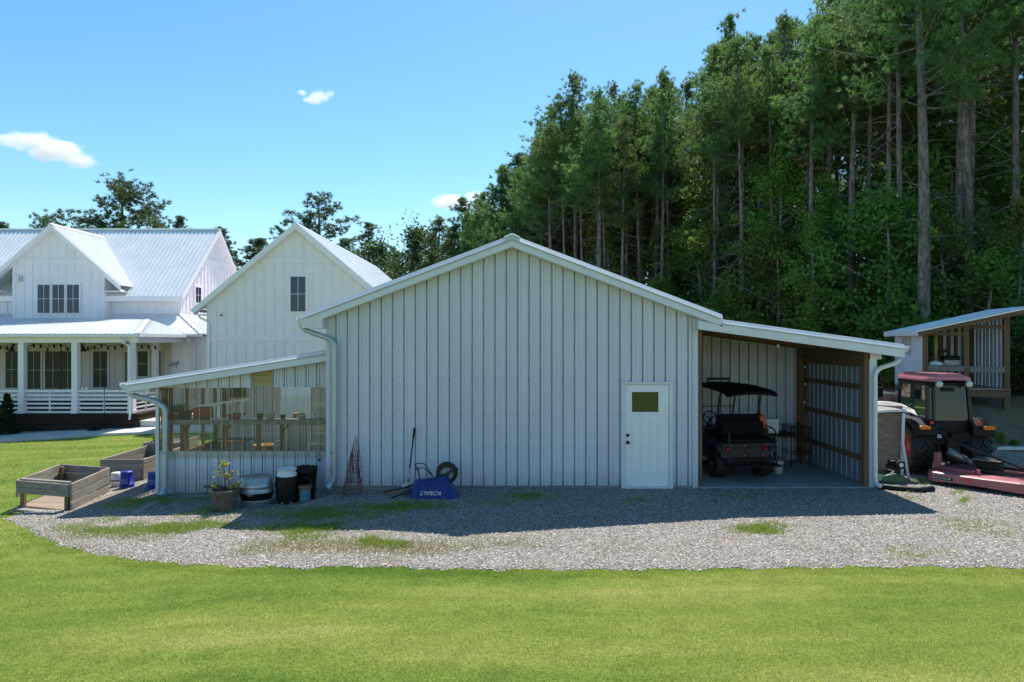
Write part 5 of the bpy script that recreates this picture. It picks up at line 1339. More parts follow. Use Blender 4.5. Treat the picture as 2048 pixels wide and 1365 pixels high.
for i, (px, r_, h_, m_, lab) in enumerate(((520, .07, .13, 'terracotta', 'small clay pot on the greenhouse bench right of the ladder'), (541, .09, .16, 'white_plastic', 'white plastic pot in the middle of the greenhouse bench'), (566, .06, .11, 'green_paint', 'small green pot right of the white pot on the bench'), (604, .08, .10, 'white_plastic', 'low white bowl on the bench beside the white chair'))):
    q = Vector((X(px, 14.6), 14.6, zt_)); b = MB(); b.lathe([(.001, 0), (r_*.72, 0), (r_, h_*.9), (r_*1.08, h_*.92), (r_*1.08, h_), (r_*.9, h_), (.001, h_*.8)], q, 18); tag(b.build('plant_pot', M[m_]), lab, 'pot', 'pots on the greenhouse bench')
fl = MB(); fl.box(GXL + .02, GXR, GY + .05, GB - .02, -.4, -.13); tag(fl.build('greenhouse_floor', M['soil']), kind='structure')

# ------------------------------------------------------------------ inside the open lean-to
CG = Vector((X(1488, 14.6), 14.62, .037))
cart = thing('golf_cart', 'dark blue golf cart with black canopy and rear seat in the open lean-to', 'golf cart', CG, R(8))
def cb(nm, fn, m, bevel=0, parent=None):
    b = MB(); fn(b); return b.build(nm, m, parent or cart, local=True, bevel=bevel)
BP, BM = M['black_plastic'], M['black_metal']
M['cart_blue'] = mat('cart_paint', (.006, .010, .026), .3, 0, .15, 5)
cb('body', lambda b: (b.prism_x([(-.10, .42), (-.10, .78), (.15, .84), (.85, .84), (.95, .50), (.9, .42)], -.56, .56), b.prism_x([(.9, .34), (.9, .44), (1.6, .44), (1.75, .9), (2.15, .82), (2.25, .45), (2.1, .34)], -.56, .56)), M['cart_blue'], .03)
for sx in (-1, 1): cb('fender', lambda b: b.prism_x([(-.16, .58), (-.10, .76), (.1, .82), (.42, .78), (.50, .55), (.42, .55), (.32, .70), (.02, .70), (-.08, .58)], sx * .585 - .06, sx * .585 + .06), M['cart_blue'], .01)
cb('seat', lambda b: (b.box(-.5, .5, .35, .85, .841, .96), b.prism_x([(.24, .95), (.34, .95), (.25, 1.36), (.16, 1.34)], -.52, .52)), M['seat_black'], .04)
cb('rear_seat', lambda b: (b.box(-.5, .5, -.42, .10, .80, .90), b.prism_x([(.02, .9), (.12, .92), (.14, 1.20), (.05, 1.22)], -.48, .48)), M['seat_black'], .03)
def fl_(b):
    for sx in (-.52, .52):
        b.tube(smooth_path([(sx, .1, 1.12), (sx, -.30, 1.08), (sx, -.40, 1.0), (sx, -.42, .34), (sx, -.2, .30)], .08), .017, 8)
    for zz in (.72, .34): b.tube([(-.52, -.42, zz), (.52, -.42, zz)], .015, 8)
    for sx in (-.2, .2): b.tube([(sx, -.42, .34), (sx, -.42, .72)], .012, 8)
cb('rear_frame', fl_, BM)
cb('foot_plate', lambda b: b.box(-.55, .55, -.62, -.30, .335, .365), BP, .01)
cb('bumper', lambda b: b.box(-.5, .5, -.16, -.08, .36, .46), BP, .02)
for sx in (-.40, .42): cb('tail_light', lambda b: b.lathe([(.001, -.035), (.045, -.03), (.052, 0), (.052, .02)], (sx, -.12, .66), 14, 'y'), M['red_lens'])
def tyre(b, c, r, w_, rim, lugs=0, ax='x', lw=.05, lh=.03):
    b.lathe([(rim, -w_*.42), (r*.86, -w_*.5), (r*.97, -w_*.44), (r, -w_*.25), (r, w_*.25), (r*.97, w_*.44), (r*.86, w_*.5), (rim, w_*.42), (rim*.9, 0)], c, 36, ax, closed=True)
    for k in range(lugs):
        for s in (-1, 1):
            a = 2 * math.pi * (k + (.5 if s > 0 else 0)) / lugs; a2 = a + s * 0 + .32
            def pt(ang, rad, x): return (c[0] + x, c[1] + rad * math.cos(ang), c[2] + rad * math.sin(ang))
            x0, x1 = s * w_ * .02, s * w_ * .5
            rr0, rr1 = r + lh, r * .93 + lh * .8
            q = [pt(a, r * .98, x0), pt(a + lw / r, r * .98, x0), pt(a2 + lw / r, r * .90, x1), pt(a2, r * .90, x1), pt(a, rr0, x0), pt(a + lw / r, rr0, x0), pt(a2 + lw / r, rr1, x1), pt(a2, rr1, x1)]
            b.add(q, [(0,3,2,1),(4,5,6,7),(0,1,5,4),(1,2,6,5),(2,3,7,6),(3,0,4,7)])
def wheel(root, c, r, w_, rim, m_rim, lugs, side, **kw):
    b = MB(); tyre(b, c, r, w_, rim, lugs, **kw); o = b.build('wheel', M['rubber'], root, local=True)
    b = MB(); s = side
    b.lathe([(rim, s*w_*.40), (rim*.97, s*w_*.42), (rim*.88, s*w_*.30), (rim*.80, s*w_*.10), (rim*.45, s*w_*.05), (rim*.40, s*w_*.2), (rim*.22, s*w_*.22), (.001, s*w_*.22)], c, 30, 'x')
    b.build('rim', m_rim, o, local=True)
    return o
for sx in (-1, 1):
    wheel(cart, (sx*.50, .20, .29), .29, .27, .15, BM, 16, sx, lw=.05, lh=.015); wheel(cart, (sx*.50, 1.95, .29), .29, .25, .15, BM, 16, sx, lw=.05, lh=.015)
def can(b):
    pts = []
    for j, (y, zz) in enumerate(((-.42, 1.87), (-.2, 1.94), (.6, 2.0), (1.3, 1.99), (1.62, 1.90))):
        for i in range(9):
            x = -.57 + 1.14 * i / 8; e = 1 - (abs(x) / .57) ** 2.2
            pts.append((x, y + (.05 * (abs(x) / .6) ** 2 if j == 0 else 0), zz - .055 * (1 - e)))
    n = 9; f = [(j*n+i, j*n+i+1, (j+1)*n+i+1, (j+1)*n+i) for j in range(4) for i in range(8)]
    m_ = len(pts); lowp = [(x * .97, y * .98, z - .055) for x, y, z in pts]
    b.smooth = True; b.add(pts + lowp, f + [tuple(v + m_ for v in q[::-1]) for q in f])
    bd = [i for i in range(9)] + [j*9 + 8 for j in range(1, 5)] + [4*9 + i for i in range(7, -1, -1)] + [j*9 for j in range(3, 0, -1)]
    b.add(pts + lowp, [(bd[k], bd[(k+1) % len(bd)], bd[(k+1) % len(bd)] + m_, bd[k] + m_) for k in range(len(bd))])
cb('canopy', can, M['seat_black'])
for sx in (-.47, .47): cb('canopy_post', lambda b: (b.tube(smooth_path([(sx, .22, .84), (sx, .22, 1.55), (sx * .96, .1, 1.89)], .1), .028, 8)), BM)
for sx in (-.5, .5): cb('canopy_post', lambda b: b.tube([(sx, 1.65, .85), (sx * .9, 1.25, 1.93)], .02, 8), BM)
cb('windshield_bar', lambda b: b.tube([(-.5, 1.45, 1.40), (.5, 1.45, 1.40)], .01, 6), BM)
cb('light_bar', lambda b: (b.box(-.42, .12, .9, .96, 2.05, 2.10), b.box(-.41, -.38, .92, .95, 1.97, 2.05), b.box(.08, .11, .92, .95, 1.97, 2.05)), BP, .008)
sw = Vector((-.28, 1.05, 1.17))
def stw(b):
    u = Vector((1, 0, 0)); v = Vector((0, .45, .9)).normalized()
    ring = [sw + u * .17 * math.cos(a) + v * .17 * math.sin(a) for a in np.linspace(0, 2 * math.pi, 25)]
    b.tube(ring, .014, 8, cap=False); n = u.cross(v)
    b.tube([sw, Vector((-.28, 1.35, .8))], .02, 8)
    for a in (.4, 2.7, 4.71): b.tube([sw, sw + u * .16 * math.cos(a) + v * .16 * math.sin(a)], .012, 6)
cb('steering_wheel', stw, BP)
cb('arm_rest', lambda b: b.tube(smooth_path([(.50, .3, .9), (.52, .3, 1.15), (.52, .62, 1.17), (.52, .7, .9)], .06), .014, 8), BM)
for x, z in ((-.2, .56), (.2, .56), (-.2, .76), (-.5, .77), (.5, .78), (-.25, .28), (.25, .28)): cb('reflector', lambda b: b.lathe([(.001, -.008), (.012, -.006), (.014, 0)], (x, -.44 if z > .5 else -.2, z), 8, 'y'), M['galv'])
ob_ = thing('orange_bag', 'orange and dark bag hanging over the right end of the golf cart seat', 'bag', CG + Vector((.40, .25, 1.0)))
b = MB(); c0_ = CG + Vector((.42, .18, .82)); b.smooth = True
b.prism_y([(c0_.x - .03, c0_.z + .05), (c0_.x + .13, c0_.z), (c0_.x + .15, c0_.z + .22), (c0_.x + .12, c0_.z + .40), (c0_.x + .06, c0_.z + .52), (c0_.x - .02, c0_.z + .50)], c0_.y - .06, c0_.y + .10); b.build('body', M['orange'], ob_, bevel=.02)
b = MB(); b.prism_y([(c0_.x - .04, c0_.z), (c0_.x + .14, c0_.z - .04), (c0_.x + .15, c0_.z + .22), (c0_.x - .02, c0_.z + .28)], c0_.y - .075, c0_.y - .061); b.build('pocket', BP, ob_)
b = MB(); b.tube(smooth_path([c0_ + Vector((-.03, .1, .5)), c0_ + Vector((-.03, .1, .58)), c0_ + Vector((.03, .1, .58)), c0_ + Vector((.03, .1, .5))], .03), .012, 6); b.build('handle', BP, ob_)
# behind the cart: table with boxes, stool-like wire rack
q = Vector((X(1550, 15.9), 15.9, .037))
tb = thing('round_table', 'small round dark table behind the golf cart', 'table', q)
b = MB(); b.lathe([(.001, .80), (.42, .80), (.44, .79), (.44, .765), (.42, .755), (.001, .755)], q, 30); b.build('table_top', M['wood_dark'], tb)
b = MB(); b.lathe([(.001, 0), (.24, 0), (.22, .03), (.04, .07), (.035, .755)], q, 18); b.build('pedestal', BM, tb)
wbx = thing('white_box', 'white carton standing on the round table behind the cart', 'box', q + Vector((-.17, 0, .80)))
b = MB(); c = q + Vector((-.14, -.15, .802)); b.box(c.x - .17, c.x + .17, c.y, c.y + .24, c.z, c.z + .33); b.build('body', M['white_plastic'], wbx, bevel=.006)
b = MB(); b.box(c.x - .16, c.x + .16, c.y - .004, c.y - .001, c.z + .22, c.z + .225); b.beam((c.x - .1, c.y - .003, c.z + .08), (c.x + .05, c.y - .003, c.z + .2), .004, .008); b.build('tape', M['grey_steel'], wbx)
bk = Vector((X(1556, 15.2), 15.2, .037)); wb2 = thing('white_bucket', 'white bucket with things in it on the slab beside the cart wheel', 'bucket', bk)
b = MB(); b.lathe([(.001, 0), (.10, 0), (.115, .25), (.125, .255), (.125, .27), (.11, .27), (.09, .02), (.001, .02)], bk, 18); b.build('body', M['white_plastic'], wb2)
b = MB(); b.lathe([(.108, .262), (.09, .33), (.05, .36), (.001, .35)], bk, 9); b.build('contents', M['wood_brown'], wb2)
rk = thing('wire_rack', 'tall black wire stand against the right wall of the open lean-to', 'rack', (X(1600, 15.9), 15.9, .037))
x0, x1 = X(1577, 15.9), X(1622, 15.7); b = MB(); y0, y1 = 15.75, 16.25
for x_, y_ in ((x0, y0), (x0, y1), (x1, y0), (x1, y1)):
    b = MB(); b.tube([(x_, y_, .037), (x_, y_, 1.0)], .012, 6); b.build('leg', BM, rk)
b = MB()
for zz in (.42, .36, 1.0): b.tube([(x0, y0, zz), (x1, y0, zz), (x1, y1, zz), (x0, y1, zz), (x0, y0, zz)], .009, 6)
b.build('frame', BM, rk)
b = MB()
for k in range(19): xx = x0 + (x1 - x0) * k / 18; b.tube([(xx, y0, .66), (xx, y0, 1.0)], .003, 4); b.tube([(xx, y1, .66), (xx, y1, 1.0)], .003, 4)
for k in range(10): zz = .66 + .34 * k / 9; b.tube([(x0, y0, zz), (x1, y0, zz)], .003, 4); b.tube([(x0, y1, zz), (x1, y1, zz)], .003, 4)
for k in range(10):
    zz = .66 + .34 * k / 9; b.tube([(x0, y0, zz), (x0, y1, zz)], .003, 4); b.tube([(x1, y0, zz), (x1, y1, zz)], .003, 4)
b.build('mesh_basket', BM, rk)
b = MB(); p = P(1597, 835, 16.7); b.lathe([(.001, .08), (.04, .07), (.05, 0), (.045, -.05), (.001, -.06)], p, 12); tag(b.build('orange_tag', M['orange']), 'small orange marker on the back corner post of the lean-to', 'marker')

# ------------------------------------------------------------------ tractor
TC = Vector((9.62, 15.35, 0.0))
tr_ = thing('tractor', 'black cab tractor with faded red roof and orange wheels beside the lean-to', 'tractor', TC, R(-4))
def tb_(nm, fn, m, bevel=0, parent=None):
    b = MB(); fn(b); return b.build(nm, m, parent or tr_, local=True, bevel=bevel)
for sx in (-1, 1):
    wheel(tr_, (sx*.60, 0, .61), .56, .46, .31, M['orange'], 17, sx, lw=.085, lh=.05)
    wheel(tr_, (sx*.56, 1.75, .40), .38, .27, .22, M['orange'], 15, sx, lw=.05, lh=.025)
tb_('chassis', lambda b: (b.box(-.22, .22, -.35, 1.5, .45, .95), b.box(-.28, .28, .9, 2.1, .55, .95), b.tube([(-.6, 0, .61), (.6, 0, .61)], .12, 14), b.tube([(-.55, 1.75, .42), (.55, 1.75, .42)], .06, 10)), BP, .02)
tb_('hood', lambda b: b.prism_x([(1.05, .95), (1.05, 1.36), (1.9, 1.28), (2.35, 1.15), (2.42, .95), (2.42, .6), (1.6, .6)], -.32, .32), M['orange'], .05)
for sx in (-1, 1):
    tb_('fender', lambda b: b.prism_x([(-.62, .92), (-.60, 1.14), (-.35, 1.26), (.40, 1.28), (.62, 1.15), (.68, .8), (.60, .8), (.52, 1.08), (.34, 1.17), (-.30, 1.16), (-.50, 1.06), (-.54, .9)], sx*.60 - .23, sx*.60 + .23), BP, .015)
    tb_('marker_light', lambda b: b.box(sx*.66 - .11, sx*.66 + .11, -.70, -.625, 1.06, 1.14), M['amber'], .015)
    tb_('stop_light', lambda b: b.box(sx*.50 - .035, sx*.50 + .035, -.64, -.60, 1.17, 1.24), M['red_lens'], .01)
tb_('cab_floor', lambda b: (b.box(-.50, .50, -.36, 1.0, .92, 1.06), b.box(-.48, .48, -.42, -.34, .86, 1.22)), BP, .01)
Zc0, Zc1 = 1.05, 2.02
cor = [(-.63, -.38), (.63, -.38), (.60, 1.0), (-.60, 1.0)]
for sx in (-1, 1):
    for y0_, y1_, nm in ((-.38, -.30, 0), (.30, .32, 1), (.98, .88, 2)):
        tb_('cab_pillar', lambda b: b.beam((sx*.46, y0_, Zc0), (sx*.425, y1_, Zc1), .07, .07, (0, 1, 0)), BM)
def rails(b):
    for zz, w_ in ((Zc0 + .03, .465), (Zc1 - .01, .43)):
        k = .0 if zz < 1.5 else 1.0
        ya, yb = (-.38, .98) if k == 0 else (-.30, .88)
        b.beam((-w_, ya, zz), (w_, ya, zz), .06, .07); b.beam((-w_, yb, zz), (w_, yb, zz), .06, .07)
        for sx in (-1, 1): b.beam((sx*w_, ya, zz), (sx*w_, yb, zz), .06, .07)
tb_('cab_frame', rails, BM)
tb_('cab_pillar', lambda b: b.beam((-.33, -.385, Zc0), (-.30, -.31, Zc1), .05, .04, (0, 1, 0)), BM)
def gl1(b): b.add([(-.44, -.375, Zc0 + .07), (.44, -.375, Zc0 + .07), (.405, -.305, Zc1 - .05), (-.405, -.305, Zc1 - .05)], [(0, 1, 2, 3)])
tb_('rear_window', gl1, M['glass_cab'])
for sx in (-1, 1):
    tb_('side_window', lambda b: b.add([(sx*.465, -.34, Zc0 + .07), (sx*.465, .94, Zc0 + .07), (sx*.43, .84, Zc1 - .05), (sx*.43, -.27, Zc1 - .05)], [(0, 1, 2, 3)]), M['glass_cab'])
tb_('front_window', lambda b: b.add([(-.43, .975, Zc0 + .07), (.43, .975, Zc0 + .07), (.40, .88, Zc1 - .05), (-.40, .88, Zc1 - .05)], [(0, 1, 2, 3)]), M['glass_cab'])
def troof(b):
    top = []; mid = []; bot = []
    n = 40
    for k in range(n):
        a = 2 * math.pi * k / n; ca, sa = math.cos(a), math.sin(a); e = .38
        u = math.copysign(abs(ca) ** e, ca); v = math.copysign(abs(sa) ** e, sa)
        notch = .04 if (v < -.8 and abs(u) < .45) else 0
        top.append((u * .36, .32 + v * .62, 2.25)); mid.append((u * .485, .30 + v * (.82 - notch), 2.16)); bot.append((u * .49, .30 + v * (.83 - notch), 2.08 + (.035 if (v < -.8 and abs(u) < .5) else 0)))
    b.smooth = True
    b.add(top + mid + bot, [(j*n + k, j*n + (k+1) % n, (j+1)*n + (k+1) % n, (j+1)*n + k) for j in range(2) for k in range(n)][::1] + [tuple(range(n))])
tb_('cab_roof', troof, M['cab_roof'])
tb_('roof_liner', lambda b: b.box(-.44, .44, -.42, 1.02, 2.0, 2.075), BP, .03)
for sx in (-.27, .35): tb_('work_light', lambda b: b.lathe([(.001, -.03), (.06, -.025), (.075, 0), (.07, .05), (.03, .09)], (sx, -.50, 2.03), 16, 'y'), M['lamp_lens'])
tb_('roof_box', lambda b: b.box(-.16, .14, -.33, -.28, 1.86, 1.95), BP, .01)
tb_('operator_seat', lambda b: (b.box(-.22, .22, .05, .5, 1.2, 1.32), b.prism_x([(.04, 1.3), (.14, 1.3), (.06, 1.84), (-.04, 1.82)], -.21, .21)), BP, .04)
tb_('seat_panel', lambda b: b.prism_x([(-.08, 1.22), (.0, 1.22), (.03, 1.38), (-.06, 1.36)], -.3, .34), M['orange'], .02)
tb_('steering_wheel', lambda b: (b.tube([(.0 + .18 * math.cos(a), .68 + .07 * math.sin(a), 1.5 + .16 * math.sin(a)) for a in np.linspace(0, 6.283, 21)], .014, 6, cap=False), b.tube([(0, .68, 1.5), (0, .9, 1.2)], .03, 8)), BP)
tb_('wiper', lambda b: (b.beam((-.66, .05, 1.9), (-.655, .5, 1.91), .012, .012), b.beam((-.655, .3, 1.9), (-.66, .1, 1.72), .008, .008)), BM)
tb_('rear_box', lambda b: (b.box(-.42, -.12, -.52, -.40, .70, 1.04), b.box(-.04, .36, -.52, -.40, .76, .98)), BP, .02)
tb_('white_label', lambda b: b.box(-.33, -.24, -.526, -.521, .86, .94), M['print_white'])
tb_('hitch_arm', lambda b: (b.tube([(-.3, -.2, .5), (-.36, -.9, .40)], .03, 8), b.tube([(.3, -.2, .5), (.36, -.9, .40)], .03, 8), b.tube([(-.32, -.35, 1.0), (-.34, -.7, .45)], .018, 8), b.tube([(.32, -.35, 1.0), (.34, -.7, .45)], .018, 8), b.tube([(0, -.35, .85), (.02, -1.0, .75)], .025, 8), b.box(-.14, .14, -.55, -.3, .35, .8)), BM)
tb_('hydraulic_hose', lambda b: [b.tube(smooth_path([(.10 + k*.06, -.45, .78), (.12 + k*.07, -.66, .72), (.16 + k*.04, -.7, .58), (.1 + k*.1, -.5, .5)], .08), .011, 6) for k in range(3)], BM)
def mir(b):
    b.beam((-.62, .9, 1.75), (-.84, .96, 1.78), .02, .02); b.box(-.95, -.80, .94, .98, 1.62, 1.86)
tb_('mirror', mir, BP, .01)
# ------------------------------------------------------------------ rotary mower behind the tractor
A0 = Vector((8.62, 14.2, 0)); e1 = Vector((.68, -.733, 0)).normalized(); n1 = Vector((.733, .68, 0)).normalized()
mo = thing('rotary_mower', 'faded red rotary mower deck hitched behind the tractor', 'mower', A0)
def ML(s, t, z): return A0 + e1 * s + n1 * t + Vector((0, 0, z))
outl = [(0.02, .30), (0.0, .12), (.12, .0), (.5, -.06), (1.05, -.10), (1.6, -.10), (2.05, -.02), (2.12, .2), (2.12, 1.3), (1.6, 1.5), (.2, 1.5), (.02, 1.2)]
zt0, zt1_ = .27, .07
b = MB(); n = len(outl); ins = [(s + (.035 if s < .3 else (-.03 if s > 1.9 else 0)), t + (.03 if t < .4 else (-.03 if t > 1.2 else 0))) for s, t in outl]
vs = [ML(s, t, zt1_ + (.03 if i in (3, 4) else 0)) for i, (s, t) in enumerate(outl)] + [ML(s, t, zt0 - .02) for s, t in outl] + [ML(s, t, zt0 + (.02 if t > .5 else .0)) for s, t in ins]
b.add(vs, [(i, (i+1) % n, n + (i+1) % n, n + i) for i in range(n)] + [(n + i, n + (i+1) % n, 2*n + (i+1) % n, 2*n + i) for i in range(n)] + [tuple(2*n + i for i in range(n))])
deck = b.build('deck', M['faded_red'], mo)
d1 = (ML(.5, -.06, 0) - ML(.12, 0, 0)).normalized(); nn = Vector((d1.y, -d1.x, 0)); cc = ML(.315, -.0325, .165) + nn * .006
b = MB(); fr4 = frame4(cc, d1, (0, 0, 1)); b.mi = 0
b.obox(cc, d1, EZ, nn, -.19, .19, -.042, .042, -.004, .001); b.mi = 1
for q in ((-.19, .19, .038, .042), (-.19, .19, -.042, -.038), (-.19, -.186, -.038, .038), (.186, .19, -.038, .038), (-.115, -.112, -.038, .038)): b.obox(cc, d1, EZ, nn, *q, .0011, .003)
text_into(b, 'SQUEALER', .050, frame4(cc + d1 * .03 + nn * .0015, d1, (0, 0, 1)), .001, 1); text_into(b, 'HG', .05, frame4(cc - d1 * .152 + nn * .0015, d1, (0, 0, 1)), .001, 1)
b.build('name_plate', [M['black_plastic'], M['print_white']], deck)
b = MB(); d2 = (ML(1.05, -.10, 0) - ML(.5, -.06, 0)).normalized(); n2_ = Vector((d2.y, -d2.x, 0)); c2_ = ML(.75, -.078, .20) + n2_ * .004; b.obox(c2_, d2, EZ, n2_, -.06, .06, -.02, .02, -.004, .002); b.build('reflector', M['red_lens'], deck)
b = MB(); b.prism_z([tuple(ML(s, t, 0)[:2]) for s, t in ((.75, .55), (1.15, .55), (1.15, .95), (.75, .95))], .29, .52); b.build('gearbox_shield', BP, mo, bevel=.02)
b = MB(); b.obox(ML(.95, .75, .53), e1, n1, EZ, -.28, .22, -.22, .22, 0, .012); b.build('shield_plate', M['grey_steel'], mo)
b = MB()
b.tube([ML(.05, .80, .95), ML(.85, .22, .36)], .012, 6); b.tube([ML(.05, .86, .98), ML(.9, 1.35, .36)], .012, 6)
b.beam(ML(.1, .8, .9), ML(1.75, .65, .36), .05, .05); b.beam(ML(.85, .55, .33), ML(2.1, .45, .33), .07, .06); b.beam(ML(.85, 1.1, .35), ML(2.1, 1.0, .33), .07, .06)
b.build('brace', BM, mo)
b = MB(); b.cbox(ML(.86, .22, .33), .06, .06, .10); b.build('lug', M['faded_red'], mo)
b = MB(); b.tube([ML(.25, .55, .66), ML(.55, .62, .50)], .075, 14); b.tube([ML(.55, .62, .50), ML(.70, .68, .42)], .055, 12); b.build('drive_shaft', M['grey_steel'], mo)
b = MB(); b.prism_z([tuple(ML(s, t, 0)[:2]) for s, t in ((.02, .42), (.10, .36), (.16, .44), (.08, .5))], .28, .62); b.beam(ML(.1, .42, .31), ML(.8, .2, .31), .06, .07); b.build('hitch_plate', M['faded_red'], mo)

# ------------------------------------------------------------------ plywood, white hood, green mower and pipe by the lean-to's outer wall
p0_, p1_ = Vector((X(1750, 15.3), 15.2, 0)), Vector((X(1806, 15.0), 15.0, 0))
b = MB(); dd = (p1_ - p0_).normalized(); nq = Vector((dd.y, -dd.x, 0)); wl2 = (p1_ - p0_).length
zt2 = Z(812, 15.1); b.obox(p0_, dd, Vector((nq.x * -.05, nq.y * -.05, 1)).normalized(), nq, 0, wl2, .0, zt2, 0, .02)
tag(b.build('plywood_sheet', M['plywood']), 'weathered plywood sheet leaning upright beside the lean-to post', 'plywood')
b = MB(); b.beam(P(1807, 818, 14.95), P(1803, 950, 14.95), .06, .03, (0, 1, 0)); b.beam(P(1806, 890, 14.9), P(1817, 958, 14.75), .05, .025, (0, 1, 0))
tag(b.build('leaning_rails', M['trim_white']), 'white frame rails leaning at the right edge of the plywood sheet', 'frame')
M['grey_cloth'] = mat('grey_cloth', (.30, .29, .30), .8, 0, .15, 6)
hd = thing('white_hood', 'white boat shaped cover lying on top of the plywood sheet', 'cover', P(1785, 812, 15.3))
b = MB(); b.smooth = True; rows = []
for j in range(7):
    v = j / 6; row = []
    for i in range(13):
        u = i / 12; x = X(1738 + 84 * u, 15.2); wdt = .55 * (math.sin(math.pi * min(1, u * .75 + .22))) ** .6
        y = 14.95 + (v - .0) * wdt; arch = math.sin(math.pi * u * .9 + .2)
        z = Z(823, 15.2) - .02 + .12 * v + .10 * arch * (.4 + .6 * v) - (.07 * (u > .85) * (u - .85) / .15)
        row.append((x, y, z))
    rows.append(row)
b.add([q for r_ in rows for q in r_] + [(x, y, z - .03) for r_ in rows for x, y, z in r_], [(j*13+i, j*13+i+1, (j+1)*13+i+1, (j+1)*13+i) for j in range(6) for i in range(12)] + [(91 + j*13+i, 91 + (j+1)*13+i, 91 + (j+1)*13+i+1, 91 + j*13+i+1) for j in range(6) for i in range(12)] + [(i, 91 + i, 91 + i + 1, i + 1) for i in range(12)])
b.build('shell', M['white_plastic'], hd)
b = MB(); b.smooth = True; cen = Vector(rows[3][6]); q_ = [[cen + (Vector(p) - cen) * .82 + Vector((0, -.015, .012)) for p in r_] for r_ in rows]; b.add([p for r_ in q_ for p in r_], [(j*13+i, j*13+i+1, (j+1)*13+i+1, (j+1)*13+i) for j in range(6) for i in range(12)]); b.build('grey_panel', M['grey_cloth'], hd)
b = MB(); b.tube([Vector(q) + Vector((0, -.012, -.015)) for q in rows[0]], .012, 6); b.tube([P(1816, 815, 14.9), P(1824, 808, 15.0), P(1822, 818, 14.95), P(1829, 812, 15.0)], .012, 6); b.build('cord', BP, hd)
gm_ = thing('reel_mower', 'old green push mower lying by the lean-to post', 'lawn mower', G(1785, 975))
gy0 = 14.2
b = MB(); b.prism_y([(X(1757, gy0), Z(962, gy0)), (X(1770, gy0), Z(950, gy0)), (X(1790, gy0), Z(946, gy0)), (X(1806, gy0), Z(957, gy0)), (X(1809, gy0), Z(972, gy0)), (X(1782, gy0), Z(968, gy0))], gy0 - .05, gy0 + .45); b.build('deck', M['green_paint'], gm_, bevel=.02)
b = MB(); c = P(1778, 932, gy0 + .2); b.box(c.x - .05, c.x + .2, c.y - .1, c.y + .1, c.z - .16, c.z + .03); b.lathe([(.001, 0), (.09, .0), (.10, .05), (.09, .10), (.001, .11)], c + Vector((.07, 0, .02)), 14); b.build('engine', BP, gm_, bevel=.02)
for px, py in ((1801, 930), (1765, 968)):
    b = MB(); b.lathe([(.001, -.03), (.05, -.03), (.09, -.02), (.09, .02), (.001, .02)], P(px, py, gy0 + .05), 16, 'y'); o = b.build('wheel', M['rubber'], gm_); b = MB(); b.lathe([(.001, -.034), (.045, -.033), (.045, -.03)], P(px, py, gy0 + .05), 14, 'y'); b.build('hub', M['white_plastic'], o)
b = MB(); b.tube(smooth_path([P(1755, 960, gy0 - .05), P(1790, 943, gy0), P(1768, 938, gy0 + .1), P(1772, 915, gy0 + .2), P(1764, 912, gy0 + .3)], .05), .011, 6); b.build('handle', M['grey_steel'], gm_)
b = MB(); pts = [P(1756, 972, 13.62), G(1765, 979), G(1800, 983), G(1840, 986), G(1866, 983)]
pts = [Vector((p.x, min(p.y, 13.75), p.z + .055)) if i else p for i, p in enumerate(pts)]; sp_ = []
for i in range(len(pts) - 1):
    for k in range(10): sp_.append(pts[i].lerp(pts[i+1], k / 10))
sp_.append(pts[-1]); b.tube(sp_, [.052 + .006 * (i % 2) for i in range(len(sp_))], 12)
tag(b.build('drain_pipe', M['black_plastic']), 'black corrugated drain pipe running from the lean-to downspout over the gravel', 'pipe')
# white sheet lying at the far right
a = [G(1994, 900), G(2010, 893), G(2075, 893), G(2080, 903)]
b = MB(); b.prism_z([(p.x, p.y) for p in a], a[0].z + .0, a[0].z + .07); tag(b.build('plastic_sheet', M['white_plastic']), 'white flat panel lying on the gravel at the right edge', 'panel')

# ------------------------------------------------------------------ raised shed on posts
SA = Vector((12.03, 20.0, 0)); ang = -13
shd = thing('shed', 'raised timber shed with slanting white metal roof behind the tractor', 'shed', SA, R(ang))
def sb(nm, fn, m, bevel=0):
    b = MB(); fn(b); return b.build(nm, m, shd, local=True, bevel=bevel)
SW, SD = 2.25, 2.4; zfl = 1.60; zl, zr_ = 3.30, 3.82
def zroof(x): return zl + (zr_ - zl) * (x / SW)
for x_, y_, zb_, nm in ((0, 0, .2, 'A'), (SW - .14, 0, .7, 'B'), (0, SD - .14, 1.0, 'C'), (SW - .14, SD - .14, 1.2, 'D'), (1.08, 0, .5, 'E')):
    sb('post', lambda b: b.box(x_, x_ + .14, y_, y_ + .14, zb_ - .3, zroof(x_) - .12), M['wood_post'], .005)
sb('floor', lambda b: b.box(-.02, SW + .02, .0, SD, zfl - .04, zfl), M['wood_grey_y'])
sb('rim_joist', lambda b: (b.box(.0, SW, -.045, -.003, zfl - .24, zfl - .05), b.box(-.04, -.002, 0, SD, zfl - .24, zfl - .05)), M['wood_brown'])
sb('railing', lambda b: (b.box(.14, 1.08, -.03, .03, zfl + .50, zfl + .60), b.box(1.22, SW - .14, -.03, .03, zfl + .46, zfl + .60), b.box(.14, SW - .14, -.02, .12, zfl + .602, zfl + .63)), M['wood_grey'])
sb('header', lambda b: (b.box(.141, 1.079, .02, .06, 3.13, 3.22), b.box(1.221, SW - .141, .02, .06, 3.32, 3.42)), M['wood_brown'])
sb('beam', lambda b: b.prism_y([(-.15, zroof(-.15) - .14), (SW + .5, zroof(SW + .5) - .14), (SW + .5, zroof(SW + .5) - .02), (-.15, zroof(-.15) - .02)], -.30, -.26), M['wood_brown'])
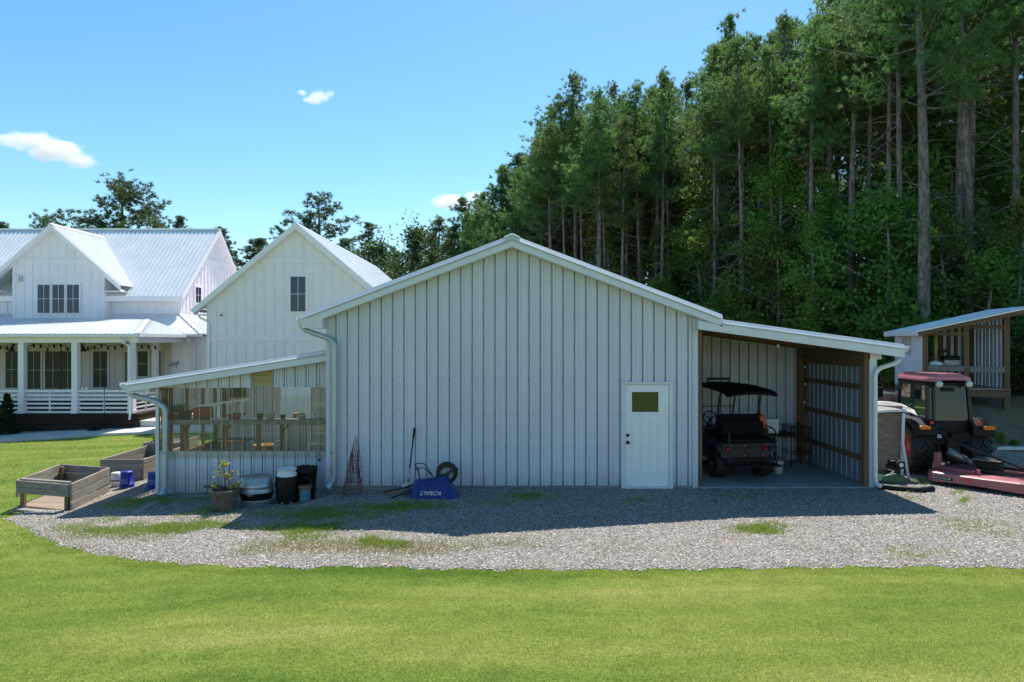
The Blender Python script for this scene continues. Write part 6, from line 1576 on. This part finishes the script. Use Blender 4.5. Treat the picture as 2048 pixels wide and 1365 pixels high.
def sroof(b):
    for q in ((-.25, SW + .55, -.35, SD + .3),):
        b.prism_y([(q[0], zroof(q[0]) - .015), (q[1], zroof(q[1]) - .015), (q[1], zroof(q[1]) + .015), (q[0], zroof(q[0]) + .015)], q[2], q[3])
        d = Vector((q[1] - q[0], 0, zroof(q[1]) - zroof(q[0]))); L = d.length; d.normalize()
        ribbed(b, (q[0], q[2], zroof(q[0]) + .017), EY, d, Vector((-d.z, 0, d.x)), q[3] - q[2], 0, L, h=.02, gr=0)
sb('roof', sroof, M['roof_white'])
sb('eave_trim', lambda b: b.box(-.29, -.251, -.36, SD + .3, zroof(-.25) - .12, zroof(-.25) + .03), M['trim_white'])
sb('side_wall', lambda b: ribbed(b, (-.006, SD, 0), -EY, EZ, -EX, SD, zfl - .9, zl - .1, h=.03), M['metal_white'])
sb('clear_strip', lambda b: ribbed(b, (-.05, SD - .75, 0), -EY, EZ, -EX, .8, 2.55, zl - .12, pitch=.0762, h=.012, minor=False, gr=0), M['poly'])
def rwall(b):
    for k in range(9): b.box(SW - .05, SW - .02, .2 + k*.25, .2 + k*.25 + (.14 if k % 2 else .20), zfl, zroof(SW) - .2)
sb('right_wall', rwall, M['metal_white'])
def bwall(b):
    for k in range(8):
        x = 1.3 + k * .115; 
        b.box(x, x + .075, SD - .05, SD - .02, zfl, zroof(x) - .16)
sb('back_wall_boards', lambda b: [b.box(1.26 + k * .21, 1.26 + k * .21 + .10, SD - .05, SD - .02, zfl, zroof(1.3) - .16) for k in range(5)], M['wood_post'])
sb('back_wall_panels', lambda b: [b.box(1.37 + k * .21, 1.37 + k * .21 + .085, SD - .04, SD - .03, zfl, zroof(1.3) - .16) for k in range(4)], M['metal_white'])
sb('back_railing', lambda b: (b.box(.14, 1.2, SD - .06, SD - .02, zfl + .78, zfl + .86), [b.box(.2 + k*.14, .26 + k*.14, SD - .045, SD - .03, zfl + .05, zfl + .78) for k in range(8)]), M['wood_brown'])
sb('stud', lambda b: b.box(.62, .71, .9, .99, zfl, zroof(.6) - .15), M['wood_yellow'])
def bench_(b): b.box(.15, 1.06, .04, .5, zfl + .632, zfl + .66)
sb('counter', bench_, M['wood_grey'])
fz = zfl + .662
def SLW(x, y, z): return SA + Matrix.Rotation(R(ang), 3, 'Z') @ Vector((x, y, z))
gr = thing('camp_grill', 'dark lidded metal grill on the counter inside the raised shed', 'grill', SLW(.82, .28, fz), R(ang))
b = MB(); b.box(-.20, .20, -.15, .15, 0, .15); b.build('body', M['grey_steel'], gr, local=True, bevel=.01)
b = MB(); b.prism_x([(-.16, .152), (.16, .152), (.15, .24), (.05, .28), (-.08, .28), (-.16, .22)], -.21, .21); b.build('lid', BP, gr, local=True, bevel=.01)
rg = thing('cloth_bundle', 'pale crumpled cloth bundle on the shed counter beside the grill', 'cloth', SLW(.42, .25, fz), R(ang))
b = MB(); g = np.random.default_rng(8); b.lathe([(.17, 0), (.19, .03), (.14, .09), (.06, .11), (.001, .12)], (0, 0, 0), 16); b.v = [(x * 1.2 + g.normal() * .015, y * .8 + g.normal() * .015, max(0, z + g.normal() * .012)) for x, y, z in b.v]; b.build('cloth', M['white_plastic'], rg, local=True)
# trailer, steps and a log pile glimpsed between post and tractor
b = MB(); p = P(1768, 800, 19.5)
for k in range(6): q = P(1758 + (k % 3) * 13, 792 + (k // 3) * 12, 19 + .3 * k); b.tube([q + Vector((-.02, -.5, 0)), q + Vector((.03, .7, .02))], .11, 10)
tag(b.build('log_pile', M['bark']), 'small log pile behind the white boat shaped cover', 'log pile')
b = MB()
for k in range(6): x = X(1752, 24) + k * .22; b.box(x, x + .09, 24, 24.04, .9, 1.75)
b.box(X(1752, 24), X(1752, 24) + 1.3, 23.96, 23.999, 1.5, 1.58); b.box(X(1752, 24), X(1752, 24) + 1.3, 23.96, 23.999, 1.05, 1.13)
tag(b.build('picket_fence', M['wood_brown']), 'short brown picket fence behind the lean-to downspout', 'fence')
# ------------------------------------------------------------------ trees
def np_tubes(paths):
    """paths: list of (points (k,3), radii (k,), sides)"""
    V, F, off = [], [], 0
    for pts, rad, n in paths:
        pts = np.asarray(pts, float); rad = np.asarray(rad, float); k = len(pts)
        d = np.gradient(pts, axis=0); d /= np.linalg.norm(d, axis=1)[:, None] + 1e-9
        ref = np.where(np.abs(d[:, 2:3]) > .9, np.array([[1., 0, 0]]), np.array([[0, 0, 1.]]))
        a = np.cross(d, ref); a /= np.linalg.norm(a, axis=1)[:, None] + 1e-9; b = np.cross(d, a)
        t = np.arange(n) * 2 * np.pi / n
        ring = pts[:, None] + (a[:, None] * np.cos(t)[None, :, None] + b[:, None] * np.sin(t)[None, :, None]) * rad[:, None, None]
        V.append(ring.reshape(-1, 3))
        i, j = np.meshgrid(np.arange(k - 1), np.arange(n), indexing='ij'); i = i.ravel(); j = j.ravel(); j2 = (j + 1) % n
        F.append(np.stack([i*n+j, i*n+j2, (i+1)*n+j2, (i+1)*n+j], 1) + off); off += k * n
    return np.concatenate(V), np.concatenate(F)
def needle_mesh(name, C, D, g, m, L=.26, wd=.05, per=13, spread=1.0):
    """tufts of needles at C pointing along D"""
    T = len(C)
    d = D[:, None] + spread * g.normal(size=(T, per, 3)); d /= np.linalg.norm(d, axis=2)[..., None]
    s = np.cross(d, g.normal(size=(T, per, 3))); s /= np.linalg.norm(s, axis=2)[..., None] + 1e-9
    ln = L * (.6 + .7 * g.random((T, per, 1))); base = C[:, None] + g.normal(size=(T, per, 3)) * L * .18
    v = np.stack([base - s * wd * .5, base + s * wd * .5, base + d * ln], 2).reshape(-1, 3)
    return np_mesh(name, v, np.arange(len(v)).reshape(-1, 3), [m])
def leaf_mesh(name, C, g, m, size=.13, per=40, r=.35):
    T = len(C); o = C[:, None] + g.normal(size=(T, per, 3)) * r * np.array([1, 1, .7]) * .6
    d = g.normal(size=(T, per, 3)); d[..., 2] -= .35; d /= np.linalg.norm(d, axis=2)[..., None]
    up = g.normal(size=(T, per, 3)) * .7 + np.array([0, 0, 1.]); s = np.cross(d, up); s /= np.linalg.norm(s, axis=2)[..., None] + 1e-9
    L = size * (.6 + .8 * g.random((T, per, 1)))
    v = np.stack([o, o + d * L * .45 + s * L * .36, o + d * L, o + d * L * .45 - s * L * .36], 2).reshape(-1, 3)
    return np_mesh(name, v, np.arange(len(v)).reshape(-1, 4), [m])
def unit(a): return a / (np.linalg.norm(a, axis=-1)[..., None] + 1e-9)

def make_pine(seed, h, r0, c0, spread, nlimb, tuft_n, m_needle, L=.27, wd=.052, dead=14, lean=.0, top_r=.35, per=13, bark='bark', flat=.25, shape='round', clump=1.0):
    """pine: bare trunk to c0*h, whorled limbs above; returns (trunk mesh, crown mesh)"""
    g = np.random.default_rng(seed)
    k = 14; t = np.linspace(0, 1, k); ph = g.random(2) * 6.28
    tx = lean * h * t + .012 * h * np.sin(t * 3.2 + ph[0]) * t; ty = .012 * h * np.sin(t * 2.7 + ph[1]) * t
    tr = np.stack([tx, ty, t * h - .3 * (t == 0)], 1); rad = r0 * (1 - t) ** .75 * .92 + .025; rad[0] *= 1.35; rad[1] *= 1.08
    paths = [(tr, rad, 9)]
    def at(q): return np.array([np.interp(q, t, tr[:, i]) for i in range(3)])
    C, D = [], []
    for i in range(nlimb):
        q = c0 + (1 - c0) * ((i + g.random() * .9) / nlimb); u = (q - c0) / (1 - c0)
        prof = ((.55 + .45 * math.sin(min(1, u * 1.5 + .25) * math.pi * .9)) * (1 - u ** 2.4) + top_r * .25) if shape == 'round' else (1.02 - u) ** .85 + .06
        ln = spread * prof * (.65 + .55 * g.random()); a = g.random() * 6.283
        rise = flat + .55 * u + .25 * g.normal() * .5
        kk = 6; s = np.linspace(0, 1, kk); dirv = np.array([math.cos(a), math.sin(a), 0])
        pts = at(q) + s[:, None] * ln * dirv + np.stack([0*s, 0*s, ln * (rise * s - (.25 if shape != 'round' else .12) * np.sin(s * math.pi))], 1) + g.normal(size=(kk, 3)) * ln * .035 * s[:, None]
        lr = max(.018, .32 * np.interp(q, t, rad)) * (1 - s * .8)
        paths.append((pts, lr, 4))
        side = np.cross(dirv, [0, 0, 1.])
        nc = max(3, int(round((3 + 4 * ln / spread)))); per_c = max(3, int(tuft_n * 1.0 * ln / spread / nc * 2.2))
        for c_ in range(nc):
            s0 = .32 + .70 * (c_ + g.random() * .8) / nc; b0 = np.array([np.interp(min(s0, 1), s, pts[:, j]) for j in range(3)])
            o_ = side * g.normal() * ln * .24 * (1.2 - s0 * .5) + np.array([0, 0, 1.]) * (abs(g.normal()) * .10 * ln * (1 if shape == 'round' else .3))
            cc_ = b0 + o_ + (dirv * .15 if s0 > .95 else 0)
            rr_ = (.20 + .16 * g.random()) * clump
            C.append(cc_ + g.normal(size=(per_c, 3)) * rr_ * np.array([1, 1, .65])); D.append(np.tile(unit(o_ + dirv * .3 * ln + 1e-3) * .5 + np.array([0, 0, .75 if shape == 'round' else .15]), (per_c, 1)))
        for w_ in range(3):      # twigs
            s0 = .4 + .5 * g.random(); b0 = np.array([np.interp(s0, s, pts[:, j]) for j in range(3)]); e0 = b0 + side * g.choice([-1, 1]) * ln * .28 + dirv * ln * .2 + np.array([0, 0, ln * .1])
            paths.append((np.stack([b0, (b0 + e0) / 2 + g.normal(size=3) * .04, e0]), np.array([.016, .011, .006]), 3))
    nt = int(tuft_n * 1.3); C.append(at(1.0) + g.normal(size=(nt, 3)) * np.array([.3, .3, .45]) * top_r * 1.6 - np.array([0, 0, .2])); D.append(np.tile([0, 0, 1.], (nt, 1)))
    for i in range(dead):
        q = c0 * (.30 + .75 * g.random()); a = g.random() * 6.283; ln = .6 + 1.5 * g.random() * spread * .5; dirv = np.array([math.cos(a), math.sin(a), 0]); s = np.linspace(0, 1, 4)
        dr = g.choice([-.35, .15, .5]); pts = at(q) + s[:, None] * ln * dirv + np.stack([0*s, 0*s, ln * (dr * s - .35 * s ** 2)], 1) + g.normal(size=(4, 3)) * .05
        paths.append((pts, np.array([.030, .02, .013, .006]), 3))
    v, f = np_tubes(paths)
    tm = np_mesh('trunk', v, f, [M[bark]], None, True)
    return tm, needle_mesh('crown', np.concatenate(C), unit(np.concatenate(D)), g, M[m_needle], L, wd, per)
def make_broad(seed, h, r0, spread, nclump, m_leaf, size=.13, per=42, base=.12, bark='bark_pale'):
    g = np.random.default_rng(seed); k = 9; t = np.linspace(0, 1, k)
    tr = np.stack([.05 * h * np.sin(t * 2.4 + seed) * t, .05 * h * np.cos(t * 2.1 + seed) * t, t * h * .93 - .2 * (t == 0)], 1); rad = r0 * (1 - t) ** .8 + .012
    paths = [(tr, rad, 7)]; C = []
    nl = max(8, nclump // 5)
    for i in range(nl):
        q = base + (1 - base) * (i + g.random()) / nl; u = (q - base) / (1 - base); ln = spread * (math.sin(math.pi * min(1, u * .82 + .2)) ** .7) * (.55 + .6 * g.random()); a = g.random() * 6.283
        dirv = np.array([math.cos(a), math.sin(a), 0]); s = np.linspace(0, 1, 5); p0 = np.array([np.interp(q, t, tr[:, j]) for j in range(3)])
        pts = p0 + s[:, None] * ln * dirv + np.stack([0*s, 0*s, ln * (.45 * s + .2 * s * u)], 1) + g.normal(size=(5, 3)) * .06 * ln * s[:, None]
        paths.append((pts, np.maximum(.010, .4 * np.interp(q, t, rad)) * (1 - .8 * s), 4))
        n_ = max(2, int(nclump / nl)); ss = .3 + .72 * g.random(n_)
        C.append(np.stack([np.interp(ss, s, pts[:, j]) for j in range(3)], 1) + g.normal(size=(n_, 3)) * ln * .14)
    C.append(tr[-1] + g.normal(size=(4, 3)) * np.array([.25, .25, .3]))
    v, f = np_tubes(paths)
    return np_mesh('trunk', v, f, [M[bark]], None, True), leaf_mesh('crown', np.concatenate(C), g, M[m_leaf], size, per, .36 * max(.7, spread / 2))

PINES = [make_pine(11, 20, .165, .50, 2.4, 40, 17, 'needle', lean=.012, clump=.85), make_pine(12, 20, .145, .56, 2.1, 36, 17, 'needle', lean=-.015, clump=.85), make_pine(13, 20, .18, .45, 2.6, 44, 17, 'needle', dead=26, clump=.9),
         make_pine(14, 20, .13, .58, 1.9, 32, 17, 'needle', dead=30, lean=.02, clump=.8), make_pine(15, 20, .155, .48, 2.3, 40, 17, 'needle', lean=-.01, dead=24, clump=.85)]
FRONT = [make_pine(16, 20, .16, .64, 2.2, 34, 22, 'needle', L=.20, wd=.036, per=17, lean=.012, dead=30, clump=.85), make_pine(17, 20, .14, .68, 2.0, 30, 21, 'needle', L=.20, wd=.036, per=17, lean=-.018, dead=34, clump=.8),
         make_pine(18, 20, .175, .60, 2.5, 36, 22, 'needle', L=.20, wd=.036, per=17, dead=36, clump=.9), make_pine(19, 20, .125, .70, 1.9, 28, 20, 'needle', L=.20, wd=.036, per=17, lean=.03, dead=36, clump=.8), make_pine(20, 20, .15, .62, 2.2, 34, 21, 'needle', L=.20, wd=.036, per=17, dead=30, clump=.85)]
BIG = make_pine(21, 25, .33, .54, 4.0, 50, 40, 'needle', L=.21, wd=.034, per=18, dead=16, lean=.006, clump=1.15)
WIDE = [make_pine(31, 18, .30, .30, 4.4, 56, 36, 'needle_far', L=.27, wd=.062, per=15, dead=5, flat=.3, top_r=.8, clump=1.0), make_pine(32, 18, .24, .45, 3.5, 38, 30, 'needle_far', L=.27, wd=.062, per=15, dead=4, top_r=.8, clump=.95), make_pine(33, 18, .18, .55, 2.2, 30, 27, 'needle_far', L=.27, wd=.062, per=15, dead=6, clump=.95)]
HEML = [make_pine(41, 17, .20, .12, 3.2, 70, 20, 'hemlock', L=.30, wd=.075, dead=0, flat=.12, shape='cone', top_r=.2), make_pine(42, 17, .17, .2, 2.5, 60, 18, 'hemlock', L=.28, wd=.07, dead=0, flat=.2, shape='cone', top_r=.2)]
BROAD = [make_broad(51, 7, .09, 2.1, 150, 'leaf'), make_broad(52, 9, .11, 2.3, 170, 'leaf', base=.2), make_broad(53, 5, .07, 1.8, 120, 'leaf', size=.12), make_broad(54, 8, .09, 1.6, 130, 'leaf_bright', base=.15)]
BROAD_FAR = make_broad(55, 9, .11, 2.6, 220, 'leaf_far', base=.12)
GUM = make_broad(61, 11, .12, 2.0, 210, 'leaf_bright', size=.15, per=44, base=.35)
SHRUB = [make_broad(71, 2.2, .03, 1.1, 60, 'leaf', size=.11, per=44, base=.02), make_broad(72, 3.0, .035, 1.2, 70, 'leaf_bright', size=.11, per=44, base=.04)]
def plant(proto, name, label, cat, x, y, sc=1.0, rz=None, group=None, sxy=1.0, zoff=0):
    t = thing(name, label, cat, (x, y, gzf(x, y) - .05 + zoff), rnd.random() * 6.28 if rz is None else rz, group)
    t.scale = (sc * sxy, sc * sxy, sc)
    link('trunk', proto[0], t); link('crown', proto[1], t)
    return t
def top_scale(proto_h, px, top_px, Y):
    x = X(px, Y); return (Z(top_px, Y) - gzf(x, Y)) / proto_h
SKY_PX = [0, 700, 800, 900, 960, 1000, 1060, 1085, 1150, 1230, 1300, 1365, 1385, 1450, 1540, 1640, 1720, 2048, 2600]
SKY_PY = [470, 480, 455, 430, 400, 350, 305, 240, 175, 195, 165, 160, 110, 75, 65, 10, -140, -380, -600]
def under_sky(x, y, h):
    px = 1024 + x / y * FPX; lim = np.interp(px, SKY_PX, SKY_PY) + rnd.uniform(0, 70)
    return min(h, Z(lim, y) - gzf(x, y))
# the trees one can point at, from the right
NAMED = [
 # proto, px of trunk at eye level, top y, Y, name, label, width factor
 (BIG, 25, 1846, -260, 24.0, 'pine_tree', 'thickest nearest pine with pale bare trunk rising behind the shed roof', 1.0),
 (FRONT[1], 20, 1782, -120, 27.5, 'pine_tree', 'leaning dark pine trunk left of the thickest pine', 1.0),
 (FRONT[3], 20, 1735, -90, 30, 'pine_tree', 'slim straight pine with many dead limbs above the lean-to roof end', 1.0),
 (FRONT[0], 20, 1700, -60, 28.5, 'pine_tree', 'tall dark pine whose crown meets the top edge left of the thickest pine', 1.1),
 (FRONT[2], 20, 1655, -10, 31, 'pine_tree', 'tall pine at the left end of the crowns cut off by the top edge', 1.0),
 (FRONT[4], 20, 1560, 42, 34, 'pine_tree', 'tall pine with full rounded top standing right of the highest thin spire', .95),
 (HEML[1], 17, 1455, 36, 36, 'spire_tree', 'thin pointed tree with wispy spire at the left of the tall pines', .55),
 (FRONT[1], 20, 1425, 95, 35, 'pine_tree', 'straight pine with visible pale trunk rising from the right barn roof slope', 1.0),
 (FRONT[0], 20, 1312, 150, 41, 'pine_tree', 'pine with long bare trunk over the right barn slope and bushy dark top', 1.05),
 (FRONT[2], 20, 1225, 175, 44, 'pine_tree', 'round topped pine second from the stepped left edge of the wood', .9),
 (FRONT[4], 20, 1150, 158, 44, 'pine_tree', 'tall pine standing out at the stepped left edge of the wood', 1.05),
 (FRONT[3], 20, 1092, 215, 47, 'pine_tree', 'thin pine just left of the tall pine at the stepped edge', 1.3),
 (WIDE[2], 18, 1040, 288, 54, 'pine_tree', 'short dark pine with clumped top above the barn ridge', 1.3),
 (HEML[0], 17, 1000, 335, 54, 'pine_tree', 'dense green conifer directly behind the barn ridge', 1.0),
 (HEML[0], 17, 925, 398, 60, 'feathery_tree', 'feathery layered tree in front of the low cloud above the left barn slope', 1.0),
 (HEML[1], 17, 962, 388, 62, 'feathery_tree', 'narrow feathery tree between the low cloud and the barn ridge', 1.1),
 (HEML[0], 17, 878, 440, 66, 'feathery_tree', 'low feathery tree left of the low cloud', 1.2),
 (BROAD_FAR, 9, 815, 440, 70, 'leafy_tree', 'rounded green tree above the left barn slope', 1.15),
 (HEML[1], 17, 742, 448, 72, 'feathery_tree', 'pointed pale conifer right of the garage gable', 1.3),
 (BROAD_FAR, 9, 775, 472, 66, 'leafy_tree', 'low leafy tree beside the pointed pale conifer', 1.1),
 (WIDE[1], 18, 642, 374, 68, 'pine_tree', 'open crowned pine alone in the sky behind the garage roof', 1.3),
 (WIDE[2], 18, 690, 455, 74, 'pine_tree', 'small pine low behind the garage roof slope', 1.5),
 (WIDE[2], 18, 520, 455, 70, 'pine_tree', 'low dark pine left of the garage gable top', 1.9),
 (WIDE[2], 18, 440, 433, 66, 'pine_tree', 'dark pine just past the right end of the farmhouse ridge', 1.2),
 (WIDE[2], 18, 360, 411, 72, 'pine_tree', 'small pointed pine above the right half of the farmhouse roof', 1.0),
 (WIDE[0], 18, 240, 344, 66, 'pine_tree', 'biggest wide pine rising behind the farmhouse roof', 1.3),
 (WIDE[1], 18, 310, 425, 72, 'pine_tree', 'low spreading pine at the right side of the biggest wide pine', 1.3),
 (WIDE[1], 18, 92, 416, 70, 'pine_tree', 'flat topped pine above the farmhouse front gable', 1.2),
 (WIDE[1], 18, 165, 440, 76, 'pine_tree', 'low pine between the flat topped pine and the biggest wide pine', 1.4),
 (WIDE[2], 18, 2, 423, 66, 'pine_tree', 'dark pine cut off by the left edge of the picture', 1.5),
 (GUM, 11, 1545, 286, 31.0, 'leafy_tree', 'bright green broadleaf tree with tall crown in front of the dark pines', .95),
 (GUM, 11, 1660, 330, 29.5, 'leafy_tree', 'pale trunked leafy tree right of the bright broadleaf tree', .7),
 (BROAD[3], 8, 2030, 380, 23.5, 'leafy_tree', 'leafy tree with thin white trunk at the right edge above the shed', .9),
]
NAMED = [(p, h, x, t + (26 if p in WIDE else 0), *r) for p, h, x, t, *r in NAMED]
for proto, ph_, px, topy, Y, nm, lab, sxy in NAMED:
    sc = top_scale(ph_, px, topy, Y); plant(proto, nm, lab, 'tree', X(px, Y), Y, sc, None, None, sxy)
# the stand behind: every trunk its own tree
def stand(n, xr, depth, protos, label, group, nm='pine_tree', cat='tree', hr=(18.5, 21.5), ph_=20, mind=1.1, sxy=1.0, d0=1.5):
    pts = []; tries = 0
    while len(pts) < n and tries < n * 60:
        tries += 1
        x = rnd.uniform(*xr); e = float(forest_edge(x)); y = e + d0 + rnd.random() * depth
        if all((x - a) ** 2 + (y - b) ** 2 > mind ** 2 for a, b in pts): pts.append((x, y))
    for i, (x, y) in enumerate(pts):
        pr_ = FRONT if protos is PINES and y - float(forest_edge(x)) < 10 else protos
        plant(pr_[i % len(pr_)], nm, label, cat, x, y, under_sky(x, y, rnd.uniform(*hr)) / ph_, None, group, sxy * rnd.uniform(.9, 1.15))
stand(56, (9.5, 30), 24, PINES, 'dark bare trunked pine deep in the stand behind the shed and thickest pine', 'pines deep in the right stand', hr=(20, 24))
stand(40, (2.5, 9.5), 24, PINES, 'dark pine deep in the stand above the right barn roof slope', 'pines deep in the middle stand', hr=(18.5, 20.5))
stand(26, (-4, 2.5), 20, PINES + [HEML[1]], 'pine in the lower part of the wood above the barn ridge', 'pines above the barn ridge', hr=(15, 18.5))
stand(16, (-16, -4), 16, HEML + [BROAD_FAR], 'low conifer in the far wood between garage and barn ridge', 'low far trees between garage and barn', nm='feathery_tree', hr=(13, 15.5), ph_=17)
stand(44, (3, 38), 24, PINES, 'far dark pine at the back of the wood, seen between the nearer trunks', 'pines at the back of the wood', hr=(15, 20), d0=26)
def understory(n, xr, d, protos, ph_, hr, label, group, cat='tree', nm='leafy_tree', d0=-1.5):
    for i in range(n):
        x = xr[0] + (xr[1] - xr[0]) * (i + rnd.random()) / n; y = float(forest_edge(x)) + d0 + rnd.random() * d
        q = i % len(protos); plant(protos[q], nm, label, cat, x, y, rnd.uniform(*hr) / ph_[q], None, group, rnd.uniform(.95, 1.3))
understory(26, (9.5, 27), 7, BROAD, (7, 9, 5, 8), (4.0, 7.5), 'leafy understory tree at the foot of the pines behind the shed', 'understory trees behind the shed')
understory(22, (2, 9.5), 7, BROAD, (7, 9, 5, 8), (3.5, 7.0), 'leafy understory tree at the foot of the pines over the right barn slope', 'understory trees over the right barn slope')
understory(16, (-10, 2), 7, BROAD, (7, 9, 5, 8), (6.5, 10), 'leafy understory tree behind the barn ridge', 'understory trees behind the barn ridge')
understory(46, (-4, 34), 20, BROAD, (7, 9, 5, 8), (9, 13.5), 'leafy tree deep between the pine trunks of the wood', 'leafy trees deep in the wood', d0=8)
for x_, y_, s_ in ((11.6, 46, 1.0), (12.6, 48.5, .9), (10.6, 44, .8), (13.8, 52, 1.1), (9.6, 42, .8)):
    plant(BROAD[1], 'leafy_tree', 'leafy tree deep between the pine trunks of the wood', 'tree', x_, y_, s_, None, 'leafy trees deep in the wood', 1.3)
understory(22, (9.3, 22), 2.4, SHRUB, (2.2, 3.0), (1.6, 3.2), 'leafy shrub on the bank under the trees behind the shed', 'shrubs at the edge of the wood', 'shrub', 'leafy_shrub', -2.2)
for i, (px, py, s, lab) in enumerate(((2000, 888, .16, 'small bright upright weed plant at the foot of the dirt bank'), (2028, 892, .12, 'low bright weed plant right of the upright weed on the bank'))):
    p = G(px, py); wdp = thing('weed_plant', lab, 'weed', p); leaf_clump('foliage', wdp, (0, 0, 0), s * .7, .34 if i == 0 else .16, 150, .08, M['leaf_bright'], seed=31 + i)
# brush on the forest floor behind the stand, uncountable
n = 24000; bx = rng.uniform(-12, 30, n); by = forest_edge(bx) + rng.uniform(0, 24, n); bz = gz(bx, by) + rng.random(n) ** 2 * 1.7
bc = np.stack([bx, by, bz], 1); d = rng.normal(size=(n, 3)); d[:, 2] = abs(d[:, 2]) * .5; d = unit(d); e = unit(np.cross(d, rng.normal(size=(n, 3)))); L = .22 + .2 * rng.random((n, 1))
tag(link('forest_undergrowth', np_mesh('forest_undergrowth', np.stack([bc, bc + d*L*.5 + e*L*.35, bc + d*L, bc + d*L*.5 - e*L*.35], 1).reshape(-1, 3), np.arange(4*n).reshape(-1, 4), [M['leaf']])), 'low green brush covering the forest floor', 'undergrowth', kind='stuff')

# ------------------------------------------------------------------ clouds: lumps of vapour far away
def cloud(label, px, py, wpx, hpx, Y, seed, dens, tilt=0.0, lumps=10):
    c = P(px, py, Y); W, H = wpx / FPX * Y / 2, hpx / FPX * Y / 2
    g = random.Random(seed)
    m = bpy.data.materials.new('cloud_vapour'); m.use_nodes = True; nt = m.node_tree; N = nt.nodes; L = nt.links; N.clear()
    out = N.new('ShaderNodeOutputMaterial'); pv = N.new('ShaderNodeVolumePrincipled'); pv.inputs['Color'].default_value = (1, 1, 1, 1); pv.inputs['Anisotropy'].default_value = 0.2
    tc = N.new('ShaderNodeTexCoord'); acc_ = None
    nz = N.new('ShaderNodeTexNoise'); nz.inputs['Scale'].default_value = 2.2; nz.inputs['Detail'].default_value = 7; nz.inputs['Roughness'].default_value = .62
    L.new(tc.outputs['Object'], nz.inputs['Vector'])
    sb_ = N.new('ShaderNodeVectorMath'); sb_.operation = 'SUBTRACT'; sb_.inputs[1].default_value = (.5, .5, .5); L.new(nz.outputs['Color'], sb_.inputs[0])
    scl = N.new('ShaderNodeVectorMath'); scl.operation = 'SCALE'; scl.inputs['Scale'].default_value = .75; L.new(sb_.outputs[0], scl.inputs[0])
    ad = N.new('ShaderNodeVectorMath'); ad.operation = 'ADD'; L.new(tc.outputs['Object'], ad.inputs[0]); L.new(scl.outputs[0], ad.inputs[1])
    for i in range(lumps):
        u = -0.75 + 1.5 * (i + .5) / lumps; q = (u, g.uniform(-.25, .25), tilt * u + g.uniform(-.22, .25)); r_ = g.uniform(.24, .42) * (1.15 - .5 * abs(u))
        ds = N.new('ShaderNodeVectorMath'); ds.operation = 'DISTANCE'; ds.inputs[1].default_value = q; L.new(ad.outputs[0], ds.inputs[0])
        mr = N.new('ShaderNodeMapRange'); mr.inputs[1].default_value = r_; mr.inputs[2].default_value = r_ * .25; mr.inputs[3].default_value = 0; mr.inputs[4].default_value = 1; L.new(ds.outputs['Value'], mr.inputs[0])
        if acc_ is None: acc_ = mr.outputs[0]
        else:
            mx = N.new('ShaderNodeMath'); mx.operation = 'MAXIMUM'; L.new(acc_, mx.inputs[0]); L.new(mr.outputs[0], mx.inputs[1]); acc_ = mx.outputs[0]
    ml = N.new('ShaderNodeMath'); ml.operation = 'MULTIPLY'; ml.inputs[1].default_value = dens; L.new(acc_, ml.inputs[0]); L.new(ml.outputs[0], pv.inputs['Density'])
    L.new(pv.outputs[0], out.inputs['Volume'])
    b = MB(); b.box(-1.25, 1.25, -1.2, 1.2, -1.3, 1.3); o = b.build('cloud', m, local=True); o.location = c; o.scale = (W, min(W, H * 2), H if H > W * .5 else W * .5)
    tag(o, label, 'cloud', kind='stuff')
cloud('larger white cloud low in the left sky', 92, 300, 215, 80, 1500, 3, .055, -.35, 9)
cloud('small white cloud in the middle of the sky', 634, 194, 90, 46, 1500, 8, .08, .0, 7)
cloud('white cloud behind the feathery trees above the barn', 918, 405, 125, 70, 1500, 5, .055, .1, 8)
